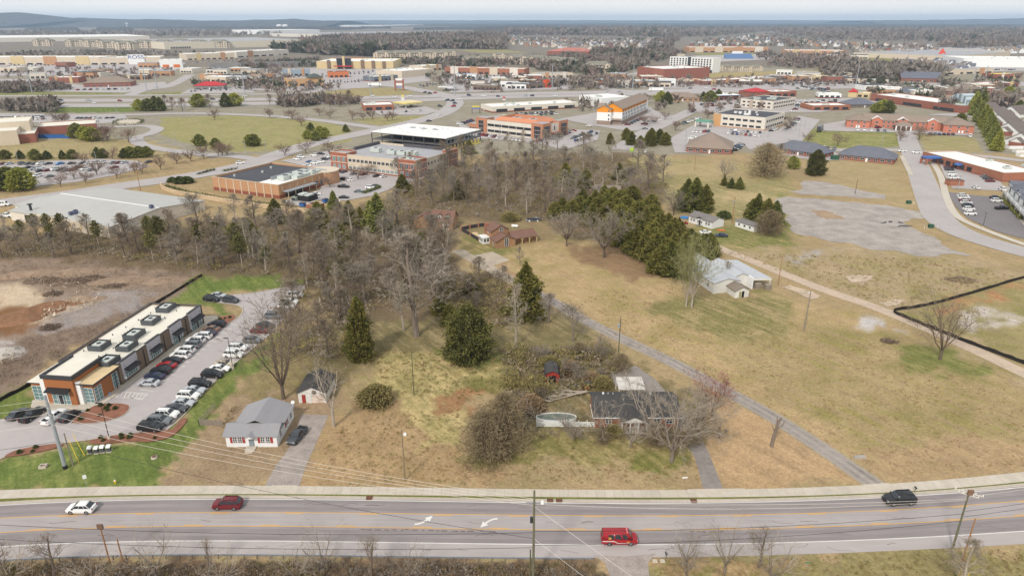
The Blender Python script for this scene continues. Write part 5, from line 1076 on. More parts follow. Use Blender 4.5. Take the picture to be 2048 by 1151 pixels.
for x,mi in((.0,1),(w,0)):m.hexa([(x-.1,0,12.2),(x+.1,0,12.2),(x+.1,D,12.2),(x-.1,D,12.2)],[(x-.1,D/2-.1,16),(x+.1,D/2-.1,16),(x+.1,D/2,16),(x-.1,D/2,16)],mi)
m.box(-5,-.004,7.5,D+3,-.3,3.2,2);m.box(-5,-.004,7.5,D+3,3.2,9.4,0);m.box(-5,-.004,7.5,D+3,9.4,11.6,1)
m.hexa([(-5.1,7.5,11.6),(-4.9,7.5,11.6),(-4.9,D+3,11.6),(-5.1,D+3,11.6)],[(-5.1,12.9,14.2),(-4.9,12.9,14.2),(-4.9,13,14.2),(-5.1,13,14.2)],1)
m.box(3,12,D+.004,D+5,-.3,3.2,2);m.box(3,12,D+.004,D+5,3.2,12,0)
part('wall',m,[WHT,M('hotel_orange',(236,152,48),.05,1,.7),M('stone_base',(150,132,120),.15,.6,.9)],ho)
part('roof',MB().gable(0,w,0,D,12.25,3.8,'x',0,.8,.2).gable(-5,2,7.5,D+3,11.65,2.6,'x',0,.5,.2).gable(3,12,D,D+5,12.1,2.6,'y',0,.4,.2),[SHT],ho)
for z in(3.6,6.6,9.7):row(ho,'f',1,w-6,16,z,1.7,2.2,fr=DKM,gl=GLS,mull=(2,1));row(ho,'l',8,10,1,z,1.1,1.6,off=5)
part('side_roof',MB().hexa([(-1.5,.2,3.4),(-.02,.2,3.4),(-.02,7.4,3.4),(-1.5,7.4,3.4)],[(-1.5,.2,3.5),(-.02,.2,4.6),(-.02,7.4,4.6),(-1.5,7.4,3.5)]),[SHT],ho)
be,w=block('office_building','two-storey beige office with a black flat roof and a green entrance canopy',(1425,252),(1528,262),40,9.4,STUL,RDK,STUL,(.9,BRKT),.5,'office')
for z in(1.6,5.6):row(be,'f',7,w-2,6,z,3.6,1.5,mull=(4,1),fr=DKM);row(be,'r',2,38,8,z,3.0,1.5,w,mull=(3,1),fr=DKM)
part('corner_panel',MB().box(0,6,-.2,-.01,0,9.3),[M('tan_panel',(206,160,112),.06)],be);units(be,[(20,8,4,3,1.6),(23,9,1.5,1.5,4),(10,14,2,2,1.4),(14,13,2,2,1.8)],WHT,8.95)
for x,y in((8,20),(14,24),(28,12),(22,26)):units(be,[(x,y,1.3,1.3,1.1)],WHT,8.95)
cn=MB().hexa([(-9,-13,4),(3,-13,4),(3,-4,4),(-9,-4,4)],[(-9,-8.6,5.4),(3,-8.6,5.4),(3,-8.4,5.4),(-9,-8.4,5.4)]);part('canopy',cn,[GRNR],be)
for x,y in((-8,-12.4),(2,-12.4),(-8,-4.6),(2,-4.6)):part('pillar',MB().box(x-.6,x+.6,y-.6,y+.6,-.2,3.99),[STUL],be)
b2,w=block('office_building','two-storey beige office with a black flat roof standing behind the green-canopied one',(1480,214),(1544,220),45,7.6,STUL,RDK,STUL,None,.5,'office')
for z in(1.4,4.6):row(b2,'f',1,w-1,6,z,2.6,1.3,mull=(3,1),fr=DKM);row(b2,'r',2,43,9,z,3,1.3,w,mull=(3,1),fr=DKM)
for x in(9,19):part('pier',MB().box(x,x+3.5,-.4,-.01,0,7.4),[M('stone_pier',(186,170,154),.06)],b2)
units(b2,[(8,8,6,3,1.6),(18,14,8,3,1.4),(14,28,6,3,1.4)],HVAC,7.15)
a,yaw,w=frame((1692,255),(1945,268))
bq=thing('hotel','long red-brick inn with two hipped wings and a white porch','hotel',a,yaw);H_=5.6
PINKB=M('pink_brick',(192,124,102),.08,1,.9,brick=(.4,.2))
pitched(bq,11,66,8,20,H_,PINKB,SHT,3.6,'x','gable',oh=.5);pitched(bq,0,15.5,0,20.4,H_,PINKB,SHT,3.8,'y','hip',oh=.6);pitched(bq,63,w,-1,22,H_,PINKB,SHT,4.2,'y','hip',oh=.6)
for x,y in((20.5,6.2),(57,6.2),(37.5,6.0)):part('gable_bay',MB().box(x-3.4,x+3.4,y,8.2,-.3,H_+.6).hexa([(x-3.4,y,H_+.6),(x+3.4,y,H_+.6),(x+3.4,12,H_+.6),(x-3.4,12,H_+.6)],[(x-.1,y,H_+2.4),(x+.1,y,H_+2.4),(x+.1,12,H_+2.4),(x-.1,12,H_+2.4)]).gable(x-3.4,x+3.4,y,12,H_+.7,1.9,'y',1,.35,.2),[PINKB,WHT],bq)
for z in(.9,3.5):
 row(bq,'f',1.5,14,3,z,1.5,1.4,mull=(2,1));row(bq,'f',64.5,w-1.5,3,z,1.5,1.4,off=1,mull=(2,1));row(bq,'f',24,33,3,z,1.5,1.4,off=-8,mull=(2,1));row(bq,'f',42,53,3,z,1.5,1.4,off=-8,mull=(2,1))
 for x in(20.5,57):row(bq,'f',x-1,x+1,1,z,1.6,1.5,off=-6.2,mull=(2,1))
row(bq,'f',36,39,1,6.2,2,1.2,off=-6)
for x in(7,8.6,73,75):door(bq,'f',x,1.1,2.1,WHT).location.y=-.04 if x<20 else-1.04
po=MB().hip(32.5,43,-2.5,6,3.9,2.2,0,.5);part('porch_roof',po,[SHT],bq)
for x,y in((33,-2),(42.5,-2),(36,-2),(39.5,-2)):part('column',MB().box(x-.45,x+.45,y-.45,y+.45,0,3.68),[WHT],bq)
part('porch_beam',MB().box(32.4,43.1,-2.6,-1.9,3.2,3.68),[WHT],bq)
rb,w=block('store_building','red brick store with white flat roof and bright blue awnings',(2003,364),(2080,362),60,4.6,BRKO,RWH,STUC,(1.1,BRKR),.4,'store')
part('awning',MB().box(-9,-.02,44,49,3.4,4.2),[BLUC],rb);part('awning',MB().hexa([(-2,28,2.6),(-.02,28,2.6),(-.02,32,2.6),(-2,32,2.6)],[(-2,28,2.7),(-.02,28,3.6),(-.02,32,3.6),(-2,32,2.7)]),[BLUC],rb)
for x,y in((-8.6,44.4),(-8.6,48.6)):part('pillar',MB().box(x-.5,x+.5,y-.5,y+.5,0,3.39),[BRKO],rb)
row(rb,'l',20,52,6,.8,3.4,2.2,mull=(3,1),fr=DKM);units(rb,[(10,10,3,3,1.2),(16,30,3,2,1),(22,12,4,3,1.4)],HVAC,4.2)
tr_=thing('terrace','new white terrace with slate hip roofs and bold stone piers at the right-hand edge','terrace',*frame((2012,395),(2062,452))[:2])
wT=frame((2012,395),(2062,452))[2]
pitched(tr_,0,wT+10,0,12,6.2,WHT,SHS,2.6,'x','hip',oh=.7)
for i in range(6):
 x=1.5+i*wT/5.5;part('pier',MB().box(x-.5,x+.5,-2.0,-1.0,0,2.9),[STUC],tr_);part('balcony',MB().box(x+.52,x+wT/5.5-.52,-2,-.01,2.6,3.0).box(x+.52,x+wT/5.5-.52,-2,-1.9,3.0,3.9),[WHT,BLKM],tr_);put(tr_,wmesh(1.8,1.9,GLD,BLKM,(2,1)),'f',x+2.6,3.4);put(tr_,wmesh(2.0,2.2,GLD,BLKM,(2,1)),'f',x+2.6,.3)
 if i%2==0:part('dormer',MB().box(x,x+3.4,-.6,4,6.2,7.2).gable(x,x+3.4,-.6,5,7.2,1.2,'y',1,.3),[WHT,SHS],tr_)
hedge([(2004,400),(2016,412),(2030,428),(2042,440)],1.2,1.4,'dark planting in front of the new terrace piers',CED)
en=thing('enclosure','small red brick bin enclosure beside the street on the right','enclosure',P(1898,372),R(0));walls(en,0,7,0,4,2.6,BRKO,DKM)
TAB=[('clinic','brick clinic with a broad taupe pyramid roof beside the mown field',(1372,304),(1462,309),28,3.0,BRKR,SHT,'hip',6,7.5),('bungalow','brick bungalow with slate hip roof partly hidden by the dark round cedar',(1546,304),(1643,318),15,2.8,BRKR,SHS,'hip',6,4.6),('bungalow','brick bungalow with slate hip roof and white doors beside the gravel yard',(1676,318),(1786,329),17,2.8,BRKR,SHS,'hip',8,4.8),('store_building','long white-roofed pale store behind the orange-roofed office',(985,226),(1156,216),26,5.0,STUL,RWH,'flat',5,0),('warehouse','white blank-walled warehouse just left of the orange-topped hotel',(1158,208),(1202,215),34,8,WHT,RWH,'flat',0,0),('bank','taupe-roofed bank with white columned front beside dark evergreens',(1330,203),(1398,203),18,3.6,BRKT,SHT,'hip',6,4.5),('store_building','small store with white roof and a blue eaves band',(1427,201),(1477,200),22,4.2,BRKR,RWH,'band_blue',5,0),('store_building','red brick store with a red pyramid roof at its left corner',(1506,196),(1592,193),26,5.4,BRKR,RWH,'tower_red',6,0),('store_building','red brick store with bright white roof left of the slate hip roof',(1624,221),(1700,220),22,4.2,BRKO,RWH,'flat',4,0),('restaurant','slate hip-roofed restaurant right of the bright white roof',(1703,216),(1753,215),20,3,BRKB,SHS,'hip',5,5),('mall','long low red brick mall with a white roof behind the brick inn',(1740,201),(1920,227),34,6.4,BRKR,RWH,'flat',3,0),('store_building','long taupe-roofed row of shops with small white dormers at the right edge',(1893,208),(2110,215),16,3.6,STUC,SHT,'dormers',14,4),('restaurant','white and red drive-through restaurant beside the highway',(1636,196),(1682,197),16,4.4,WHT,RWH,'flat',4,0),('restaurant','cream restaurant with a red barrel roof beside the highway',(1700,194),(1738,196),16,4.6,STUY,RWH,'tower_red',3,0),('office_building','brick office with brown hip roof behind a line of bare trees on the right',(1896,190),(1978,189),20,3.8,BRKR,SHT,'hip',7,4),('office_building','slate hip-roofed office left of the brick office with brown hip roof',(1806,192),(1862,191),20,3.4,STUL,SHS,'hip',7,4.4),('church','long grey-roofed church with a brick gable end beyond the highway',(1802,163),(1884,165),40,4.4,BRKR,SHS,'gable',6,7),('hotel','six-storey white hotel block with rows of dark square windows',(1338,141),(1424,146),22,21,WHT,RGR,'tower',0,0),('theatre_building','dark red windowless brick building in front of the white hotel block',(1326,160),(1418,156),60,14,BRKR,RWH,'blank',0,0),('store_building','row of low shops with cream and brick fronts left of the dark red brick building',(1234,173),(1312,170),20,5.5,STUL,RWH,'shop',8,0),('restaurant','cream restaurant with red awnings below the dark red brick building',(1362,168),(1402,168),18,5.2,STUC,TERO,'shop',4,0),('store_building','brown brick row of shops right of the red-awninged restaurant',(1412,171),(1496,166),22,5.2,BRKR,RWH,'shop',9,0),('store_building','white-canopied row of shops beside the brown brick row',(1498,166),(1540,162),22,5,STUL,RWH,'shop',5,0),('fuel_station','red-signed fuel station shop beyond the highway on the right',(1616,160),(1662,160),20,4.6,STUY,RWH,'shop',4,0),('store_building','dark brick row of shops beyond the highway, right of the fuel station',(1664,164),(1712,162),20,5.4,BRKR,RWH,'shop',6,0),('warehouse','wide white warehouse at the far right edge',(1924,134),(2110,136),90,14,WHT,RWH,'blank',0,0),('warehouse','low grey-roofed warehouse beside a bright red pointed roof',(1906,122),(2020,112),200,9,STUC,RGR,'blank',0,0),('school','long brown brick school behind the blue bleachers',(1378,105),(1537,105),60,12,BRKT,RWH,'shop',12,0),('school','brown brick school wing beyond a car park full of cars',(1572,111),(1692,112),60,11,BRKT,RWH,'shop',10,0),('school','red-roofed school among the pale flats in the middle distance',(1094,111),(1184,112),70,9,BRKR,M('faded_red_roof',(186,118,106),.06),'hip',0,7),('store_building','orange brick row of shops with gables beyond the junction',(890,147),(1048,151),26,9,BRKO,RWH,'shop',14,0),('restaurant','white store with blue awnings in front of the orange brick shops',(912,158),(952,158),20,6,WHT,BLUC,'shop',4,0),('restaurant','brown brick restaurant with an arched front beside the highway',(946,180),(995,181),18,5.4,BRKB,RGR,'shop',6,0),('fuel_canopy','open fuel canopy with a pale roof in the cars beside the highway',(876,182),(906,183),20,5,WHT,RGR,'canopy',0,0),('restaurant','dark restaurant with an orange tower beside the highway',(1058,178),(1116,174),20,5,BRKB,RDK,'tower_orange',4,0),('store_building','tan row of shops with a yellow sign behind the orange-towered restaurant',(1076,157),(1146,155),24,6,STUC,RGR,'shop',8,0),('warehouse','flat tan windowless building left of the orange brick shops',(804,156),(868,150),50,9,STUC,RWH,'blank',0,0),('theatre_building','wide cream cinema with stepped walls and a tall dark glazed entrance',(634,138),(787,138),90,12,STUY,RWH,'cinema',0,0),('store_building','blue-grey pair of shops in the car park left of the cinema',(566,153),(620,152),24,9,M('blue_grey_wall',(150,162,174),.06),RGR,'shop',5,0),('restaurant','orange-red restaurant in the car park in front of the cinema',(658,156),(698,155),22,8,M('orange_red_wall',(204,124,84),.08),RDK,'shop',4,0),('restaurant','tan restaurant with dark tower roof left of the dark glazed showroom',(580,174),(646,171),26,9,M('tan_wall',(206,166,122),.06),RGR,'tower_dark',4,0),('store_building','dark glazed showroom left of the tall pylon sign',(748,164),(796,160),22,6.4,M('slate_wall',(118,122,130),.06),RWH,'shop',5,0),('store_building','brick store with white roof and blue trim left of the yellow fuel canopy',(728,222),(788,220),26,4.8,BRKO,RWH,'shop',3,0),('fuel_canopy','yellow-edged fuel canopy at the road junction',(812,218),(846,214),18,5,YELP,M('pale_canopy',(224,206,160),.1),'canopy',0,0),('restaurant','brick building with a stepped white roof beside the highway on the left',(100,167),(158,166),30,7,BRKR,RWH,'shop',0,0),('restaurant','brick restaurant with broad grey hip roof and white parasol-like windows on the left',(168,175),(262,173),30,5,BRKR,SHT,'hip',7,6),('restaurant','brown brick restaurant with white roof behind the grey-hipped one',(246,160),(296,159),24,5.6,BRKB,RWH,'shop',4,0),('restaurant','grey restaurant with a bright red sloping roof beside the highway',(388,180),(448,179),20,4.4,M('grey_wall',(146,144,142),.06),REDR,'hip',4,4),('store_building','white store with orange panels at the end of the long row of shops',(321,138),(366,137),30,14,WHT,RWH,'orange',0,0),('mall','long cream row of large shops at the far left',(-60,130),(200,130),60,13,STUC,RWH,'shop',14,0),('mall','cream row of shops with a white gabled sign front',(200,130),(322,128),60,12,STUC,RWH,'mallsign',7,0),('mall','tan row of shops beyond the bare-treed road on the left',(374,121),(470,118),60,12,STUC,RWH,'shop',8,0),('mall','white-roofed shops with a stone portal left of the rock cutting',(474,116),(578,110),60,12,STUL,RWH,'shop',7,0),('warehouse','huge cream warehouse with a grey flat roof beyond the flats',(330,99),(610,92),420,18,M('warehouse_cream',(222,212,192),.05),RGR,'docks',5,0),('warehouse','long white warehouse at the far left beyond the flats',(-100,86),(300,80),500,15,STUL,RWH,'blank',0,0),('warehouse','white warehouse standing beyond the huge cream one',(520,69),(640,67),300,22,WHT,RWH,'blank',0,0),('warehouse','wide low pale warehouse beyond the bare woods',(640,75),(860,70),400,14,STUL,RGR,'blank',0,0),('warehouse','thin pale warehouse among the distant woods, right of the pale one',(870,73),(985,70),200,14,STUC,RWH,'blank',0,0),('warehouse','white warehouse strip just below the horizon behind the two tanks',(590,53),(690,51),500,24,WHT,RWH,'blank',0,0),('warehouse','white warehouse strip below the horizon at centre',(700,54),(848,53),500,18,WHT,RWH,'blank',0,0),('sports_stand','blue bleachers beside a green sports field',(1454,118),(1508,118),22,8,M('blue_stand',(112,138,176),.08),M('blue_seat',(96,134,188),.1),'ramp',0,0),('store_building','orange-red store with a yellow corner at the right edge beyond the highway',(1992,158),(2040,157),24,6,BRKR,YELP,'shop',4,0),('office_building','brown brick low office just below the highway at the right edge',(1975,176),(2036,174),24,5,BRKR,RWH,'shop',6,0),('store_building','grey-roofed long store at the right, above the slate church',(1890,150),(1986,147),60,7,STUC,RGR,'shop',5,0),('store_building','cream store left of the orange brick shops, behind the tall pylon',(846,143),(884,140),30,8,STUC,RWH,'shop',4,0),('restaurant','small brown restaurant in the lot left of the tan restaurant with dark tower',(520,160),(548,158),20,7,BRKT,RGR,'shop',3,0),('restaurant','brown and white restaurant left of the rock cutting car park',(412,160),(448,158),22,7,BRKT,RWH,'shop',3,0),('restaurant','low cream restaurant at the left edge among the parked cars',(0,146),(36,146),26,8,STUC,RWH,'shop',4,0),('store_building','pale store behind the brick building with stepped white roof',(60,158),(92,157),24,7,STUL,RGR,'shop',3,0),('restaurant','cream and stone restaurant left of the row of low shops',(1192,172),(1226,170),20,5.5,STUC,RWH,'shop',4,0),('store_building','brick pharmacy-like store right of the white-canopied row',(1546,160),(1590,160),24,5.4,BRKO,RWH,'shop',4,0),('store_building','small pale store on the highway near the church',(1744,168),(1776,167),18,4.6,STUL,RWH,'shop',3,0),('rock_wall','long grey rock cutting below the car park left of the cinema',(420,139),(640,132),8,9,M('cut_rock',(146,144,144),.25,.3,.95),M('cut_rock',(0,0,0)),'blank',0,0),('chapel','bright red pointed roof on a small building beside the grey warehouse',(1886,117),(1893,116.6),14,5,REDR,M('bright_red',(214,84,66),.05),'spire',0,15),]
def extra_windows(r,w,d,h,n,shop=False):
 if not n:return
 ww=w/n*.62;hh=min(2.6,h*.5)
 row(r,'f',.5,w-.5,n,.5 if shop else .9,ww,hh if shop else min(1.5,h*.45),gl=GLD,fr=DKM if shop else WHT,mull=(2,1))
for nm,lb,A_,B_,d,h,wm,rm,st,n,rise in TAB:
 a,yaw,w=frame(A_,B_);cat=nm.replace('_building','').replace('_',' ')
 r=thing(nm,lb,{'store':'shop','mall':'shops','theatre':'cinema' if 'cinema' in lb else 'building','office':'office'}.get(cat,cat),a,yaw)
 if st in('hip','gable'):
  pitched(r,0,w,0,d,h,wm,rm,rise,'x',st,oh=.6);extra_windows(r,w,d,h,n)
  if n:row(r,'r',1,d-1,3,.9,1.3,1.3,w);door(r,'f',w*.52,1.1,2.1,WHT)
 elif st=='dormers':
  pitched(r,0,w,0,d,h,wm,rm,rise,'x','gable',oh=.8);extra_windows(r,w,d,h,n,True)
  for i in range(n):x=w*(i+.5)/n;part('dormer',MB().box(x-1,x+1,1,4,h,h+1.4).gable(x-1,x+1,.8,4.5,h+1.4,.9,'y',0,.2),[WHT],r)
 elif st=='canopy':
  part('canopy_roof',MB().box(0,w,0,d,h-1,h,0,1),[wm,rm],r)
  for x in(w*.15,w*.85):
   for y in(d*.2,d*.8):part('post',MB().box(x-.3,x+.3,y-.3,y+.3,-.1,h-1.002),[WHT],r)
  for x in(w*.3,w*.7):part('fuel_pump',MB().box(x-.5,x+.5,d*.4,d*.6,0,1.8),[STEEL],r)
 elif st=='ramp':
  m=MB()
  for i in range(10):m.box(0,w,i*2.4,i*2.4+2.4,-.1,.8+i*.95)
  part('stand',m,[wm],r);part('press_box',MB().box(w*.3,w*.7,24.1,27,0,14),[WHT],r)
 elif st=='spire':
  part('wall',MB().box(0,w,0,d,-.2,h),[wm],r);part('roof',MB().hexa([(0,0,h+.01),(w,0,h+.01),(w,d,h+.01),(0,d,h+.01)],[(w*.3,d*.5-.2,h+rise),(w*.36,d*.5-.2,h+rise),(w*.36,d*.5+.2,h+rise),(w*.3,d*.5+.2,h+rise)]).hexa([(w,0,-.1),(w*2.2,0,-.1),(w*2.2,d,-.1),(w,d,-.1)],[(w,0,h),(w*1.05,0,h+3),(w*1.05,d,h+3),(w,d,h)]),[rm],r)
 else:
  walls(r,0,w,0,d,h,wm,wm,(1.1,BRKD)if st in('shop','flat')and h<7 else None,t=.4);flatroof(r,0,w,0,d,h-.6,rm,.4)
  if st in('shop','flat','band_blue','tower_red','tower_orange','tower_dark','mallsign'):extra_windows(r,w,d,h,n,True)
  rd=random.Random(len(lb));k=0 if st=='canopy' else 0 if nm=='rock_wall' else max(2,min(8,int(w*d/300)))
  units(r,[(rd.uniform(1,max(2,w-6)),rd.uniform(2,max(3,d-6)),rd.uniform(1.5,4),rd.uniform(1.5,3),rd.uniform(1,2))for _ in range(k)],HVAC,h-.6)
  if st=='shop' and w>30:
   for i in range(max(2,n//3)):x=w*(i+.5)/max(2,n//3);part('gable_front',MB().box(x-w*.05,x+w*.05,-.6,-.01,-.1,h+1.6),[rd.choice([STUL,STUY,BRKT,STUC])],r)
  if st=='band_blue':part('eaves_band',MB().box(-1.5,w+1.5,-1.5,d+1.5,h+.13,h+.7,0,1),[M('blue_band',(60,84,140),.05),RWH],r)
  if st=='tower_red':part('corner_tower',MB().box(-2,w*.34,-2,w*.34,-.1,h+.6),[wm],r);part('tower_roof',MB().hip(-2,w*.34,-2,w*.34,h+.8,3.4,0,.5),[REDR],r)
  if st=='tower_orange':part('tower',MB().box(w*.55,w*.75,-1.2,4,-.1,h+4),[M('orange_tower',(214,92,56),.05)],r)
  if st=='tower_dark':part('tower',MB().box(w*.62,w,-2,16,-.1,h+1),[M('tan_wall',(0,0,0))],r);part('tower_roof',MB().hip(w*.62,w,-2,16,h+1.2,4,0,1.5),[M('dark_green_roof',(84,92,88),.08)],r)
  if st=='tower':
   for z in range(6):row(r,'f',1,w*.42,6,1.3+z*3.2,2.6,2.3,gl=BLKM,fr=BLKM);row(r,'f',w*.52,w-2,7,1.3+z*3.2,2.6,2.3,gl=BLKM,fr=BLKM)
   part('stair_panel',MB().box(w*.43,w*.5,-.5,-.01,0,h+.6),[DKM],r);part('low_wing',MB().box(w*.5,w,-8,-.6,0,4),[DKM],r)
  if st=='orange':
   for x in(w*.12,w*.6):part('panel',MB().box(x,x+w*.28,-.5,-.01,2,6.5),[M('orange_panel_bright',(222,120,64),.05)],r)
  if st=='docks':
   for i in range(9):part('dock_door',MB().box(w*.04+i*6,w*.04+i*6+4,-.3,-.01,1,6),[DKM],r);part('dock_door',MB().box(w*.9+(i%5)*6,w*.9+(i%5)*6+4,-.3,-.01,1+7*(i//5),6+7*(i//5)),[DKM],r)
  if st=='cinema':
   for x,e in((w*.14,2),(w*.58,2),(w*.72,1),(w*.86,0)):part('pier',MB().box(x,x+5,-2,-.01,0,h+e),[M('brown_pier',(132,112,96),.06)],r)
   part('entrance',MB().hexa([(w*.28,-5,-.1),(w*.45,-5,-.1),(w*.45,-.02,-.1),(w*.28,-.02,-.1)],[(w*.27,-5,h+5),(w*.46,-5,h+5),(w*.46,-.02,h+5),(w*.27,-.02,h+5)]),[GLD],r);part('fin',MB().box(w*.35,w*.38,-6,-5.02,0,h+8),[STUY],r);part('canopy',MB().box(w*.24,w*.49,-10,-5.05,4,5.4),[REDR],r)
  if st=='mallsign':
   part('sign_front',MB().box(w*.47,w*.74,-2,-.01,0,h+5),[WHT],r)
   c=bpy.data.curves.new('lettering','FONT');c.body='ROSS';c.size=w*.085;c.extrude=.1;c.align_x='CENTER';c.materials.append(M('blue_letter',(70,92,150),.05))
   q=link('lettering',c);bpy.context.view_layer.update();me=bpy.data.meshes.new_from_object(q.evaluated_get(bpy.context.evaluated_depsgraph_get()));bpy.data.objects.remove(q)
   q=link('lettering',me,r,(w*.605,-2.15,h*.82));q.rotation_euler=(R(90),0,0);q.scale=(1.35,1,1)
dm=[o for o in COL.objects if o.get('label','').startswith('long low red brick mall')][0];wD=frame((1740,201),(1920,227))[2]
m=MB();n=12
for i in range(n):
 t0,t1=math.pi*i/n,math.pi*(i+1)/n
 m.hexa([(wD-16-10*math.cos(t0),12,5.8),(wD-16-10*math.cos(t1),12,5.8),(wD-16-10*math.cos(t1),26,5.8),(wD-16-10*math.cos(t0),26,5.8)],[(wD-16-10*math.cos(t0),12,5.9+9*math.sin(t0)),(wD-16-10*math.cos(t1),12,5.9+9*math.sin(t1)),(wD-16-10*math.cos(t1),26,5.9+9*math.sin(t1)),(wD-16-10*math.cos(t0),26,5.9+9*math.sin(t0))],i%2)
part('glass_vault',m,[GLB,M('pale_glass',(190,200,206),.06,1,.2)],dm)
for i,(x,y)in enumerate(((559,59),(571,58.6))):
 p=P(x,y);hh=HT(x,y,49);rr=hh*.62;m=MB();m.tube((0,0,-1),(0,0,hh*.85),rr,rr,24);m.tube((0,0,hh*.85),(0,0,hh),rr,rr*.4,24)
 single('storage_tank',m,[WHT],'%s of the two round white storage tanks near the horizon'%('left' if i==0 else 'right'),'tank',p,group='white storage tanks')
t=thing('water_tower','tiny white water tower in front of the far hills','water tower',P(255,57));h_=HT(255,57,46);part('stem',MB().tube((0,0,0),(0,0,h_*.8),4,4,10),[WHT],t);part('tank',MB().tube((0,0,h_*.75),(0,0,h_*.88),8,16,14).tube((0,0,h_*.88),(0,0,h_),16,7,14),[WHT],t)
def pylon(x,y,top,label,w,panels,tw=.5,m=BRKO):
 t=thing('pylon_sign',label,'sign',P(x,y));h=HT(x,y,top)
 for s in(-1,1):part('post',MB().box(s*w*.42-tw,s*w*.42+tw,-tw,tw,0,h*(.9 if len(panels)>2 else .62)),[m],t)
 z=h
 for hh,c in panels:
  part('sign_panel',MB().box(-w*.38,w*.38,-.3,.3,z-hh*h,z-.02*h),[c],t);z-=hh*h
pylon(799,181,156,'tall brick pylon sign with stacked white panels at the junction',11,[(.2,WHT),(.2,M('panel_red',(166,120,120),.1)),(.2,WHT),(.2,M('panel_blue',(150,150,176),.1))],.9)
pylon(806,208,189,'narrow white price sign beside the yellow fuel canopy',3,[(.3,YELP),(.3,WHT),(.25,WHT)],.3,WHT)
pylon(952,227,211,'two-legged sign with a yellow and blue panel near the junction',8,[(.25,M('panel_yellow',(206,196,90),.05)),(.22,M('panel_violet',(120,126,180),.05))],.25,DKM)
pylon(1008,206,193,'small red and white roadside sign by the long white store',3,[(.35,M('panel_rose',(190,96,90),.05)),(.2,WHT)],.25,STEEL)
rs=random.Random(31)
def filler(poly,n,where,grp):
 xs=[p[0]for p in poly];ys=[p[1]for p in poly];k=0
 while k<n:
  x,y=rs.uniform(min(xs),max(xs)),rs.uniform(min(ys),max(ys))
  if not inside(np.array([x]),np.array([y]),poly)[0]:continue
  c,wm=rs.choice((('white',WHT),('cream',STUC),('pale',STUL),('brick',BRKR),('tan',BRKT),('brown',BRKB)));w,d,h=rs.uniform(14,34),rs.uniform(12,24),rs.uniform(4.5,7.5)
  r=thing('store_building','small low %s store %s'%(c,where),'shop',P(x,y),R(rs.uniform(-22,8)),grp+', '+c);part('wall',MB().box(0,w,0,d,-.2,h),[wm],r);part('roof',MB().box(-.3,w+.3,-.3,d+.3,h+.004,h+.5),[rs.choice([RWH,RGR,RWC,RDK,SHT])],r);row(r,'f',1,w-1,4,.5,w*.16,2.4,gl=GLD,fr=DKM);units(r,[(w*.3,d*.4,3,2,1.4)],HVAC,h+.5);k+=1
for poly,n,wh,g in(([(340,140),(500,138),(520,168),(470,176),(400,172)],9,'among the car parks left of the cinema','small stores left of the cinema'),([(0,134),(320,134),(300,156),(0,160)],9,'in the car parks before the long row of large shops','small stores at the far left'),([(880,156),(1060,158),(1060,180),(900,182)],8,'between the junction and the orange brick shops','small stores beyond the junction'),([(1130,152),(1320,146),(1320,176),(1180,178)],9,'left of the dark red brick building','small stores at centre right'),([(1440,150),(1720,146),(1720,168),(1480,172)],12,'beyond the highway on the right','small stores beyond the highway'),([(1560,112),(1720,112),(1700,132),(1540,132)],7,'in front of the brown brick schools','small buildings before the schools'),([(1720,176),(2048,168),(2048,200),(1760,200)],12,'along the highway at the right edge','small stores at the right edge'),([(1200,100),(1330,102),(1370,116),(1210,118)],9,'in the woods above the dark red brick building','small buildings in the woods')):filler(poly,n,wh,g)
def pole(x,y,top,label,r=.15,m=None,arm=None,extra=None,name='utility_pole',cat='utility pole',lean=0.):
 h=HT(x,y,top)if top else 11.;t=thing(name,label,cat,P(x,y))
 part('shaft',MB().tube((0,0,-.4),(lean,0,h),r,r*.68,9),[m or WOODP],t)
 if arm:
  for zz,w,a in arm:
   k=MB();c,s=math.cos(a),math.sin(a);d=Vector((c,s,0))*w/2;n=Vector((-s,c,0))*.06;z=h-zz
   k.hexa([Vector((lean,0,z))-d-n,Vector((lean,0,z))+d-n,Vector((lean,0,z))+d+n,Vector((lean,0,z))-d+n],[Vector((lean,0,z+.12))-d-n,Vector((lean,0,z+.12))+d-n,Vector((lean,0,z+.12))+d+n,Vector((lean,0,z+.12))-d+n])
   part('crossarm',k,[M('pale_arm',(206,200,190),.1)],t)
   for u in(-.95,-.45,.45,.95):q=Vector((lean,0,z+.12))+d*u;part('insulator',MB().tube(q,q+Vector((0,0,.28)),.07,.05,6),[WHT],t)
 if extra:extra(t,h)
 return t,h
def lampx(t,h):part('lamp_arm',MB().tube((0,0,h-.9),(.5,0,h-.8),.04,.04,5),[STEEL],t);part('lamp',MB().tube((.55,0,h-1.1),(.55,0,h-.75),.3,.22,10),[WHT],t)
def trafo(t,h):part('transformer',MB().tube((-.32,-.1,h-2.3),(-.32,-.1,h-1.4),.26,.26,10),[STEEL],t);part('crossarm',MB().box(-.5,.5,-.06,.06,h-.5,h-.4),[WOODP],t)
def boxtop(t,h):part('metal_box',MB().box(-.3,.5,-.3,.0,h-.3,h+.5),[M('rust_box',(128,100,84),.15)],t)
sp,sh_=pole(131,936,790,'tall galvanised steel power pole with a black foot beside the shop car park',.36,STEEL,None,lambda t,h:(part('foot_band',MB().tube((0,0,0),(0,0,.7),.40,.39,14),[BLKM],t),[part('insulator',MB().tube((-.2,-.3,h-z),(-1.0,-.35,h-z+.1),.06,.06,6),[M('grey_insulator',(150,150,152))],t)for z in(.8,2.2,3.6)]))
pole(146,930,866,'grey wooden pole standing close beside the tall steel pole',.15,WOODG)
pole(810,960,858,'slim wooden pole with a small lamp near the pavement',.13,WOODP,None,lampx)
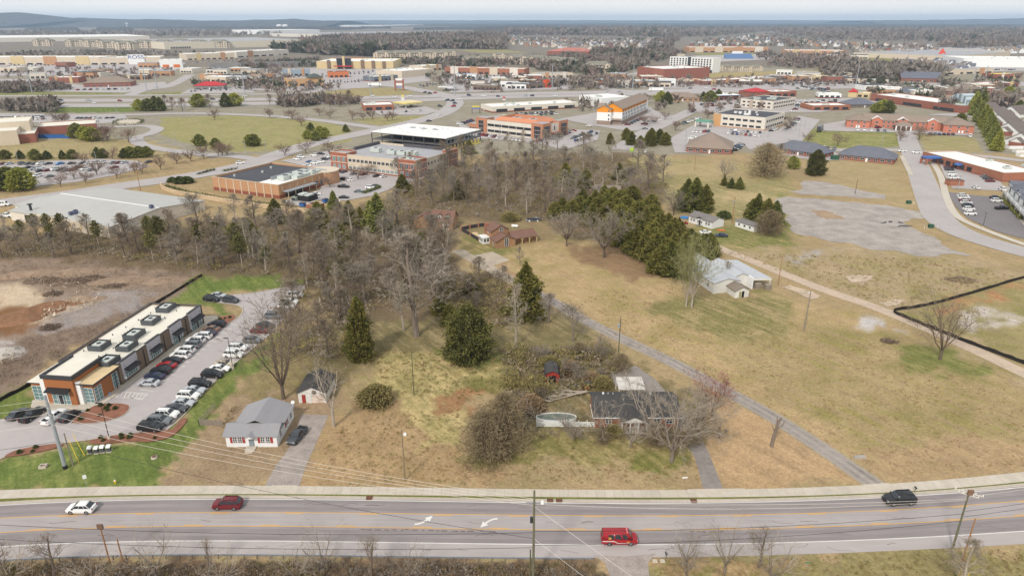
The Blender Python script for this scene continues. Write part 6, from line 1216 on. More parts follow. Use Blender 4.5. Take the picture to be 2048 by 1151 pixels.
pole(828,790,698,'slim dark wooden pole alone in the middle of the rough grass',.12,M('green_pole',(98,100,74),.15))
pole(1236,721,636,'wooden pole with a grey transformer beside the lane',.14,M('green_pole',(0,0,0)),None,trafo)
cp_,ch_=pole(1066,1172,980,'tall wooden power pole standing in front of the guard rail',.2,M('mossy_pole',(112,112,92),.2),None,lambda t,h:(part('bracket',MB().box(-1.1,1.1,-.05,.05,h-2.0,h-1.9),[STEEL],t),part('lamp',MB().tube((1.1,0,h-2.1),(1.1,0,h-1.7),.26,.16,8),[WHT],t),part('transformer',MB().tube((-.35,-.1,h-5.2),(-.35,-.1,h-4.3),.2,.2,8),[DKM],t)))
pole(1060,1170,1098,'short wooden stub pole beside the tall pole at the guard rail',.14,M('green_pole',(0,0,0)))
rp,rh_=pole(1905,1096,984,'leaning wooden power pole with pale crossarms by the road on the right',.17,M('mossy_pole',(0,0,0)),[(.1,3.6,R(-32)),(.5,2.6,R(-32))],boxtop)
pole(1925,1120,1036,'plain tan wooden pole without arms next to the crossarmed pole',.13,WOODN)
pole(221,1128,1052,'wooden stub pole topped by a brown box behind the guard rail',.13,WOODN,None,boxtop)
pole(246,1122,1076,'short brown stub pole right of the pole with a box on top',.12,WOODN)
pole(1608,661,583,'weathered grey pole with wires in the mown field',.2,WOODG,[(.4,1.2,0)])
pole(1556,570,512,'thin pale wooden pole beside the workshop and the dirt track',.12,WOODN)
pole(1710,388,358,'short dark post in the small gravel yard',.12,M('dark_post',(90,66,52),.1))
pole(1464,446,394,'wooden pole with transformer between the mobile home and the trailer cabin',.16,WOODN,None,trafo)
pole(1389,340,306,'thin wooden pole in the olive field near the clinic',.14,WOODN);pole(281,380,322,'wooden pole by the street behind the metal building',.16,WOODN);pole(680,440,396,'pale pole with white insulators beside the tall pale tree',.15,WOODN,None,lampx)
for i,(a,b)in enumerate((((143,898),(158,925)),((152,888),(170,912)))):
 single('guy_guard',MB().tube(P(*b)+Vector((0,0,.05)),P(*a)+Vector((-.3,.3,2.2)),.05,.05,6),[YELG],'yellow guy-wire guard on the lawn, %s of the pair'%('left' if i==0 else 'right'),'guy guard',group='yellow guy guards on the lawn')
for i,(x0,y0,x1,y1)in enumerate(((1912,1160,1914,1112),(1917,1165,1918,1124),(1926,1172,1928,1124))):
 a=P(x0,y0);single('guy_guard',MB().tube(a,a+Vector((.1,-.3,3.0)),.06,.06,6),[YELG],'yellow guy-wire guard below the leaning pole, %s of three'%('leftmost','middle one','rightmost')[i],'guy guard',group='yellow guy guards below the leaning pole')
def wire(a,b,sag,label,r=.02,m=None,n=22):
 pts=[a.lerp(b,i/n)-Vector((0,0,sag*4*(i/n)*(1-i/n)))for i in range(n+1)]
 k=MB()
 for p,q in zip(pts,pts[1:]):k.tube(p,q,r,r,4,0,False)
 single('wire',k,[m or M('pale_wire',(226,218,206),.05,1,.5)],label,'wire',group='overhead wires')
DW=M('dark_wire',(56,56,60),.05)
st_=sp.location+Vector((0,0,sh_));ct=cp_.location+Vector((0,0,ch_));rt=rp.location+Vector((0,0,rh_))
for i,z in enumerate((.8,2.2,3.6,5.6)):
 wire(st_+Vector((-.3,-.3,-z)),ct+Vector((0,.3,-1.6-.35*i)),1.6,'pale wire from steel pole to guard rail pole, %s of four'%('topmost','second from top','third from top','lowest')[i],.021)
 wire(st_+Vector((-.3,-.3,-z)),st_+Vector((-45,-8,-z+.5)),1.0,'pale wire from steel pole to the left edge, %s of four'%('topmost','second from top','third from top','lowest')[i],.021)
wire(st_+Vector((0,0,-9.3)),st_+Vector((-50,-9,-9.0)),1.2,'dark cable from halfway up the steel pole to the left',.03,DW);wire(st_+Vector((0,0,-9.3)),ct+Vector((0,.2,-8.2)),1.5,'dark cable from the middle of the steel pole to guard rail pole',.026,DW)
for i,(z,sg)in enumerate(((1.8,.8),(2.2,1.2),(6.8,.9),(9.2,1.0))):
 wire(ct-Vector((0,0,z)),rt+Vector((.2,0,-.1-.55*z)),sg,'%s wire between the tall pole and the leaning pole, %s of four'%('pale' if i<2 else 'dark',('topmost','second','third','lowest')[i]),.02 if i<2 else .028,DW if i>1 else None)
for i,z in enumerate((.2,.7,3.4,4.4)):wire(rt-Vector((-.3,0,z)),rt+Vector((60,14,-z)),1.0,'%s wire from the leaning pole to the right, %s of four'%('pale' if i<2 else 'dark',('topmost','second','third','lowest')[i]),.02 if i<2 else .026,DW if i>1 else None)
for i,z in enumerate((7.0,9.6)):wire(ct-Vector((0,0,z)),ct+Vector((-100,3.5,-z+.3)),1.6,'dark cable along the road to the left of the tall pole, %s of two'%('upper','lower')[i],.028,DW)
for i,z in enumerate((2.6,8.0)):wire(ct-Vector((0,0,z)),ct+Vector((26,-24,-z-3)),.4,'%s wire running down to the right of the tall pole'%('upper pale','lower pale')[i],.02)
def lamp(x,y,top,label,m=BLKM,r=.08,two=False,group=None,base=True):
 t=thing('street_lamp',label,'lamp post',P(x,y),0,group);h=HT(x,y,top)
 if base:part('base',MB().tube((0,0,0),(0,0,.75),.3,.3,12),[CONC],t)
 part('post',MB().tube((0,0,0),(0,0,h),r,r*.75,7),[m],t)
 for s in((-1,1)if two else(-1,)):part('lamp_head',MB().box(min(0,s*h*.12),max(0,s*h*.12),-.15,.15,h-.02,h+.1),[m],t)
lamp(219,878,806,'dark lamp post in the mulch bed before the shop');lamp(466,738,676,'dark lamp post on a concrete foot between the parked white cars');lamp(1965,456,425,'dark lamp post at the edge of the new dark car park',DKM,.1)
for i,(x,y,t)in enumerate([(35,320,304),(193,322,303),(220,357,327),(366,317,293),(532,306,280),(492,309,280),(352,290,270),(234,228,208),(369,224,206),(95,246,229),(603,239,212),(713,247,222),(812,252,226),(1000,275,252),(1187,268,240),(1136,285,262),(1370,300,262),(1343,240,225),(1375,230,215),(1388,226,212),(1422,272,240),(1478,275,250),(1535,276,248),(1592,262,238),(1597,275,232),(1609,255,226),(1574,230,200),(1146,222,200),(1460,225,206),(1763,292,262),(1915,380,352),(1993,290,262),(1908,366,340)]):
 lamp(x,y,t,'pale slender lamp post at a mid-distance car park or street',STEEL,.14,i%3==0,'pale lamp posts',False)
for i,(x,y,t)in enumerate([(65,188,130),(294,182,136),(315,178,138),(490,190,128),(742,195,142),(910,192,133),(1104,184,130),(1265,182,128),(1712,170,128),(1968,168,132),(1946,166,138)]):
 lamp(x,y,t,'very tall grey transmission mast beside the highway',STEEL,.5,False,'tall masts along the highway',False)
gr=thing('guard_rail','galvanised guard rail along the lower edge of the road','guard rail');xa,xb=P(-60,1118).x,P(1186,1118).x
m=MB();xs=np.linspace(xa,xb,60)
for p,q in zip(xs,xs[1:]):
 for z0,z1,o in((.46,.56,0),(.56,.62,.05),(.62,.74,0)):
  a,b=LN['edge'](p)-.75+o,LN['edge'](q)-.75+o;m.hexa([(p,a-.03,z0),(q,b-.03,z0),(q,b+.03,z0),(p,a+.03,z0)],[(p,a-.03,z1),(q,b-.03,z1),(q,b+.03,z1),(p,a+.03,z1)])
part('rail',m,[M('weathered_zinc',(150,156,166),.12,2,.5,metal=.2)],gr)
x=xa
while x<xb:y=LN['edge'](x)-.9;part('guard_post',MB().box(x-.06,x+.06,y-.1,y+.1,0,.72),[WOODG],gr);x+=1.95
def ac(x,y,label):
 t=thing('utility_cabinet',label,'cabinet',P(x,y),R(8),'four cabinets on the lawn');part('body',MB().box(-.28,.28,-.3,.3,.12,1.0),[M('cabinet_dark',(92,92,94),.08)],t);part('lid',MB().hexa([(-.36,-.4,1.02),(.36,-.4,1.02),(.36,.4,1.02),(-.36,.4,1.02)],[(-.36,-.1,1.35),(.36,-.1,1.35),(.36,.4,1.35),(-.36,.4,1.35)]),[WHT],t);part('plinth',MB().box(-.42,.42,-.46,.46,0,.12),[CONC],t)
for(x,y),w_ in zip(((181,905),(194,905),(206,903),(219,902)),('leftmost','second from left','third from left','rightmost')):ac(x,y,'white-lidded utility cabinet on the lawn, %s of four'%w_)
t=thing('manhole_chimney','round concrete manhole ring on the bright lawn','manhole',P(309,915));part('ring',MB().tube((0,0,0),(0,0,.35),.6,.52,18),[CONC],t);part('lid',MB().tube((0,0,.352),(0,0,.4),.42,.42,16),[M('rust_lid',(110,84,70),.1)],t)
t=thing('drain_box','concrete drain box on the bright lawn left of the steel pole','drain box',P(87,934),R(10));walls(t,-.6,.6,-.5,.5,.5,CONC,t=.18);part('lid',MB().box(-.4,.4,-.3,.3,.0,.3),[M('rust_lid',(0,0,0))],t)
t=thing('fire_hydrant','yellow and white fire hydrant beside the pavement','hydrant',P(231,966));part('barrel',MB().tube((0,0,0),(0,0,.6),.14,.13,10).tube((-.26,0,.42),(.26,0,.42),.09,.09,8),[YELG],t);part('cap',MB().tube((0,0,.602),(0,0,.82),.15,.05,10),[WHT],t)
def sign(x,y,h,w,hh,label,col,name='road_sign',rz=0.):
 t=thing(name,label,'sign',P(x,y),rz);part('post',MB().tube((0,0,0),(0,0,h),.035,.035,6),[STEEL],t);part('plate',MB().box(-w/2,w/2,-.06,-.036,h-hh,h),[col],t)
sign(174,972,2.4,.55,.75,'small white road sign by the pavement on the bright lawn',WHT,rz=R(30));sign(256,770,2.2,.35,.5,'small white parking sign at the shop walkway',WHT);sign(224,802,2.2,.35,.5,'small blue and white parking sign near the shop corner',M('sign_blue',(90,120,160),.05))
sign(1614,1132,.9,.7,.14,'green street name plate on a short post in the grass',M('sign_green',(40,140,90),.05))
def mailbox(x,y,label):
 t=thing('mailbox',label,'mailbox',P(x,y),R(90));part('post',MB().box(-.05,.05,-.05,.05,0,1.0),[WOODG],t);k=MB();pr=[(-.12,1.0),(-.12,1.15),(-.06,1.24),(.06,1.24),(.12,1.15),(.12,1.0)];k.hexa([(-.28,a,b)for a,b in pr],[(.28,a,b)for a,b in pr]);part('box',k,[DKM],t)
mailbox(1829,985,'dark mailbox on a post by the kerb near the black SUV');mailbox(1331,1117,'dark mailbox on a post beside the gravel drive below the road')
for x,y in((1310,1122),(1325,1122)):single('stone',MB().hexa([(-.4,-.25,0),(.4,-.25,0),(.4,.25,0),(-.4,.25,0)],[(-.3,-.2,.3),(.3,-.15,.26),(.28,.2,.28),(-.32,.2,.32)]),[CONC],'pale stone block beside the gravel drive, %s of two'%('left' if x<1320 else 'right'),'stone',P(x,y))
for i,x in enumerate((738,1100,1118,1386)):
 X=P(x,998).x;y=LN['kerb'](X);single('drain_inlet',MB().box(-.55,.55,-.25,.35,.0,.17).box(-.5,.5,-.6,-.25,.0,.035),[M('rust_iron',(110,80,62),.2)],'rusty kerb drain inlet, %s along the far kerb'%('first from left','second from left','third from left','rightmost')[i],'drain',Vector((X,y,0)))
single('stone_slab',MB().hexa([(0,0,0),(2.4,.3,0),(2.5,1.1,0),(.2,.9,0)],[(.2,.1,.35),(2.1,.4,.3),(2.2,.9,.45),(.3,.8,.3)]),[M('grey_stone',(168,160,152),.15)],'flat grey stone slab lying in the mown field near the lane','stone',P(1709,918))
single('litter_bag',MB().tube((0,0,.12),(.9,.1,.14),.14,.1,8),[WHT],'white plastic litter on the grass near the dark drive','litter',P(1365,956))
def silt(pts,label,h=.85):
 L=smooth_line(pts,6);m=MB();rd=random.Random(3)
 for i,(p,q)in enumerate(zip(L,L[1:])):
  d=(q-p).normalized();nn=Vector((-d.y,d.x))*.06
  z0,z1=h+.1*math.sin(i*1.7),h+.1*math.sin((i+1)*1.7)
  m.hexa([(*(p-nn),-.1),(*(q-nn),-.1),(*(q+nn),-.1),(*(p+nn),-.1)],[(*(p-nn*.5),z0),(*(q-nn*.5),z1),(*(q+nn*.5),z1),(*(p+nn*.5),z0)])
 single('silt_fence',m,[M('silt_cloth',(44,40,38),.12,1,.8)],label,'silt fence')
silt([(-60,838),(0,802),(58,772),(150,716),(230,664),(300,616),(405,551)],'black silt fence between the cleared dirt and the bright lawns')
silt([(2150,530),(2048,556),(1968,580),(1880,605),(1830,616),(1787,623),(1820,640),(1870,660),(1930,684),(2000,710),(2048,728),(2120,758)],'black silt fence bending round the plot on the right',.95)
single('kayak',MB().hexa([(-1.6,-.05,0),(0,-.4,0),(1.6,-.05,0),(1.6,.05,0),(0,.4,0),(-1.6,.05,0)],[(-1.7,-.05,.35),(0,-.5,.3),(1.7,-.05,.35),(1.7,.05,.35),(0,.5,.3),(-1.7,.05,.35)]),[M('kayak_orange',(226,116,64),.08)],'bright orange kayak lying on the grass beside the white sedan','kayak',P(1442,461),R(-12))
single('paddling_pool',MB().tube((0,0,0),(0,0,.5),1.6,1.7,16),[M('paddle_blue',(82,136,196),.06)],'round blue paddling pool left of the mobile home','paddling pool',P(1369,436))
def mow(x,y,label):t=thing('lawn_mower',label,'mower',P(x,y));part('body',MB().box(-.6,.6,-.35,.35,.3,.75),[M('mower_red',(172,52,50),.05)],t);part('seat',MB().box(-.45,-.1,-.2,.2,.76,1.1),[BLK],t);[part('wheel',MB().tube((a,b-.08,.25),(a,b+.08,.25),.25,.25,8),[TYR],t)for a in(-.4,.4)for b in(-.4,.4)]
mow(1372,448,'red ride-on mower in the yard of the mobile home')
def greenbox(x,y,label,n):t=thing('transformer_box',label,'cabinet',P(x,y));part('cabinet',MB().box(-.9,.9,-.7,.7,0,1.2).box(-.95,.95,-.75,.75,1.202,1.3),[M('box_green',(58,92,74),.08)],t);[part('marker_post',MB().tube((a,-1,0),(a,-1,1.0),.06,.06,6),[WHT],t)for a in n]
greenbox(1861,455,'green transformer box with white posts in the grass by the street bend',(-3,-2,2));greenbox(1817,407,'green transformer box with white posts near the thin green strip',(2,1.5));single('green_bin',MB().box(0,4,0,2.5,0,2.4).box(.1,3.9,.1,2.4,2.402,2.5),[M('box_green',(0,0,0))],'green waste container left of the slate-roofed bungalow with white doors','bin',P(1664,320)).name='waste_container'
single('lime_sign',MB().box(0,2,0,.2,0,2.2),[M('lime',(176,216,60),.05)],'lime green board standing at the car park corner beyond the wood','board',P(1260,303)).name='lime_board'
def heap(x,y,rx,ry,h,m,label,n=150,seed=0,stuff=MB):
 r=np.random.default_rng(seed+x);V=[];k=MB();q=P(x,y)
 for _ in range(n):
  a=r.random()*6.28;d=r.random()**.5;c=Vector((math.cos(a)*d*rx,math.sin(a)*d*ry,h*(1-d)*r.random()))
  e=Vector((r.normal(0,1),r.normal(0,1),r.normal(0,.3))).normalized()*r.uniform(.5,2.4);k.tube(c-e*.5,c+e*.5,r.uniform(.04,.13),.03,4)
 tag(part('debris_heap',k,[m],None,loc=q),label,'debris heap')
LOGM=island('dead_wood',(150,130,112),(104,88,76))
for x,y,rx,ry,h,lb in((85,560,6,4,1.6,'heap of grey logs at the top of the dirt clearing, nearest the left edge'),(140,565,7,4,1.6,'long brush heap in the middle of the dirt clearing'),(185,558,6,3,1.8,'dark brush heap under the tall pines at the top of the clearing'),(105,588,3,2,1.2,'small uprooted stump on the pale tan dirt'),(228,572,4,2.5,1.0,'low heap of pale broken wood right of the dark brush heap'),(1922,560,5,3,1.2,'brown brush heap in the field on the right'),(1778,683,2,1,.8,'small brown heap of wood in the mown field'),(100,655,3,2,1.4,'small dark brush pile among pale stones in the clearing')):heap(x,y,rx,ry,h,LOGM,lb,seed=y)
YS=shop.rotation_euler.z
seen={}
def ncar(k,c,x,y,rz,where,detail=True,group=None):
 lb='%s %s %s'%(c,CARL[k],where);car(k,c,P(x,y),rz,lb,group,detail)
ORD=['first','second','third','fourth','fifth','sixth','seventh','eighth','ninth','tenth','eleventh','twelfth','thirteenth','fourteenth','fifteenth','sixteenth','seventeenth','eighteenth','nineteenth','twentieth']
KC={'s':'sedan','u':'suv','h':'hatch','p':'pickup','v':'van','m':'minivan'}
CC={'w':'white','s':'silver','g':'grey','c':'charcoal','k':'black','r':'red','m':'maroon','b':'blue','n':'navy','t':'tan','z':'bronze','a':'azure','y':'yellow','o':'orange','e':'green'}
def cars(spec,pts,rz,where,frm,group,detail=True,jit=0.):
 """spec: two letters per car (kind, colour) in the order of pts; label counts along the row"""
 for i,(x,y)in enumerate(pts):
  k,c=KC[spec[2*i]],CC[spec[2*i+1]]
  car(k,c,P(x,y)+Vector((0,0,.08)),rz+rng0.choice((0,math.pi))*(jit>0)+rng0.uniform(-.03,.03),'%s %s, %s from %s, %s'%(c,CARL[k],ORD[i],frm,where),group,detail)
car('hatch','white',P(164,1021),R(180),'white hatchback driving left on the near road');car('suv','maroon',P(456,1013),R(180),'dark red SUV driving left on the near road');car('suv','black',P(1797,1004),R(184),'black SUV driving left on the near road').scale=(1.08,1.06,1.14)
fv=car('van','red',P(1238,1082),0,'red fire service van with a white stripe and light bar on the near road');wv=CARM['van']['w'];hv=CARM['van']['h']
part('stripe',MB().box(-hv+.1,-.9,-wv-.012,-wv+.03,.86,.98).hexa([(-.9,-wv-.012,.86),(-.3,-wv-.012,.50),(-.3,-wv+.03,.50),(-.9,-wv+.03,.86)],[(-.9,-wv-.012,.98),(-.3,-wv-.012,.60),(-.3,-wv+.03,.60),(-.9,-wv+.03,.98)]).box(-.3,hv-.9,-wv-.012,-wv+.03,.50,.60),[WHITE],fv)
part('light_bar',MB().box(.95,1.2,-.65,.65,2.13,2.22),[M('lightbar',(206,120,120),.3,3)],fv)
eb=MB()
for i in range(4):a=R(45+90*i);eb.hexa([(-1.6+math.cos(a-.35)*.08,-.978,1.45+math.sin(a-.35)*.08),(-1.6+math.cos(a-.55)*.27,-.978,1.45+math.sin(a-.55)*.27),(-1.6+math.cos(a+.55)*.27,-.978,1.45+math.sin(a+.55)*.27),(-1.6+math.cos(a+.35)*.08,-.978,1.45+math.sin(a+.35)*.08)],[(-1.6+math.cos(a-.35)*.08,-.95,1.45+math.sin(a-.35)*.08),(-1.6+math.cos(a-.55)*.27,-.95,1.45+math.sin(a-.55)*.27),(-1.6+math.cos(a+.55)*.27,-.95,1.45+math.sin(a+.55)*.27),(-1.6+math.cos(a+.35)*.08,-.95,1.45+math.sin(a+.35)*.08)])
eb.tube((-1.6,-.985,1.45),(-1.6,-.95,1.45),.09,.09,10);part('emblem',eb,[M('gold',(212,170,80),.08)],fv);part('lettering',MB().box(1.0,1.5,-wv-.01,-wv+.03,.72,.78).box(1.05,1.4,-wv-.01,-wv+.03,.82,.87),[M('gold',(0,0,0))],fv)
def ps(z,ox,oy):return[(ox+a/3.996,oy+b/3.996)for a,b in z]
cars('sssnuksrskuwuwuguwuwsnszuk',ps([(1195,775),(1240,722),(1290,680),(1335,635),(1380,595),(1445,555),(1485,515),(1537,472),(1568,436),(1622,402),(1660,377),(1690,342),(1735,308)],0,576),YS+R(90),'row facing the shop','near end','cars facing the shop')
cars('ukuguwscssuwssukukswstuwuw',ps([(1205,1135),(1280,1080),(1340,1028),(1410,980),(1470,935),(1510,880),(1560,832),(1602,785),(1700,710),(1762,658),(1800,622),(1870,548),(1905,495)],0,576),YS-R(88),'row along the lawn','near end','cars along the lawn edge')
cars('hgsmhcuguwuwuw',[(505,684),(521,665),(531,655),(548,636),(574,616),(580,608),(592,594)],YS-R(86),'far half of the lawn row','near end','cars along the lawn edge')
cars('ukssuc',[(424,602),(438,594),(462,604)],R(-12),'short stub at the top of the shop car park','left','cars at the top of the shop car park')
for(k,c,x,y),lb in zip((('sedan','charcoal',37,832),('pickup','black',67,834),('pickup','white',110,838),('sedan','black',141,836)),('nearest the left edge','beside the charcoal sedan','behind the tall steel pole','beside the mulch island')):car(k,c,P(x,y)+Vector((0,0,.06)),YS+R(-2),'%s %s nosed up to the shop entrance, %s'%(c,CARL[k],lb),'cars at the shop entrance')
car('pickup','charcoal',P(595,876),R(-101),'dark pickup truck parked on the gravel drive beside the white cottage')
car('sedan','white',P(1411,467),R(8),'white sedan parked before the mobile home');car('sedan','navy',P(1442,473),R(172),'dark sedan parked on the grass near the orange kayak')
cars('smssugscscuwscsascscswuwuwsgsmsssc',ps([(30,165),(75,165),(180,165),(230,165),(280,165),(325,165),(385,165),(480,165),(575,162),(665,162),(710,162),(760,160),(815,158),(905,158),(945,158),(995,156),(1187,150)],0,288),R(60),'back row of the left-hand car park','left','cars in the left-hand car park',False,1)
cars('sgsssspkssuwsmuwpkuwsmpkuwsgsm',ps([(60,208),(100,210),(170,222),(230,200),(270,208),(320,200),(385,218),(440,212),(490,215),(530,202),(580,215),(625,196),(680,210),(735,215),(915,195)],0,288),R(60),'middle row of the left-hand car park','left','cars in the left-hand car park',False,1)
cars('scsssksgsguwsg',ps([(115,205),(200,236),(325,222),(520,222),(235,270),(300,265),(395,268)],0,288),R(60),'front of the left-hand car park','left','cars in the left-hand car park',False,1)
cars('scscscsmuwsssc'+'sgssuwsgsmsw'+'scscuw',ps([(622,950),(655,950),(688,950),(725,950),(760,950),(795,950),(900,947),(580,978),(612,978),(645,980),(680,978),(715,980),(770,975),(858,948),(20,948),(435,948)],0,0),R(80),'small car park behind the round planting','left','cars in the far small car park',False,1)
cars('uwuwsmsguwswsbuwuwsksguwsksw',ps([(330,128),(360,112),(300,186),(340,188),(380,192),(415,180),(430,150),(470,160),(520,150),(548,128),(596,124),(467,98),(520,85),(580,108)],512,288),R(155),'packed rows beside brick and beige office','left','cars beside the brick and beige office',False,1)
cars('smscsgsmsksw',ps([(665,226),(702,230),(780,246),(857,250),(965,262),(1017,268)],512,288),R(63),'row in front of the brick and beige office','left','cars before the brick and beige office',False)
for k,c,x,y,rz,lb in(('sedan','black',695,288,150,'beside the island tree before the brick and beige office'),('sedan','white',750,296,150,'next to the black sedan by the island tree'),('pickup','black',702,350,-8,'in the middle of the office drive'),('suv','white',915,358,-20,'by the dark hedge corner'),('sedan','charcoal',960,345,-20,'behind the white SUV at the hedge corner'),('sedan','grey',825,388,0,'left of the hedge corner'),('sedan','black',705,436,0,'at the near edge of the office car park'),('sedan','white',480,410,10,'beside the black plant enclosure')):car(k,c,P(512+x/4,288+y/4)+Vector((0,0,.08)),R(rz),'%s %s %s'%(c,CARL[k],lb),None,False)
def rowpts(a,b,n):return[lerp(a,b,(i+.5)/n)for i in range(n)]
def spec(n,seed):rd=random.Random(seed);return ''.join(rd.choice('ssuuuhspm')+rd.choice('wwwwssggcckkrbnmt')for _ in range(n))
for a,b,n,rz,wh,gp in(((955,270),(1000,277),6,65,'row before orange-roofed office, left half','cars before the orange-roofed office'),((1008,279),(1046,283),5,65,'row before orange-roofed office, right half','cars before the orange-roofed office'),((1066,285),(1092,282),4,65,'row at the glazed corner of the orange-roofed office','cars before the orange-roofed office'),((1100,281),(1150,262),9,20,'row beside the orange-roofed office','cars beside the orange-roofed office'),((1142,279),(1185,265),8,60,'front rank of the white cars car park','cars in the car park of white cars'),((1150,284),(1195,268),8,60,'rear rank of the white cars car park','cars in the car park of white cars'),((1020,264),(1085,240),0,0,'',''),((1252,252),(1288,236),6,-20,'row beside the orange-topped hotel','cars beside the orange-topped hotel'),((1284,251),(1322,240),4,-20,'row across from the orange-topped hotel','cars beside the orange-topped hotel'),((1362,250),(1400,236),7,-30,'street row left of the green canopy','cars near the green canopy'),((1420,229),(1445,216),6,-30,'the far row left of the green canopy','cars near the green canopy'),((1384,265),(1420,265),5,60,'row under the green canopy','cars near the green canopy'),((1458,263),(1524,267),8,70,'back row before the beige office','cars before the beige office'),((1452,268),(1522,274),8,70,'front row before the beige office','cars before the beige office'),((1540,264),(1552,258),3,30,'end row right of the beige office','cars right of the beige office'),((1556,240),(1572,238),3,60,'short row behind the beige office','cars right of the beige office'),((1585,226),(1600,206),5,10,'row along the side of the rear beige office','cars right of the beige office'),((1466,303),(1484,290),6,0,'row beside the taupe pyramid roof','cars beside the brick clinic'),((1645,297),(1672,300),4,60,'row between the slate-roofed bungalows','cars between the bungalows'),((1708,261),(1776,264),5,70,'row on the brick inn lawn, left half','cars before the brick inn'),((1856,270),(1910,270),6,70,'row on the brick inn lawn, right half','cars before the brick inn'),((918,250),(945,242),7,30,'street row left of the orange-roofed office','cars left of the orange-roofed office'),((970,222),(985,214),4,20,'row left of the pale long store','cars by the pale long store'),((1060,228),(1110,224),6,60,'row behind the orange-roofed office','cars by the pale long store'),((1930,214),(2046,216),12,70,'row before the dormered shops','cars before the dormered shops'),((150,181),(262,179),9,70,'row before the grey-hipped restaurant','cars before the grey-hipped restaurant')):
 if n:cars(spec(n,int(a[0])),rowpts(a,b,n),R(rz),wh,'left',gp,False,1)
cars('uwuwsmuwucuwuw',[(1925,394),(1927,398),(1929,403),(1932,408),(1935,414),(1937,421),(1940,430)],R(2),'left row of the new dark car park','far end','cars in the new dark car park',False);cars('snuwpk',[(1990,397),(1993,404),(2003,419)],R(2),'right row of the new dark car park','far end','cars in the new dark car park',False)
cars('uwsmucuwuw',[(1892,325),(1896,336),(1898,341),(1903,351),(1907,358)],R(2),'left row of the store car park with blue awnings','far end','cars by the store with blue awnings',False);cars('scsgscsm',[(1967,349),(1970,355),(1975,359),(1980,364)],R(2),'right row of the store car park with blue awnings','far end','cars by the store with blue awnings',False)
for k,c,x,y,rz,lb in(('sedan','white',1951,377,90,'driving out of the car park with blue awnings'),('suv','white',2004,381,80,'parked at the near corner of the brick store'),('sedan','blue',1944,315,170,'on the cross street behind the store with blue awnings'),('sedan','white',1804,304,175,'entering the street junction from the left'),('suv','white',1832,307,180,'crossing the street junction'),('suv','white',481,328,20,'on the street behind the dark-roofed brick shop'),('sedan','charcoal',858,243,25,'on the street near the white-roofed building site'),('sedan','white',880,231,40,'waiting on the street toward the junction'),('van','white',6,412,10,'on the street at the left edge'),('pickup','white',14,434,0,'beside the corner of the metal building'),('van','white',1384,279,170,'before the green canopy drive'),('van','white',1940,274,60,'at the right wing of the brick inn'),('pickup','maroon',1756,257,20,'close to the left bay of the brick inn'),('suv','white',1290,305,80,'in the drive beyond the wood'),('sedan','grey',1290,259,10,'on the street before the orange-topped hotel'),('sedan','white',1179,253,0,'on the drive left of the orange-topped hotel')):car(k,c,P(x,y)+Vector((0,0,.1)),R(rz),'%s %s %s'%(c,CARL[k],lb),None,False)
def lorry(x,y,rz,label,c='white'):
 t=thing('lorry',label,'lorry',P(x,y)+Vector((0,0,.2)),rz);part('trailer',MB().box(-9,4.5,-1.3,1.3,1.1,4.0),[CARC[c]],t);part('cab',MB().hexa([(5.2,-1.2,.6),(8,-1.2,.6),(8,1.2,.6),(5.2,1.2,.6)],[(5.2,-1.2,3.6),(6.8,-1.1,3.6),(6.8,1.1,3.6),(5.2,1.2,3.6)]),[CARC[c]],t);part('windscreen',MB().hexa([(7.5,-1,1.9),(7.55,-1,1.9),(7.55,1,1.9),(7.5,1,1.9)],[(7.05,-.95,3.1),(7.1,-.95,3.1),(7.1,.95,3.1),(7.05,.95,3.1)]),[CGL],t)
 for a in(-8,-6.6,4.6,7.0):
  for b in(-1.2,1.2):part('wheel',MB().tube((a,b-.15,.5),(a,b+.15,.5),.5,.5,10),[TYR],t)
lorry(752,173,R(-8),'white articulated lorry turning at the junction');lorry(1310,183,R(180),'white articulated lorry on the highway');lorry(1640,262,R(60),'dark trailer lorry parked left of the brick inn','charcoal')
rd=random.Random(21)
for i,(x,y)in enumerate([(97,200),(122,202),(177,202),(188,208),(240,203),(283,206),(365,203),(410,201),(426,200),(485,199),(490,194),(620,196),(640,197),(745,193),(790,195),(820,194),(850,186),(860,188),(870,187),(895,202),(905,203),(918,200),(938,192),(968,193),(996,194),(1051,193),(1064,193),(1110,193),(1238,184),(1215,188),(1380,178),(1412,177),(1428,180),(1622,176),(1655,178),(1750,172),(1790,174),(1885,170),(1905,172),(1560,175),(1595,178),(910,208),(880,214),(907,214)]):
 k,c=rd.choice(['sedan','suv','suv','pickup','hatch']),rd.choice(['white','white','silver','grey','black','charcoal','red','navy'])
 car(k,c,P(x,y)+Vector((0,0,.3)),R(rd.choice((2,182)))-.02,'%s %s among the traffic on the distant highway'%(c,CARL[k]),'traffic on the highway, '+c+' '+CARL[k],False)
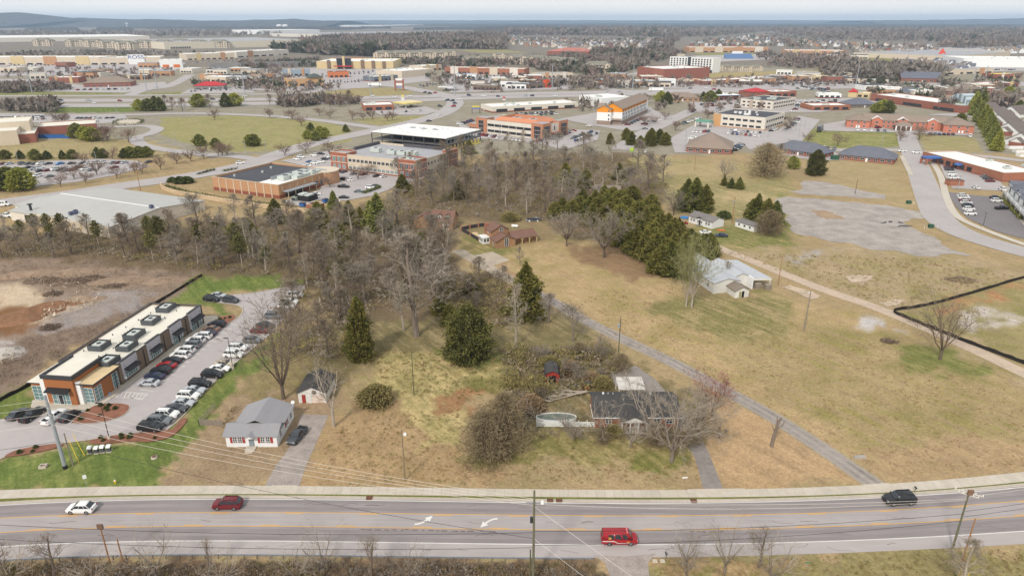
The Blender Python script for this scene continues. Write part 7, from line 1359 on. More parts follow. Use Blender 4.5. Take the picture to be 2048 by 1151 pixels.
def far_cars():
 V,F,MI=[],[],[];rd=random.Random(8);base=CARM['suv']['all'];n=0
 cols=['white','white','silver','grey','charcoal','black','maroon','navy']
 bx=MB();bx.hexa([(-2.3,-.9,.3),(2.3,-.9,.3),(2.3,.9,.3),(-2.3,.9,.3)],[(-2.25,-.85,1.0),(2.2,-.85,.95),(2.2,.85,.95),(-2.25,.85,1.0)],0);bx.hexa([(-2.0,-.8,1.0),(1.0,-.8,1.0),(1.0,.8,1.0),(-2.0,.8,1.0)],[(-1.7,-.65,1.6),(.3,-.65,1.6),(.3,.65,1.6),(-1.7,.65,1.6)],8)
 for a,b,rows,m in(((1205,241),(1290,227),2,9),((1400,214),(1680,204),2,24),((735,227),(850,223),1,9),((0,241),(92,239),2,14),((1570,262),(1600,240),2,5),((1030,234),(1120,228),2,9),((380,184),(500,179),2,12),((0,166),(96,164),2,10),((20,133),(310,128),5,34),((15,148),(300,140),2,22),((385,126),(560,118),2,22),((500,146),(560,142),2,8),((560,160),(800,142),4,26),((510,172),(560,166),3,8),((660,166),(730,164),3,10),((840,175),(890,166),3,8),((895,152),(1040,156),2,22),((920,164),(1060,168),2,16),((1130,166),(1220,174),2,10),((1240,176),(1300,174),2,10),((1500,170),(1700,168),3,26),((1560,116),(1690,122),6,40),((1380,115),(1440,122),3,14),((1860,96),(2040,99),4,40),((1940,140),(2040,141),2,16),((100,98),(460,108),2,50),((1600,176),(1660,186),3,10),((1840,186),(1900,184),2,8)):
  for r_ in range(rows):
   for i in range(m):
    if rd.random()<.14:continue
    p=lerp(a,b,(i+rd.random()*.3)/m);q=P(p[0],p[1]);d=q.xy.normalized();q=q+Vector((d.x,d.y,0))*r_*15;an=rd.uniform(-.1,.1)+math.pi/2+.3;c,s=math.cos(an),math.sin(an);ci=rd.randrange(8)
    V+=[(q.x+x*c-y*s,q.y+x*s+y*c,z+.1)for x,y,z in bx.v];F+=[tuple(n+k for k in f)for f in bx.f];MI+=[ci if k==0 else 8 for k in bx.m];n+=len(bx.v)
 mb=MB();mb.v,mb.f,mb.m=V,F,MI
 tag(part('parked_cars',mb,[CARC[c]for c in cols]+[CGL],None),'mass of cars in the far shopping car parks','cars',None,'stuff')
far_cars()
T=tree
T('spreading',567,797,628,'big dark bare tree with many spreading limbs above the white garage',var=0)
T('gnarled',668,852,718,'pale gnarled bare tree with broken limbs beside the gravel drive')
T('column',722,718,596,'tall narrow rusty-green cedar left of the open grass',wide=.82);T('fat',937,717,612,'broad round dark green cedar alone in the middle of the grass',wide=1.0)
T('rusty',1052,632,526,'rust-tinged cedar beside the lane, behind a pale bare tree',wide=.98);T('pale',1032,693,566,'pale slender bare tree in front of the rust-tinged cedar',var=0,wide=.85)
T('bare',833,672,474,'tallest grey bare tree in the centre, with a straight dark trunk',var=1,wide=1.4);T('pale',808,660,560,'pale many-stemmed bare tree left of the tallest grey tree',var=1)
T('scrub',752,806,770,'large olive-green leafy bush right of the gnarled tree','bush',var=0,wide=1.05);T('thicket',1008,900,786,'large domed vine-covered thicket left of the white pool fence','thicket',name='thicket',wide=.7);T('thicket',972,918,822,'lower dense half of the domed thicket, at its left','thicket',name='thicket',wide=.8)
T('oak',1343,923,772,'large bare tree with twisted limbs in front of the brick bungalow',var=2,wide=1.15);T('redbud',1424,826,748,'bare tree with reddish buds beside the lane',var=0,wide=1.0)
T('snag',1543,892,838,'broken dead snag beside the lane near the road',h=6.6,wide=.75)
T('bare',1147,682,612,'small twiggy bare tree at the lane, right of two',var=2,wide=1.3);T('bare',1097,645,585,'small twiggy bare tree at the lane, left of two',var=3,wide=1.4)
T('bare',1040,530,492,'little grey bare tree on the slope below the split-level house',var=0);T('round',1133,492,424,'rounded grey bare tree right of the split-level house',var=0,wide=1.1);T('round',1208,514,418,'large rounded bare tree standing against the cedar grove',var=1,wide=1.0)
T('budding',1383,615,486,'tall pale tree with greenish buds at the left end of the white workshop',var=0,wide=.68);T('budding',1372,612,506,'tall bare tree with brown stems beside the pale budding one',var=1,wide=.8);T('bare',1452,560,522,'small bare tree in front of the white workshop wall',var=4)
T('spreading',1880,718,606,'wide spreading bare tree with a thick trunk beside the dirt track',var=0,wide=1.1);T('pale',1922,1190,1052,'bare tree at the bottom right below the leaning pole',var=1,wide=1.2,h=10)
T('fat',1630,350,300,'dark rounded evergreen beside the slate-roofed bungalow',wide=.9);T('holly',1585,337,312,'small dark evergreen left of the dark rounded one');T('bare',1552,345,284,'bare tree at the gable of the slate-roofed bungalow',var=0,wide=1.2);T('thicket',1530,352,286,'dense grey bare thicket left of the slate-roofed bungalow',var=0,wide=1.0)
for i,(x,y,t)in enumerate(((1448,371,352),(1462,376,356),(1478,378,354))):T('cedar',x,y,t,'%s of three squat cedar bushes in the olive field'%('leftmost','middle','rightmost')[i],'bush','squat cedar bushes in the field',wide=1.2)
T('round',1448,360,322,'bare thin tree just behind the squat cedar bushes',var=0)
for i,(x,y,t,k)in enumerate(((1372,418,358,'cedar'),(1388,422,356,'cedar'),(1408,424,370,'column'),(1512,440,388,'cedar'),(1530,458,398,'column'),(1548,450,402,'cedar'),(1502,432,398,'rusty'))):T(k,x,y,t,'dark cedar in the clump %s, %s'%(('behind the mobile home' if i<3 else 'beside the trailer cabin'),('leftmost','middle one','rightmost','front left','front right','rear right','rear left')[i]),wide=1.15)
T('thicket',1538,468,420,'bare brown bush at the foot of the cedars beside the trailer cabin','bush');T('shrub',1448,436,424,'bright green round bush behind the mobile home','bush',h=3.2,wide=1.6);T('round',1347,430,380,'small grey bare tree at the edge of the grove behind the mobile home',var=1)
T('fir',757,462,388,'pale yellow-green conifer in the wood behind the office',wide=1.25,var=1);T('fir',742,455,402,'smaller yellow-green conifer left of the pale one',wide=1.2,var=1);T('fir',668,418,382,'green conifer beside the brick bin enclosure',var=1,wide=1.3);T('column',700,448,402,'dark cedar below the office car park',wide=1.2);T('cedar',722,452,414,'small dark cedar right of the one below the office car park')
T('scrub',1080,790,768,'olive bush behind the fallen tree','bush',var=0);T('scrub',1020,440,424,'broad dark green bush behind the gas tank','bush',var=0,h=3.4,wide=1.5)
for x,y,t,l in((1082,792,772,'beside the red shed'),(1205,772,752,'beside the dark parking pad'),(1180,765,745,'behind the tiny playhouse'),(1140,745,722,'behind the blue tarp'),(1100,735,712,'behind the red shed'),(1062,820,790,'left of the pool'),(1228,868,850,'at the left corner of the porch'),(1310,866,846,'under the big tree at the porch')):T('scrub',x,y,t,'brownish wild bush %s'%l,'bush',wide=rng0.uniform(.9,1.3))
for x,y,l in((1200,880,'left of the porch'),(1262,892,'right of the porch steps'),(1385,880,'beside the dark drive'),(1050,868,'at the left end of the white fence'),(1130,862,'against the white fence'),(1400,850,'between the bungalow and the reddish tree')):T('sparse',x,y,None,'thin bare tree %s'%l,h=rng0.uniform(5,7.5),wide=1.4)
g='cedars packed in the grove between the two fields';rr=random.Random(2)
for x,y,t in((1262,425,376),(1250,440,395),(1232,450,402),(1275,450,405),(1305,455,412),(1290,470,420),(1258,470,424),(1222,470,424),(1320,478,430),(1345,490,440),(1335,505,450),(1305,500,446),(1276,492,440),(1250,490,446),(1312,525,470),(1345,520,468),(1370,515,470),(1365,535,485),(1340,545,488),(1290,515,462),(1268,508,455),(1392,520,478),(1408,515,472),(1418,508,470),(1200,440,396),(1180,436,398),(1212,430,392),(1160,428,396),(1145,432,404),(1380,498,462),(1300,428,392),(1322,545,492),(1360,550,500),(1110,436,408),(1125,424,398),(1165,412,380),(1190,420,384),(1225,416,378),(1240,424,384),(1185,450,410),(1215,450,408),(1290,445,402),(1335,472,430),(1355,480,440),(1240,458,412)):
 T(rr.choice(['grove','grove','rusty']),x,y,t-4,'rusty green cedar packed in the grove between the two fields','tree',g,wide=rr.uniform(1.1,1.45))
def wood(poly,n,kinds,hs,label,group,seed):
 r=random.Random(seed);xs=[p[0]for p in poly];ys=[p[1]for p in poly];k=0;pts=[]
 while k<n:
  best=None
  for _ in range(12):
   x,y=r.uniform(min(xs),max(xs)),r.uniform(min(ys),max(ys))
   if not inside(np.array([x]),np.array([y]),poly)[0]:continue
   d=min(((x-a)**2+((y-b)*2.2)**2 for a,b in pts),default=1e9)
   if best is None or d>best[0]:best=(d,x,y)
  if best is None:continue
  _,x,y=best;pts.append((x,y));kd=r.choice(kinds);T(kd,x,y,None,label%DESC[kd],'tree',group+', '+DESC[kd],h=r.uniform(*hs)*(.7 if kd in('cedar','rusty','column','sapling')else 1),wide=r.uniform(1.,1.45));k+=1
DESC=dict(grove='full green cedar',sparse='thin bare tree',bare='grey bare tree',brown='brown bare tree',pale='pale bare tree',cedar='dark green cedar',rusty='rusty cedar',pine='thin pine with bare lower trunk',column='narrow cedar',round='rounded bare tree',sapling='bare sapling',pear='small reddish bare tree',holly='small evergreen',fir='yellow-green conifer',budding='budding tree',thicket='dense bare thicket',redbud='reddish tree',oak='broad bare tree')
wood([(850,330),(900,312),(1000,300),(1150,298),(1240,318),(1330,360),(1340,395),(1250,410),(1150,425),(1040,428),(940,430),(860,420),(800,400),(790,360)],66,['bare']*5+['brown']*3+['pale','pale','bare','rusty'],(11,16),'%s in the dense wood between the office and the split-level house','dense wood by the office',1)
wood([(640,440),(720,460),(800,430),(870,470),(905,500),(900,560),(860,600),(740,610),(640,590),(560,545),(420,530),(300,500),(320,470),(480,440)],62,['bare']*5+['brown']*4+['pale','pale','rusty'],(10,15),'%s in the wood between the dirt clearing and the centre','wood left of centre',2)
wood([(0,470),(300,482),(460,500),(600,540),(420,542),(200,512),(0,520)],36,['pine']*4+['brown','pale','bare','brown'],(8,12.5),'%s in the row along the top of the dirt clearing','row along the dirt clearing',3)
wood([(580,560),(720,600),(720,690),(640,720),(545,690),(560,620)],13,['brown','bare','brown','cedar','sapling'],(7,10),'%s between the shop car park and the open grass','trees beside the shop car park',4)
wood([(860,570),(1010,560),(990,650),(880,650)],9,['brown','brown','rusty','bare'],(6,10),'%s left of the lane beyond the round cedar','trees beyond the round cedar',5)
wood([(1060,700),(1200,690),(1260,740),(1180,770),(1070,750)],9,['thicket','sapling','round'],(3,4.5),'%s in the overgrown yard behind the red shed','overgrown yard',6)
wood([(1060,870),(1180,862),(1215,866),(1225,882),(1330,882),(1360,866),(1400,840),(1460,850),(1440,880),(1340,890),(1100,880)],8,['sapling','thicket','sapling','round'],(2.2,3.8),'%s around the brick bungalow','growth round the bungalow',7)
wood([(0,1142),(560,1138),(820,1142),(820,1185),(0,1185)],11,['sparse'],(5,7.5),'%s behind the guard rail at the bottom left','saplings behind the guard rail',8)
wood([(1370,1130),(1540,1130),(1540,1170),(1370,1170)],5,['sparse'],(5,8),'%s in the grass below the road','saplings below the road',9)
hx=[(1962,222),(1950,232),(1958,244),(1966,252),(1972,260),(1976,268),(1980,276),(1984,284),(1988,293),(1992,302),(1946,226)]
for i,(x,y)in enumerate(hx):T('fir',x,y,y-42,'tall yellow-green conifer in the screen right of the brick inn, %s'%(ORD[i]+' in the row'),'tree','conifer screen',wide=1.2)
for gp,kd,hh,pts in(('small trees by the left-hand car park','pear',7,[(122,373),(149,358),(172,366),(194,350),(234,356),(270,346),(285,348),(322,340),(354,328),(382,323),(408,318),(170,330),(225,318),(437,312),(445,312),(455,312)]),('evergreens by the left-hand car park','holly',6,[(12,318),(42,318),(72,320),(95,318),(126,318),(146,318),(196,316),(208,316),(250,316),(262,315),(280,314),(295,314)]),('large evergreens at the left edge','holly',11,[(10,380),(30,378),(45,380),(18,372)]),('evergreens on the round lawn','holly',6.5,[(622,262),(640,268),(650,272),(615,278),(632,282),(648,278),(692,264),(500,290),(508,292),(400,292),(432,296)]),('trees beyond the round lawn','pear',8,[(603,252),(585,240),(640,232),(705,240),(726,240),(745,238),(775,242),(785,240),(660,236),(540,236),(430,240)]),('trees round the offices','pear',7,[(660,312),(612,306),(570,312),(735,350),(716,360),(660,375),(1128,272),(1290,252),(1308,248),(1330,240),(1350,262),(1415,236),(1440,222),(1575,262),(1580,250)]),('evergreens behind the wood','grove',8.5,[(1262,290),(1280,296),(1300,292),(1318,286),(1302,282),(1330,290),(1252,280),(1220,288)]),('trees by the bank','holly',10,[(1322,206),(1334,208),(1406,200),(1420,204),(1436,198)]),('trees at the brick inn','pear',7,[(1800,272),(1800,282),(1838,270),(1838,280),(1675,292),(1615,285)]),('trees at the mall','holly',10,[(1752,226),(1766,224),(1775,226),(1920,248),(2015,196),(2030,198),(1915,222),(2035,228)]),('evergreens along the highway','holly',12,[(280,222),(298,222),(312,221),(322,222),(398,214),(452,214),(470,212)]),('bare trees along the highway','brown',12,[(330,214),(345,221),(365,222),(420,218),(540,210),(560,212),(600,210),(660,214),(680,214),(700,210),(20,222),(45,220),(70,222)]),('large bushes at the brick and beige complex','holly',9,[(155,276),(172,280),(185,282)]),('bare trees at the brick and beige complex','pear',9,[(196,278),(206,284),(122,250),(130,252),(215,282),(258,285)])):
 for x,y in pts:T(kd,x,y,None,'%s among the %s'%(DESC[kd],gp),'tree',gp,h=hh*rr.uniform(.8,1.15),wide=rr.uniform(1.,1.3))
sg='low shrubs in the mulch beds of the shop'
for x,y in((162,839),(200,832),(202,812),(212,818),(216,822),(231,818),(218,812),(176,822),(40,906),(66,904),(72,896),(202,876),(207,882),(243,871),(244,877),(261,870),(260,876),(310,877),(450,638),(460,636),(440,640)):T('shrub',x,y,None,'low round shrub in a mulch bed of the shop','shrub',sg,h=rr.uniform(.6,.95),name='shrub')
for i,(x,y)in enumerate(((345,364),(360,366),(374,366))):T('shrub',x,y,None,'%s of the clipped round bushes by the drive behind the metal building'%('leftmost','middle','rightmost')[i],'bush',h=3.4 if i else 2.6,wide=1.7)
cx=thing('school','beige and brick stepped building at the left edge beyond the car parks','building',*frame((-60,296),(40,289))[:2]);wC=frame((-60,296),(40,289))[2]
for x0,x1,y0,y1,h_,m_ in((0,wC,0,22,9,STUC),(wC-14,wC+6,22.1,50,12,STUC),(wC+.1,wC+9,4,40,6,BRKR),(wC+9.1,wC+44,34,60,6.4,BRKR)):walls(cx,x0,x1,y0,y1,h_,m_,STUL);flatroof(cx,x0,x1,y0,y1,h_-.5,RWC)
for x in(74,90,104,118,132):o=thing('skip_container','%s of the blue containers by the brick and beige building'%ORD[int((x-74)/14)],'container',P(x,276),R(5));part('body',MB().box(-2.5,2.5,-1.2,1.2,0,2.5),[M('container_blue',(58,102,166),.15,1)],o);part('lid',MB().box(-2.55,2.55,-1.25,1.25,2.502,2.6),[DKM],o)
rb_=smooth_line([(228,246),(250,240),(280,240),(286,245),(268,250),(238,250)],5,True);flat('planting_circle',rb_,.05,M('pale_gravel',(200,188,170),.1));hedge([(227,247),(236,242),(250,240),(268,239.5),(282,241),(287,244.5),(276,249),(256,250.5),(238,250.5),(227,247)],1.5,2.5,'oval clipped hedge around a gravel circle on the far left',n=8)
def tufts(name,polys,label,cat,mats,size,seed):
 """polys: (outline, count, height, material share list)"""
 r=np.random.default_rng(seed);V,MI=[],[]
 for poly,n,(h0,h1),mats_i,nt,asp in polys:
  xs=[p[0]for p in poly];ys=[p[1]for p in poly];pp=np.array([P(*p)[:2]for p in poly]);got=0;Q=[]
  while got<n:
   X=r.uniform(pp[:,0].min(),pp[:,0].max(),n*3);Y=r.uniform(pp[:,1].min(),pp[:,1].max(),n*3)
   ok=inside(X,Y,[tuple(q)for q in pp]);Q.append(np.stack([X[ok],Y[ok]],1));got+=ok.sum()
  c=np.concatenate(Q)[:n];h=r.uniform(h0,h1,n)*(.6+.8*fbm(c[:,0],c[:,1],h1*6,3,seed));mi=np.array(mats_i)[(np.clip(fbm(c[:,0],c[:,1],h1*7,3,seed+3)*1.6-.3+r.normal(0,.12,n),0,.999)*len(mats_i)).astype(int)]
  t=r.random((n,nt))**.7;a=r.random((n,nt))*6.283;w=h*asp;rad=w[:,None]*np.sqrt(np.maximum(0,1-(t*1.25-.45)**2*1.3))*r.random((n,nt))**.5
  cc=np.stack([c[:,None,0]+rad*np.cos(a),c[:,None,1]+rad*np.sin(a),h[:,None]*t],-1)
  s=(h*size)[:,None,None];d=r.normal(0,1,(n,nt,3));d[...,2]=np.abs(d[...,2])+.35;e=r.normal(0,1,(n,nt,3))
  v=np.stack([cc-e*s*.4,cc+e*s*.4,cc+d*s],2);v[...,2]=np.maximum(v[...,2],.02)
  V.append(v.reshape(-1,3));MI.append(np.repeat(mi,nt))
 v=np.concatenate(V);me=np_mesh(name,v,np.arange(len(v)).reshape(-1,3),mats,np.concatenate(MI))
 return tag(link(name,me),label,cat,None,'stuff')
UW=[(60,462),(300,470),(560,470),(690,430),(780,410),(850,340),(920,320),(1150,300),(1250,318),(1340,370),(1330,400),(1240,432),(1130,440),(1080,432),(930,436),(870,460),(905,500),(905,560),(860,610),(720,620),(600,556),(420,545),(200,515),(0,515)]
tufts('undergrowth',[(UW,4600,(.6,2.0),[0,2,0,2,1,0],30,.8),([(555,570),(640,560),(740,610),(740,700),(640,730),(540,690)],330,(.8,2.6),[0,1,2],26,.9),([(860,560),(1000,545),(1090,610),(1000,660),(880,650)],300,(.8,2.4),[0,2,0],26,.9),([(1010,700),(1230,700),(1230,760),(1180,780),(1060,790),(1030,850),(1000,830)],560,(.5,1.9),[2,0,2,0],34,1.),([(1060,862),(1190,858),(1240,862),(1360,858),(1420,820),(1450,850),(1400,890),(1250,872),(1080,876)],150,(.4,1.3),[2,0,1],28,1.),([(1400,60),(1401,60),(1401,61)],1,(.1,.2),[0],1,1.)],'brown twiggy undergrowth below the bare woods','undergrowth',[TWB,TWG,BUSH],.16,5)
tufts('brush',[([(-80,1134),(600,1127),(1060,1130),(1196,1130),(1220,1180),(-80,1190)],2600,(.3,.95),[0,1,2,0,1,3],34,.9),([(-20,690),(110,668),(200,640),(310,602),(330,602),(240,655),(60,757),(-20,795)],420,(.3,1.0),[1,2,1],22,1.2),([(0,525),(200,522),(330,535),(420,550),(330,600),(260,590),(120,575),(0,560)],420,(.3,1.1),[1,0,2],22,1.2),([(640,660),(1000,650),(1040,720),(1000,740),(700,740),(560,790),(470,800)],260,(.2,.55),[0,2,3],18,1.4),([(450,850),(480,800),(452,862)],12,(.6,1.2),[0,3],24,.9)],'dry brown brush and weeds','brush',[BRSH,TWB,TWG,BUSH],.17,6)
tufts('weeds',[([(1100,610),(1330,560),(1560,640),(1780,690),(2048,790),(2048,930),(1760,955),(1500,800),(1250,680)],1500,(.1,.26),[0],12,1.8),([(620,970),(660,850),(940,800),(930,900),(1060,870),(1390,890),(1400,965)],900,(.1,.3),[0,1],12,1.6),([(730,700),(1040,700),(1040,770),(940,800),(780,790)],700,(.12,.35),[1,0],12,1.6),([(1450,505),(1900,520),(2048,560),(1800,620),(1700,590)],700,(.15,.4),[0,1],12,1.6),([(1310,1125),(2048,1100),(2048,1180),(1310,1180)],500,(.1,.3),[1,0],12,1.6)],'low weeds and grass clumps in the fields','weeds',[island('weed_tan',(172,146,104),(148,128,88)),island('weed_green',(150,138,88),(128,122,72))],.5,12)
tufts('stones',[([(-10,690),(28,690),(32,722),(-10,735)],40,(.3,.7),[0],3,.9),([(95,612),(190,598),(200,610),(70,650)],90,(.3,.9),[0],3,.9),([(60,560),(250,570),(240,600),(100,600)],50,(.2,.7),[0],3,.9)],'pale broken stones in the dirt clearing','stones',[M('limestone',(206,192,172),.12)],.5,7)
FBM=[island('far_twigs',(152,142,132),(130,120,112)),island('far_evergreen',(104,106,84),(86,90,70)),island('far_twigs_brown',(154,136,126),(134,118,110))]
B4=[0,0,2,0,1]
tufts('distant_woods',[([(600,88),(700,78),(1010,72),(1012,100),(900,98),(760,103),(660,112),(610,108)],5200,(11,19),B4,16,.5),([(1010,64),(1345,60),(1350,76),(1180,72),(1010,71)],3000,(14,24),B4,12,.6),([(1345,78),(1450,72),(1540,64),(1640,80),(1760,83),(1900,86),(2100,84),(2100,60),(1340,60)],5200,(13,21),B4,12,.6),([(1040,128),(1130,118),(1290,118),(1300,134),(1250,146),(1190,154),(1080,142)],640,(7,11),B4,26,.5),([(545,104),(760,104),(770,114),(700,112),(640,108)],420,(12,18),[1,1,0,1],24,.4),([(1310,78),(1360,80),(1340,100),(1300,112),(1290,100)],240,(6,11),[0,2,1],14,.5),([(1180,104),(1310,100),(1380,112),(1300,126),(1180,116)],420,(7,12),[0,2,1,0],18,.5),([(1880,88),(2100,86),(2100,94),(1880,96)],500,(8,14),[0,2,0],14,.5),([(1560,120),(1700,126),(1660,140),(1560,136)],120,(5,9),[0,2],20,.6),([(480,140),(570,138),(560,184),(490,180)],70,(3,6),[2,0,1],20,.6),([(840,150),(1060,156),(1060,184),(900,188)],110,(3,6),[2,2,0,1],20,.6),([(1330,160),(1720,158),(1720,172),(1340,178)],120,(3,6),[2,2,0],20,.6),([(1720,170),(2048,160),(2048,206),(1760,206)],130,(4,8),[2,0,1,0],22,.6),([(1110,205),(1340,196),(1560,200),(1560,230),(1330,232),(1150,236)],70,(3,6),[2,0],24,.6),([(1640,140),(1700,134),(1780,146),(1890,152),(1850,162),(1700,160),(1650,156)],260,(9,14),[0,0,2],26,.5),([(0,108),(160,102),(460,108),(470,112),(330,116),(0,114)],300,(3,6),[2,0,0,1],22,.6),([(740,122),(960,120),(1040,130),(890,140),(800,128)],330,(5,8),[0,2,1,0],26,.5),([(0,140),(320,135),(370,150),(300,160),(0,158)],90,(3,6),[2,2,0],20,.6),([(480,128),(640,124),(640,136),(480,140)],130,(5,9),[2,0,1],24,.6),([(0,178),(100,172),(150,180),(0,188)],160,(4,8),[2,0],24,.6),([(380,170),(560,160),(700,180),(560,188)],90,(4,7),[2,0,1],22,.7),([(1040,168),(1230,160),(1320,176),(1130,182)],120,(4,8),[2,0],22,.6),([(1500,112),(1700,112),(1700,130),(1540,134)],120,(6,10),[2,0],20,.6),([(1010,76),(1330,80),(1330,98),(1010,90)],420,(6,10),[0,2,0,1],14,.5),([(1380,84),(1540,70),(1720,88),(1880,92),(1880,108),(1700,108),(1540,96),(1400,96)],420,(6,10),[0,2,1,0],14,.5),([(1860,214),(2048,200),(2048,212),(1900,224)],40,(5,8),[2,0],24,.6),([(560,204),(720,200),(720,208),(560,216)],110,(4,7),[2,0],30,.6),([(0,214),(110,214),(110,226),(0,224)],90,(4,7),[0,2],30,.6),([(-40,66),(560,62),(560,74),(-40,76)],700,(9,16),B4,14,.7)],'bare and evergreen woods in the far distance','woods',FBM,.34,9)
def canopy(name,az0,az1,y0,y1,hfun,mat,gaps=()):
 az=np.linspace(R(az0),R(az1),360);yy=np.geomspace(y0-40.5,y1-40.5,46)+40.5;v=(yy-PY_)/F_;d=CAMH*(C_-v*S_)/(S_+v*C_);d=np.sort(d)
 A,D=np.meshgrid(az,d);X=D*np.tan(A);Y=D+0*A;Z=hfun(X,Y);Z[0]=-1;f=[]
 I=np.arange(A.size).reshape(A.shape);f=np.stack([I[:-1,:-1],I[:-1,1:],I[1:,1:],I[1:,:-1]],-1).reshape(-1,4)
 me=np_mesh(name,np.stack([X,Y,Z],-1).reshape(-1,3),f,[mat]);return me
def woodmat(name,a,b,c):
 m=bpy.data.materials.new(name);m.use_nodes=True;t=m.node_tree;bs=t.nodes['Principled BSDF'];bs.inputs['Roughness'].default_value=1;bs.inputs['Specular IOR Level'].default_value=0
 g=nd(t,'ShaderNodeNewGeometry');n=nd(t,'ShaderNodeTexNoise',Scale=.012,Detail=8.,Roughness=.7);t.links.new(g.outputs['Position'],n.inputs['Vector']);rp=nd(t,'ShaderNodeValToRGB');t.links.new(n.outputs['Fac'],rp.inputs[0]);e=rp.color_ramp.elements
 e[0].position=.36;e[0].color=(*lin(*c),1);e[1].position=.66;e[1].color=(*lin(*b),1);q=e.new(.5);q.color=(*lin(*a),1);t.links.new(rp.outputs[0],bs.inputs['Base Color']);return m
WM=woodmat('far_wood',(84,80,76),(104,98,92),(58,62,54))
o=link('far_woods_canopy',canopy('far_woods_canopy',-42,42,41.6,62,lambda X,Y:8+16*fbm(X,Y,420,5,3)+26*np.maximum(0,fbm(X,Y,2600,3,8)-.45)-30*((X<-300)&(Y<9000)&(fbm(X,Y,900,3,4)>.46)),WM));tag(o,'rolling wooded country stretching to the horizon','woods',None,'stuff')
def hill(prof,dist,depth,seed):
 L=[((x-PX_)/F_,-dist*(S_+(y-PY_)/F_*C_)/(C_-(y-PY_)/F_*S_))for x,y in prof];xs=np.array([p[0]for p in L]);hs=np.array([p[1]for p in L]);n=220;u=np.linspace(xs[0],xs[-1],n);top=CAMH+np.interp(u,xs,hs)
 rows=[];
 for k,(dd,f_)in enumerate(((-1,0),(-.7,.3),(-.45,.62),(-.2,.9),(0,1.),(.4,.7),(1,0))):
  Y=dist+depth*dd;X=u*dist*C_;z=top*f_+(f_>0)*(fbm(X,Y+0*X,260,4,seed+k)-.5)*16;rows.append(np.stack([X,np.full(n,Y),np.where(f_==0,-2,z)],1))
 I=np.arange(7*n).reshape(7,n);f=np.stack([I[:-1,:-1],I[:-1,1:],I[1:,1:],I[1:,:-1]],-1).reshape(-1,4)
 me=np_mesh('hills',np.concatenate(rows),f,[WM]);return struct('hills',me)
hill([(-500,38),(-200,30),(0,26),(40,25),(90,30.5),(125,38.5),(170,40.8)],9000,1800,1)
hill([(100,41),(135,36.5),(165,35),(220,37.5),(300,39),(400,41.5),(500,40.6),(590,38.4),(620,41),(700,41.6)],9600,1600,2)
hill([(1700,41.2),(1850,40),(1950,38.6),(2048,36.6),(2200,34),(2400,38)],14000,1800,3)
hill([(600,41.2),(800,40.6),(1000,41),(1200,40.5),(1350,41),(1500,40.4),(1700,40.9),(1900,40.6)],19000,2500,4)
HM=[]
for i,(wm_,rm_,kind)in enumerate(((SIDW,SHG,0),(STUL,SHT,1),(BRKT,SHG,1),(SIDW,SHT,1),(STUC,SHG,0),(SIDW,SHS,1),(BRKR,SHG,0),(STUL,SHG,1))):
 k=MB().box(-6.5,6.5,-4.5,4.5,-.3,5.6,0);k.gable(-6.5,6.5,-4.5,4.5,5.6,3.6,'x',1,.5,.25,0)
 if kind:k.box(-6,0,-8.5,-4.5,-.3,5.2,0);k.gable(-6,0,-8.5,0,5.2,3.4,'y',1,.4,.25,0)
 for x in(-3,2,5):k.box(x-.7,x+.7,-4.6 if x>0 or not kind else-8.6,-4.5 if x>0 or not kind else-8.5,3.4,4.8,2)
 HM.append((k.mesh('house',[wm_,rm_,GLD]),('white','pale','tan','white','cream','white','brick','pale')[i]))
def estate(poly,n,where,group,seed,s=1.):
 r=random.Random(seed);xs=[p[0]for p in poly];ys=[p[1]for p in poly];k=0;pts=[]
 while k<n:
  best=None
  for _ in range(8):
   x,y=r.uniform(min(xs),max(xs)),r.uniform(min(ys),max(ys))
   if inside(np.array([x]),np.array([y]),poly)[0]:
    d=min(((x-a)**2+((y-b)*3)**2 for a,b in pts),default=1e9)
    if best is None or d>best[0]:best=(d,x,y)
  if best is None:continue
  pts.append(best[1:]);me,c=r.choice(HM);o=tag(link('house',me,None,P(*best[1:]),R(r.choice((0,20,-25,90,70))+r.uniform(-8,8))),'small %s gabled house %s'%(c,where),'house',group+', '+c);o.scale=(s,s,s);k+=1
estate([(1010,74),(1100,76),(1200,82),(1330,80),(1325,100),(1240,94),(1190,104),(1100,96),(1010,88)],120,'in the estate at centre below the far woods','centre estate',1,1.15)
estate([(1350,92),(1410,84),(1470,76),(1540,68),(1552,82),(1500,92),(1420,94)],42,'on the rise left of the brown brick schools','rise estate',2,1.15);estate([(1545,82),(1700,86),(1690,94),(1560,92)],22,'behind the brown brick school wing','school estate',3,1.15)
estate([(1705,88),(1870,92),(1880,108),(1800,112),(1720,110)],40,'in the estate right of the schools','right estate',4,1.1);estate([(1750,142),(1850,122),(1940,132),(1950,144),(1830,148)],30,'in the pinkish terraces beyond the highway','pink terraces',5,1.05);estate([(1970,104),(2060,98),(2060,106),(1980,108)],12,'beyond the grey warehouse at the right edge','edge estate',6,1.3)
FLAT=[]
k=MB().box(-16,16,-7,7,-.3,9,0);k.hip(-16,16,-7,7,9.1,4.2,1,.8)
for x in(-9,9):k.box(x-4,x+4,-9.5,-7,-.3,9,0);k.gable(x-4,x+4,-9.5,0,9,3,'y',1,.4,.25,0)
for x in range(-14,15,4):
 for z in(1.2,4.2,7.0):k.box(x-.8,x+.8,-7.1 if abs(abs(x)-9)>4 else-9.6,-7 if abs(abs(x)-9)>4 else-9.5,z,z+1.5,2)
fm=k.mesh('apartment_block',[STUC,M('olive_shingle',(134,130,118),.1),GLD])
def flats(pts,label,group,s,rz=0):
 for i,(x,y)in enumerate(pts):o=tag(link('apartment_block',fm,None,P(x,y),R(rz+rr.uniform(-25,25))),'%s %s from the left'%(label,ORD[i]),'flats',group);o.scale=(s,s,s)
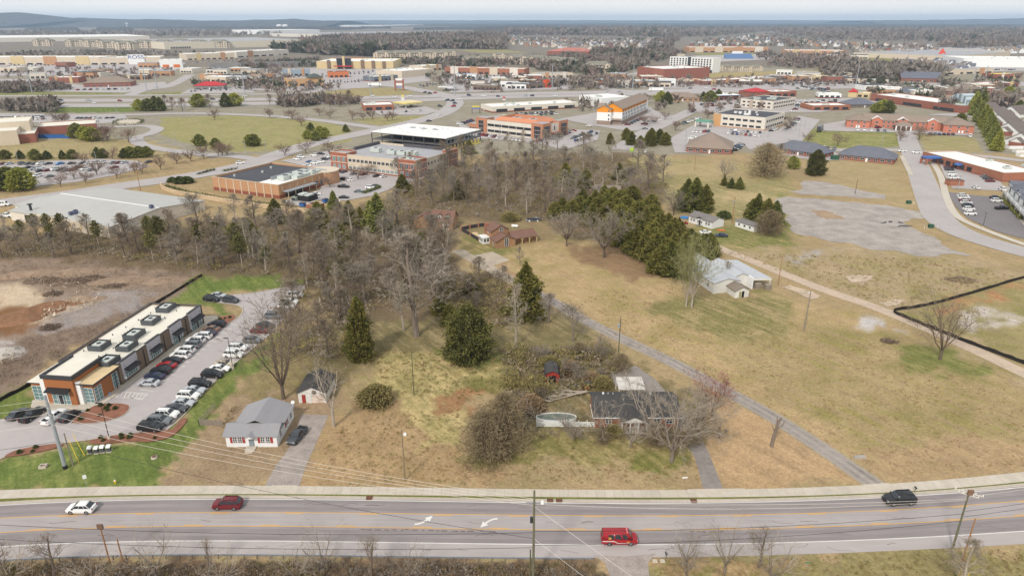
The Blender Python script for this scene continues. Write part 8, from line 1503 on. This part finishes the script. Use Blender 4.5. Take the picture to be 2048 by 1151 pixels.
flats([(90,92),(155,93),(192,94),(220,96),(255,99),(290,96),(330,96),(365,94),(400,96),(440,96)],'beige flats before the huge cream warehouse,','beige flats on the left',1.75)
flats([(768,118),(800,117),(828,118),(856,116),(880,118),(895,115)],'pale flats among bare trees beyond the cinema,','pale flats beyond the cinema',1.25);flats([(942,126),(970,124),(1000,118)],'pale flats above the orange brick shops,','pale flats above the orange brick shops',1.0);flats([(1036,128),(1076,130),(1104,134),(1132,136),(1195,146)],'pale flats in the woods left of the white hotel block,','pale flats left of the white hotel',1.3);flats([(1430,140),(1450,141),(1470,142),(1490,143),(1510,142)],'tan terrace right of the white hotel block,','tan terraces',.7)
k=MB().box(-8,8,-9,9,-.3,3.2,0);k.gable(-8,8,-9,9,3.2,5.4,'y',1,.6,.25,0);k.box(-4,4,-13,-9,-.3,2.8,2);k.gable(-4,4,-13,0,2.8,2.8,'y',1,.4,.25,0)
sm=k.mesh('house',[WHT,M('dark_taupe_shingle',(118,108,104),.12,2),BRKR])
for i,(x,y)in enumerate(((1972,226),(1990,236),(2006,250),(2026,268),(2052,290),(2030,232),(2064,256))):tag(link('house',sm,None,P(x,y),R(-62)),'dark-roofed house with a big white gable right of the conifers, %s from the top'%ORD[i],'house','staggered houses at the right')
for i,(x,y)in enumerate(((1992,262),(2004,284),(2018,298),(2032,306),(2040,314))):q=P(x,y);single('yard_fence',MB().box(0,9,0,.15,0,1.9).box(0,.15,.16,4,0,1.9),[WHT],'white yard fence panel right of the conifers, %s from the top'%ORD[i],'fence',q,group='white yard fences')
def mound(x,y,rx,ry,h,m,rz=0.,seed=1):
 n=26;u=np.linspace(-1,1,n);A,B=np.meshgrid(u,u);q=P(x,y);c,s_=math.cos(rz),math.sin(rz);X,Y=A*rx,B*ry;r=np.hypot(A,B)
 Z=h*np.clip(1-r**2,0,1)*(.25+1.5*fbm(X+90,Y+90,2.6,5,seed))-.12;I=np.arange(n*n).reshape(n,n)
 f=np.stack([I[:-1,:-1],I[:-1,1:],I[1:,1:],I[1:,:-1]],-1).reshape(-1,4);me=np_mesh('dirt_mound',np.stack([q.x+X*c-Y*s_,q.y+X*s_+Y*c,Z],-1).reshape(-1,3),f,[m]);struct('dirt_mound',me)
RED=M('red_earth',(138,102,76),.25,1.2,.95,dirt=.4);BRN=M('brown_earth',(150,128,108),.25,1.2,.95,dirt=.4)
for i,(x,y,rx,ry,h,m_)in enumerate(((20,640,9,5,1.3,RED),(70,624,8,4,1.2,RED),(120,608,8,3,1.0,RED),(165,600,7,3,1.1,BRN),(60,548,12,4,1.2,BRN),(150,545,14,4,1.2,BRN),(240,560,10,4,1.0,BRN),(330,560,8,4,.8,BRN),(5,705,5,4,1.0,M('pale_spoil',(186,178,170),.2,1.5)))):mound(x,y,rx,ry,h,m_,.3,i)
hz=link('haze',MB().box(-30000,30000,-300,24000,-3.5,205).mesh('haze',[]));hz['kind']='stuff';hz['label']='pale bluish haze over the whole valley';hz['category']='haze'
m=bpy.data.materials.new('haze_air');m.use_nodes=True;t=m.node_tree;t.nodes.remove(t.nodes['Principled BSDF']);pv=t.nodes.new('ShaderNodeVolumePrincipled')
pv.inputs['Color'].default_value=(.54,.74,1.,1);pv.inputs['Density'].default_value=6.2e-5;pv.inputs['Anisotropy'].default_value=0.
t.links.new(pv.outputs[0],t.nodes['Material Output'].inputs['Volume']);hz.data.materials.append(m)
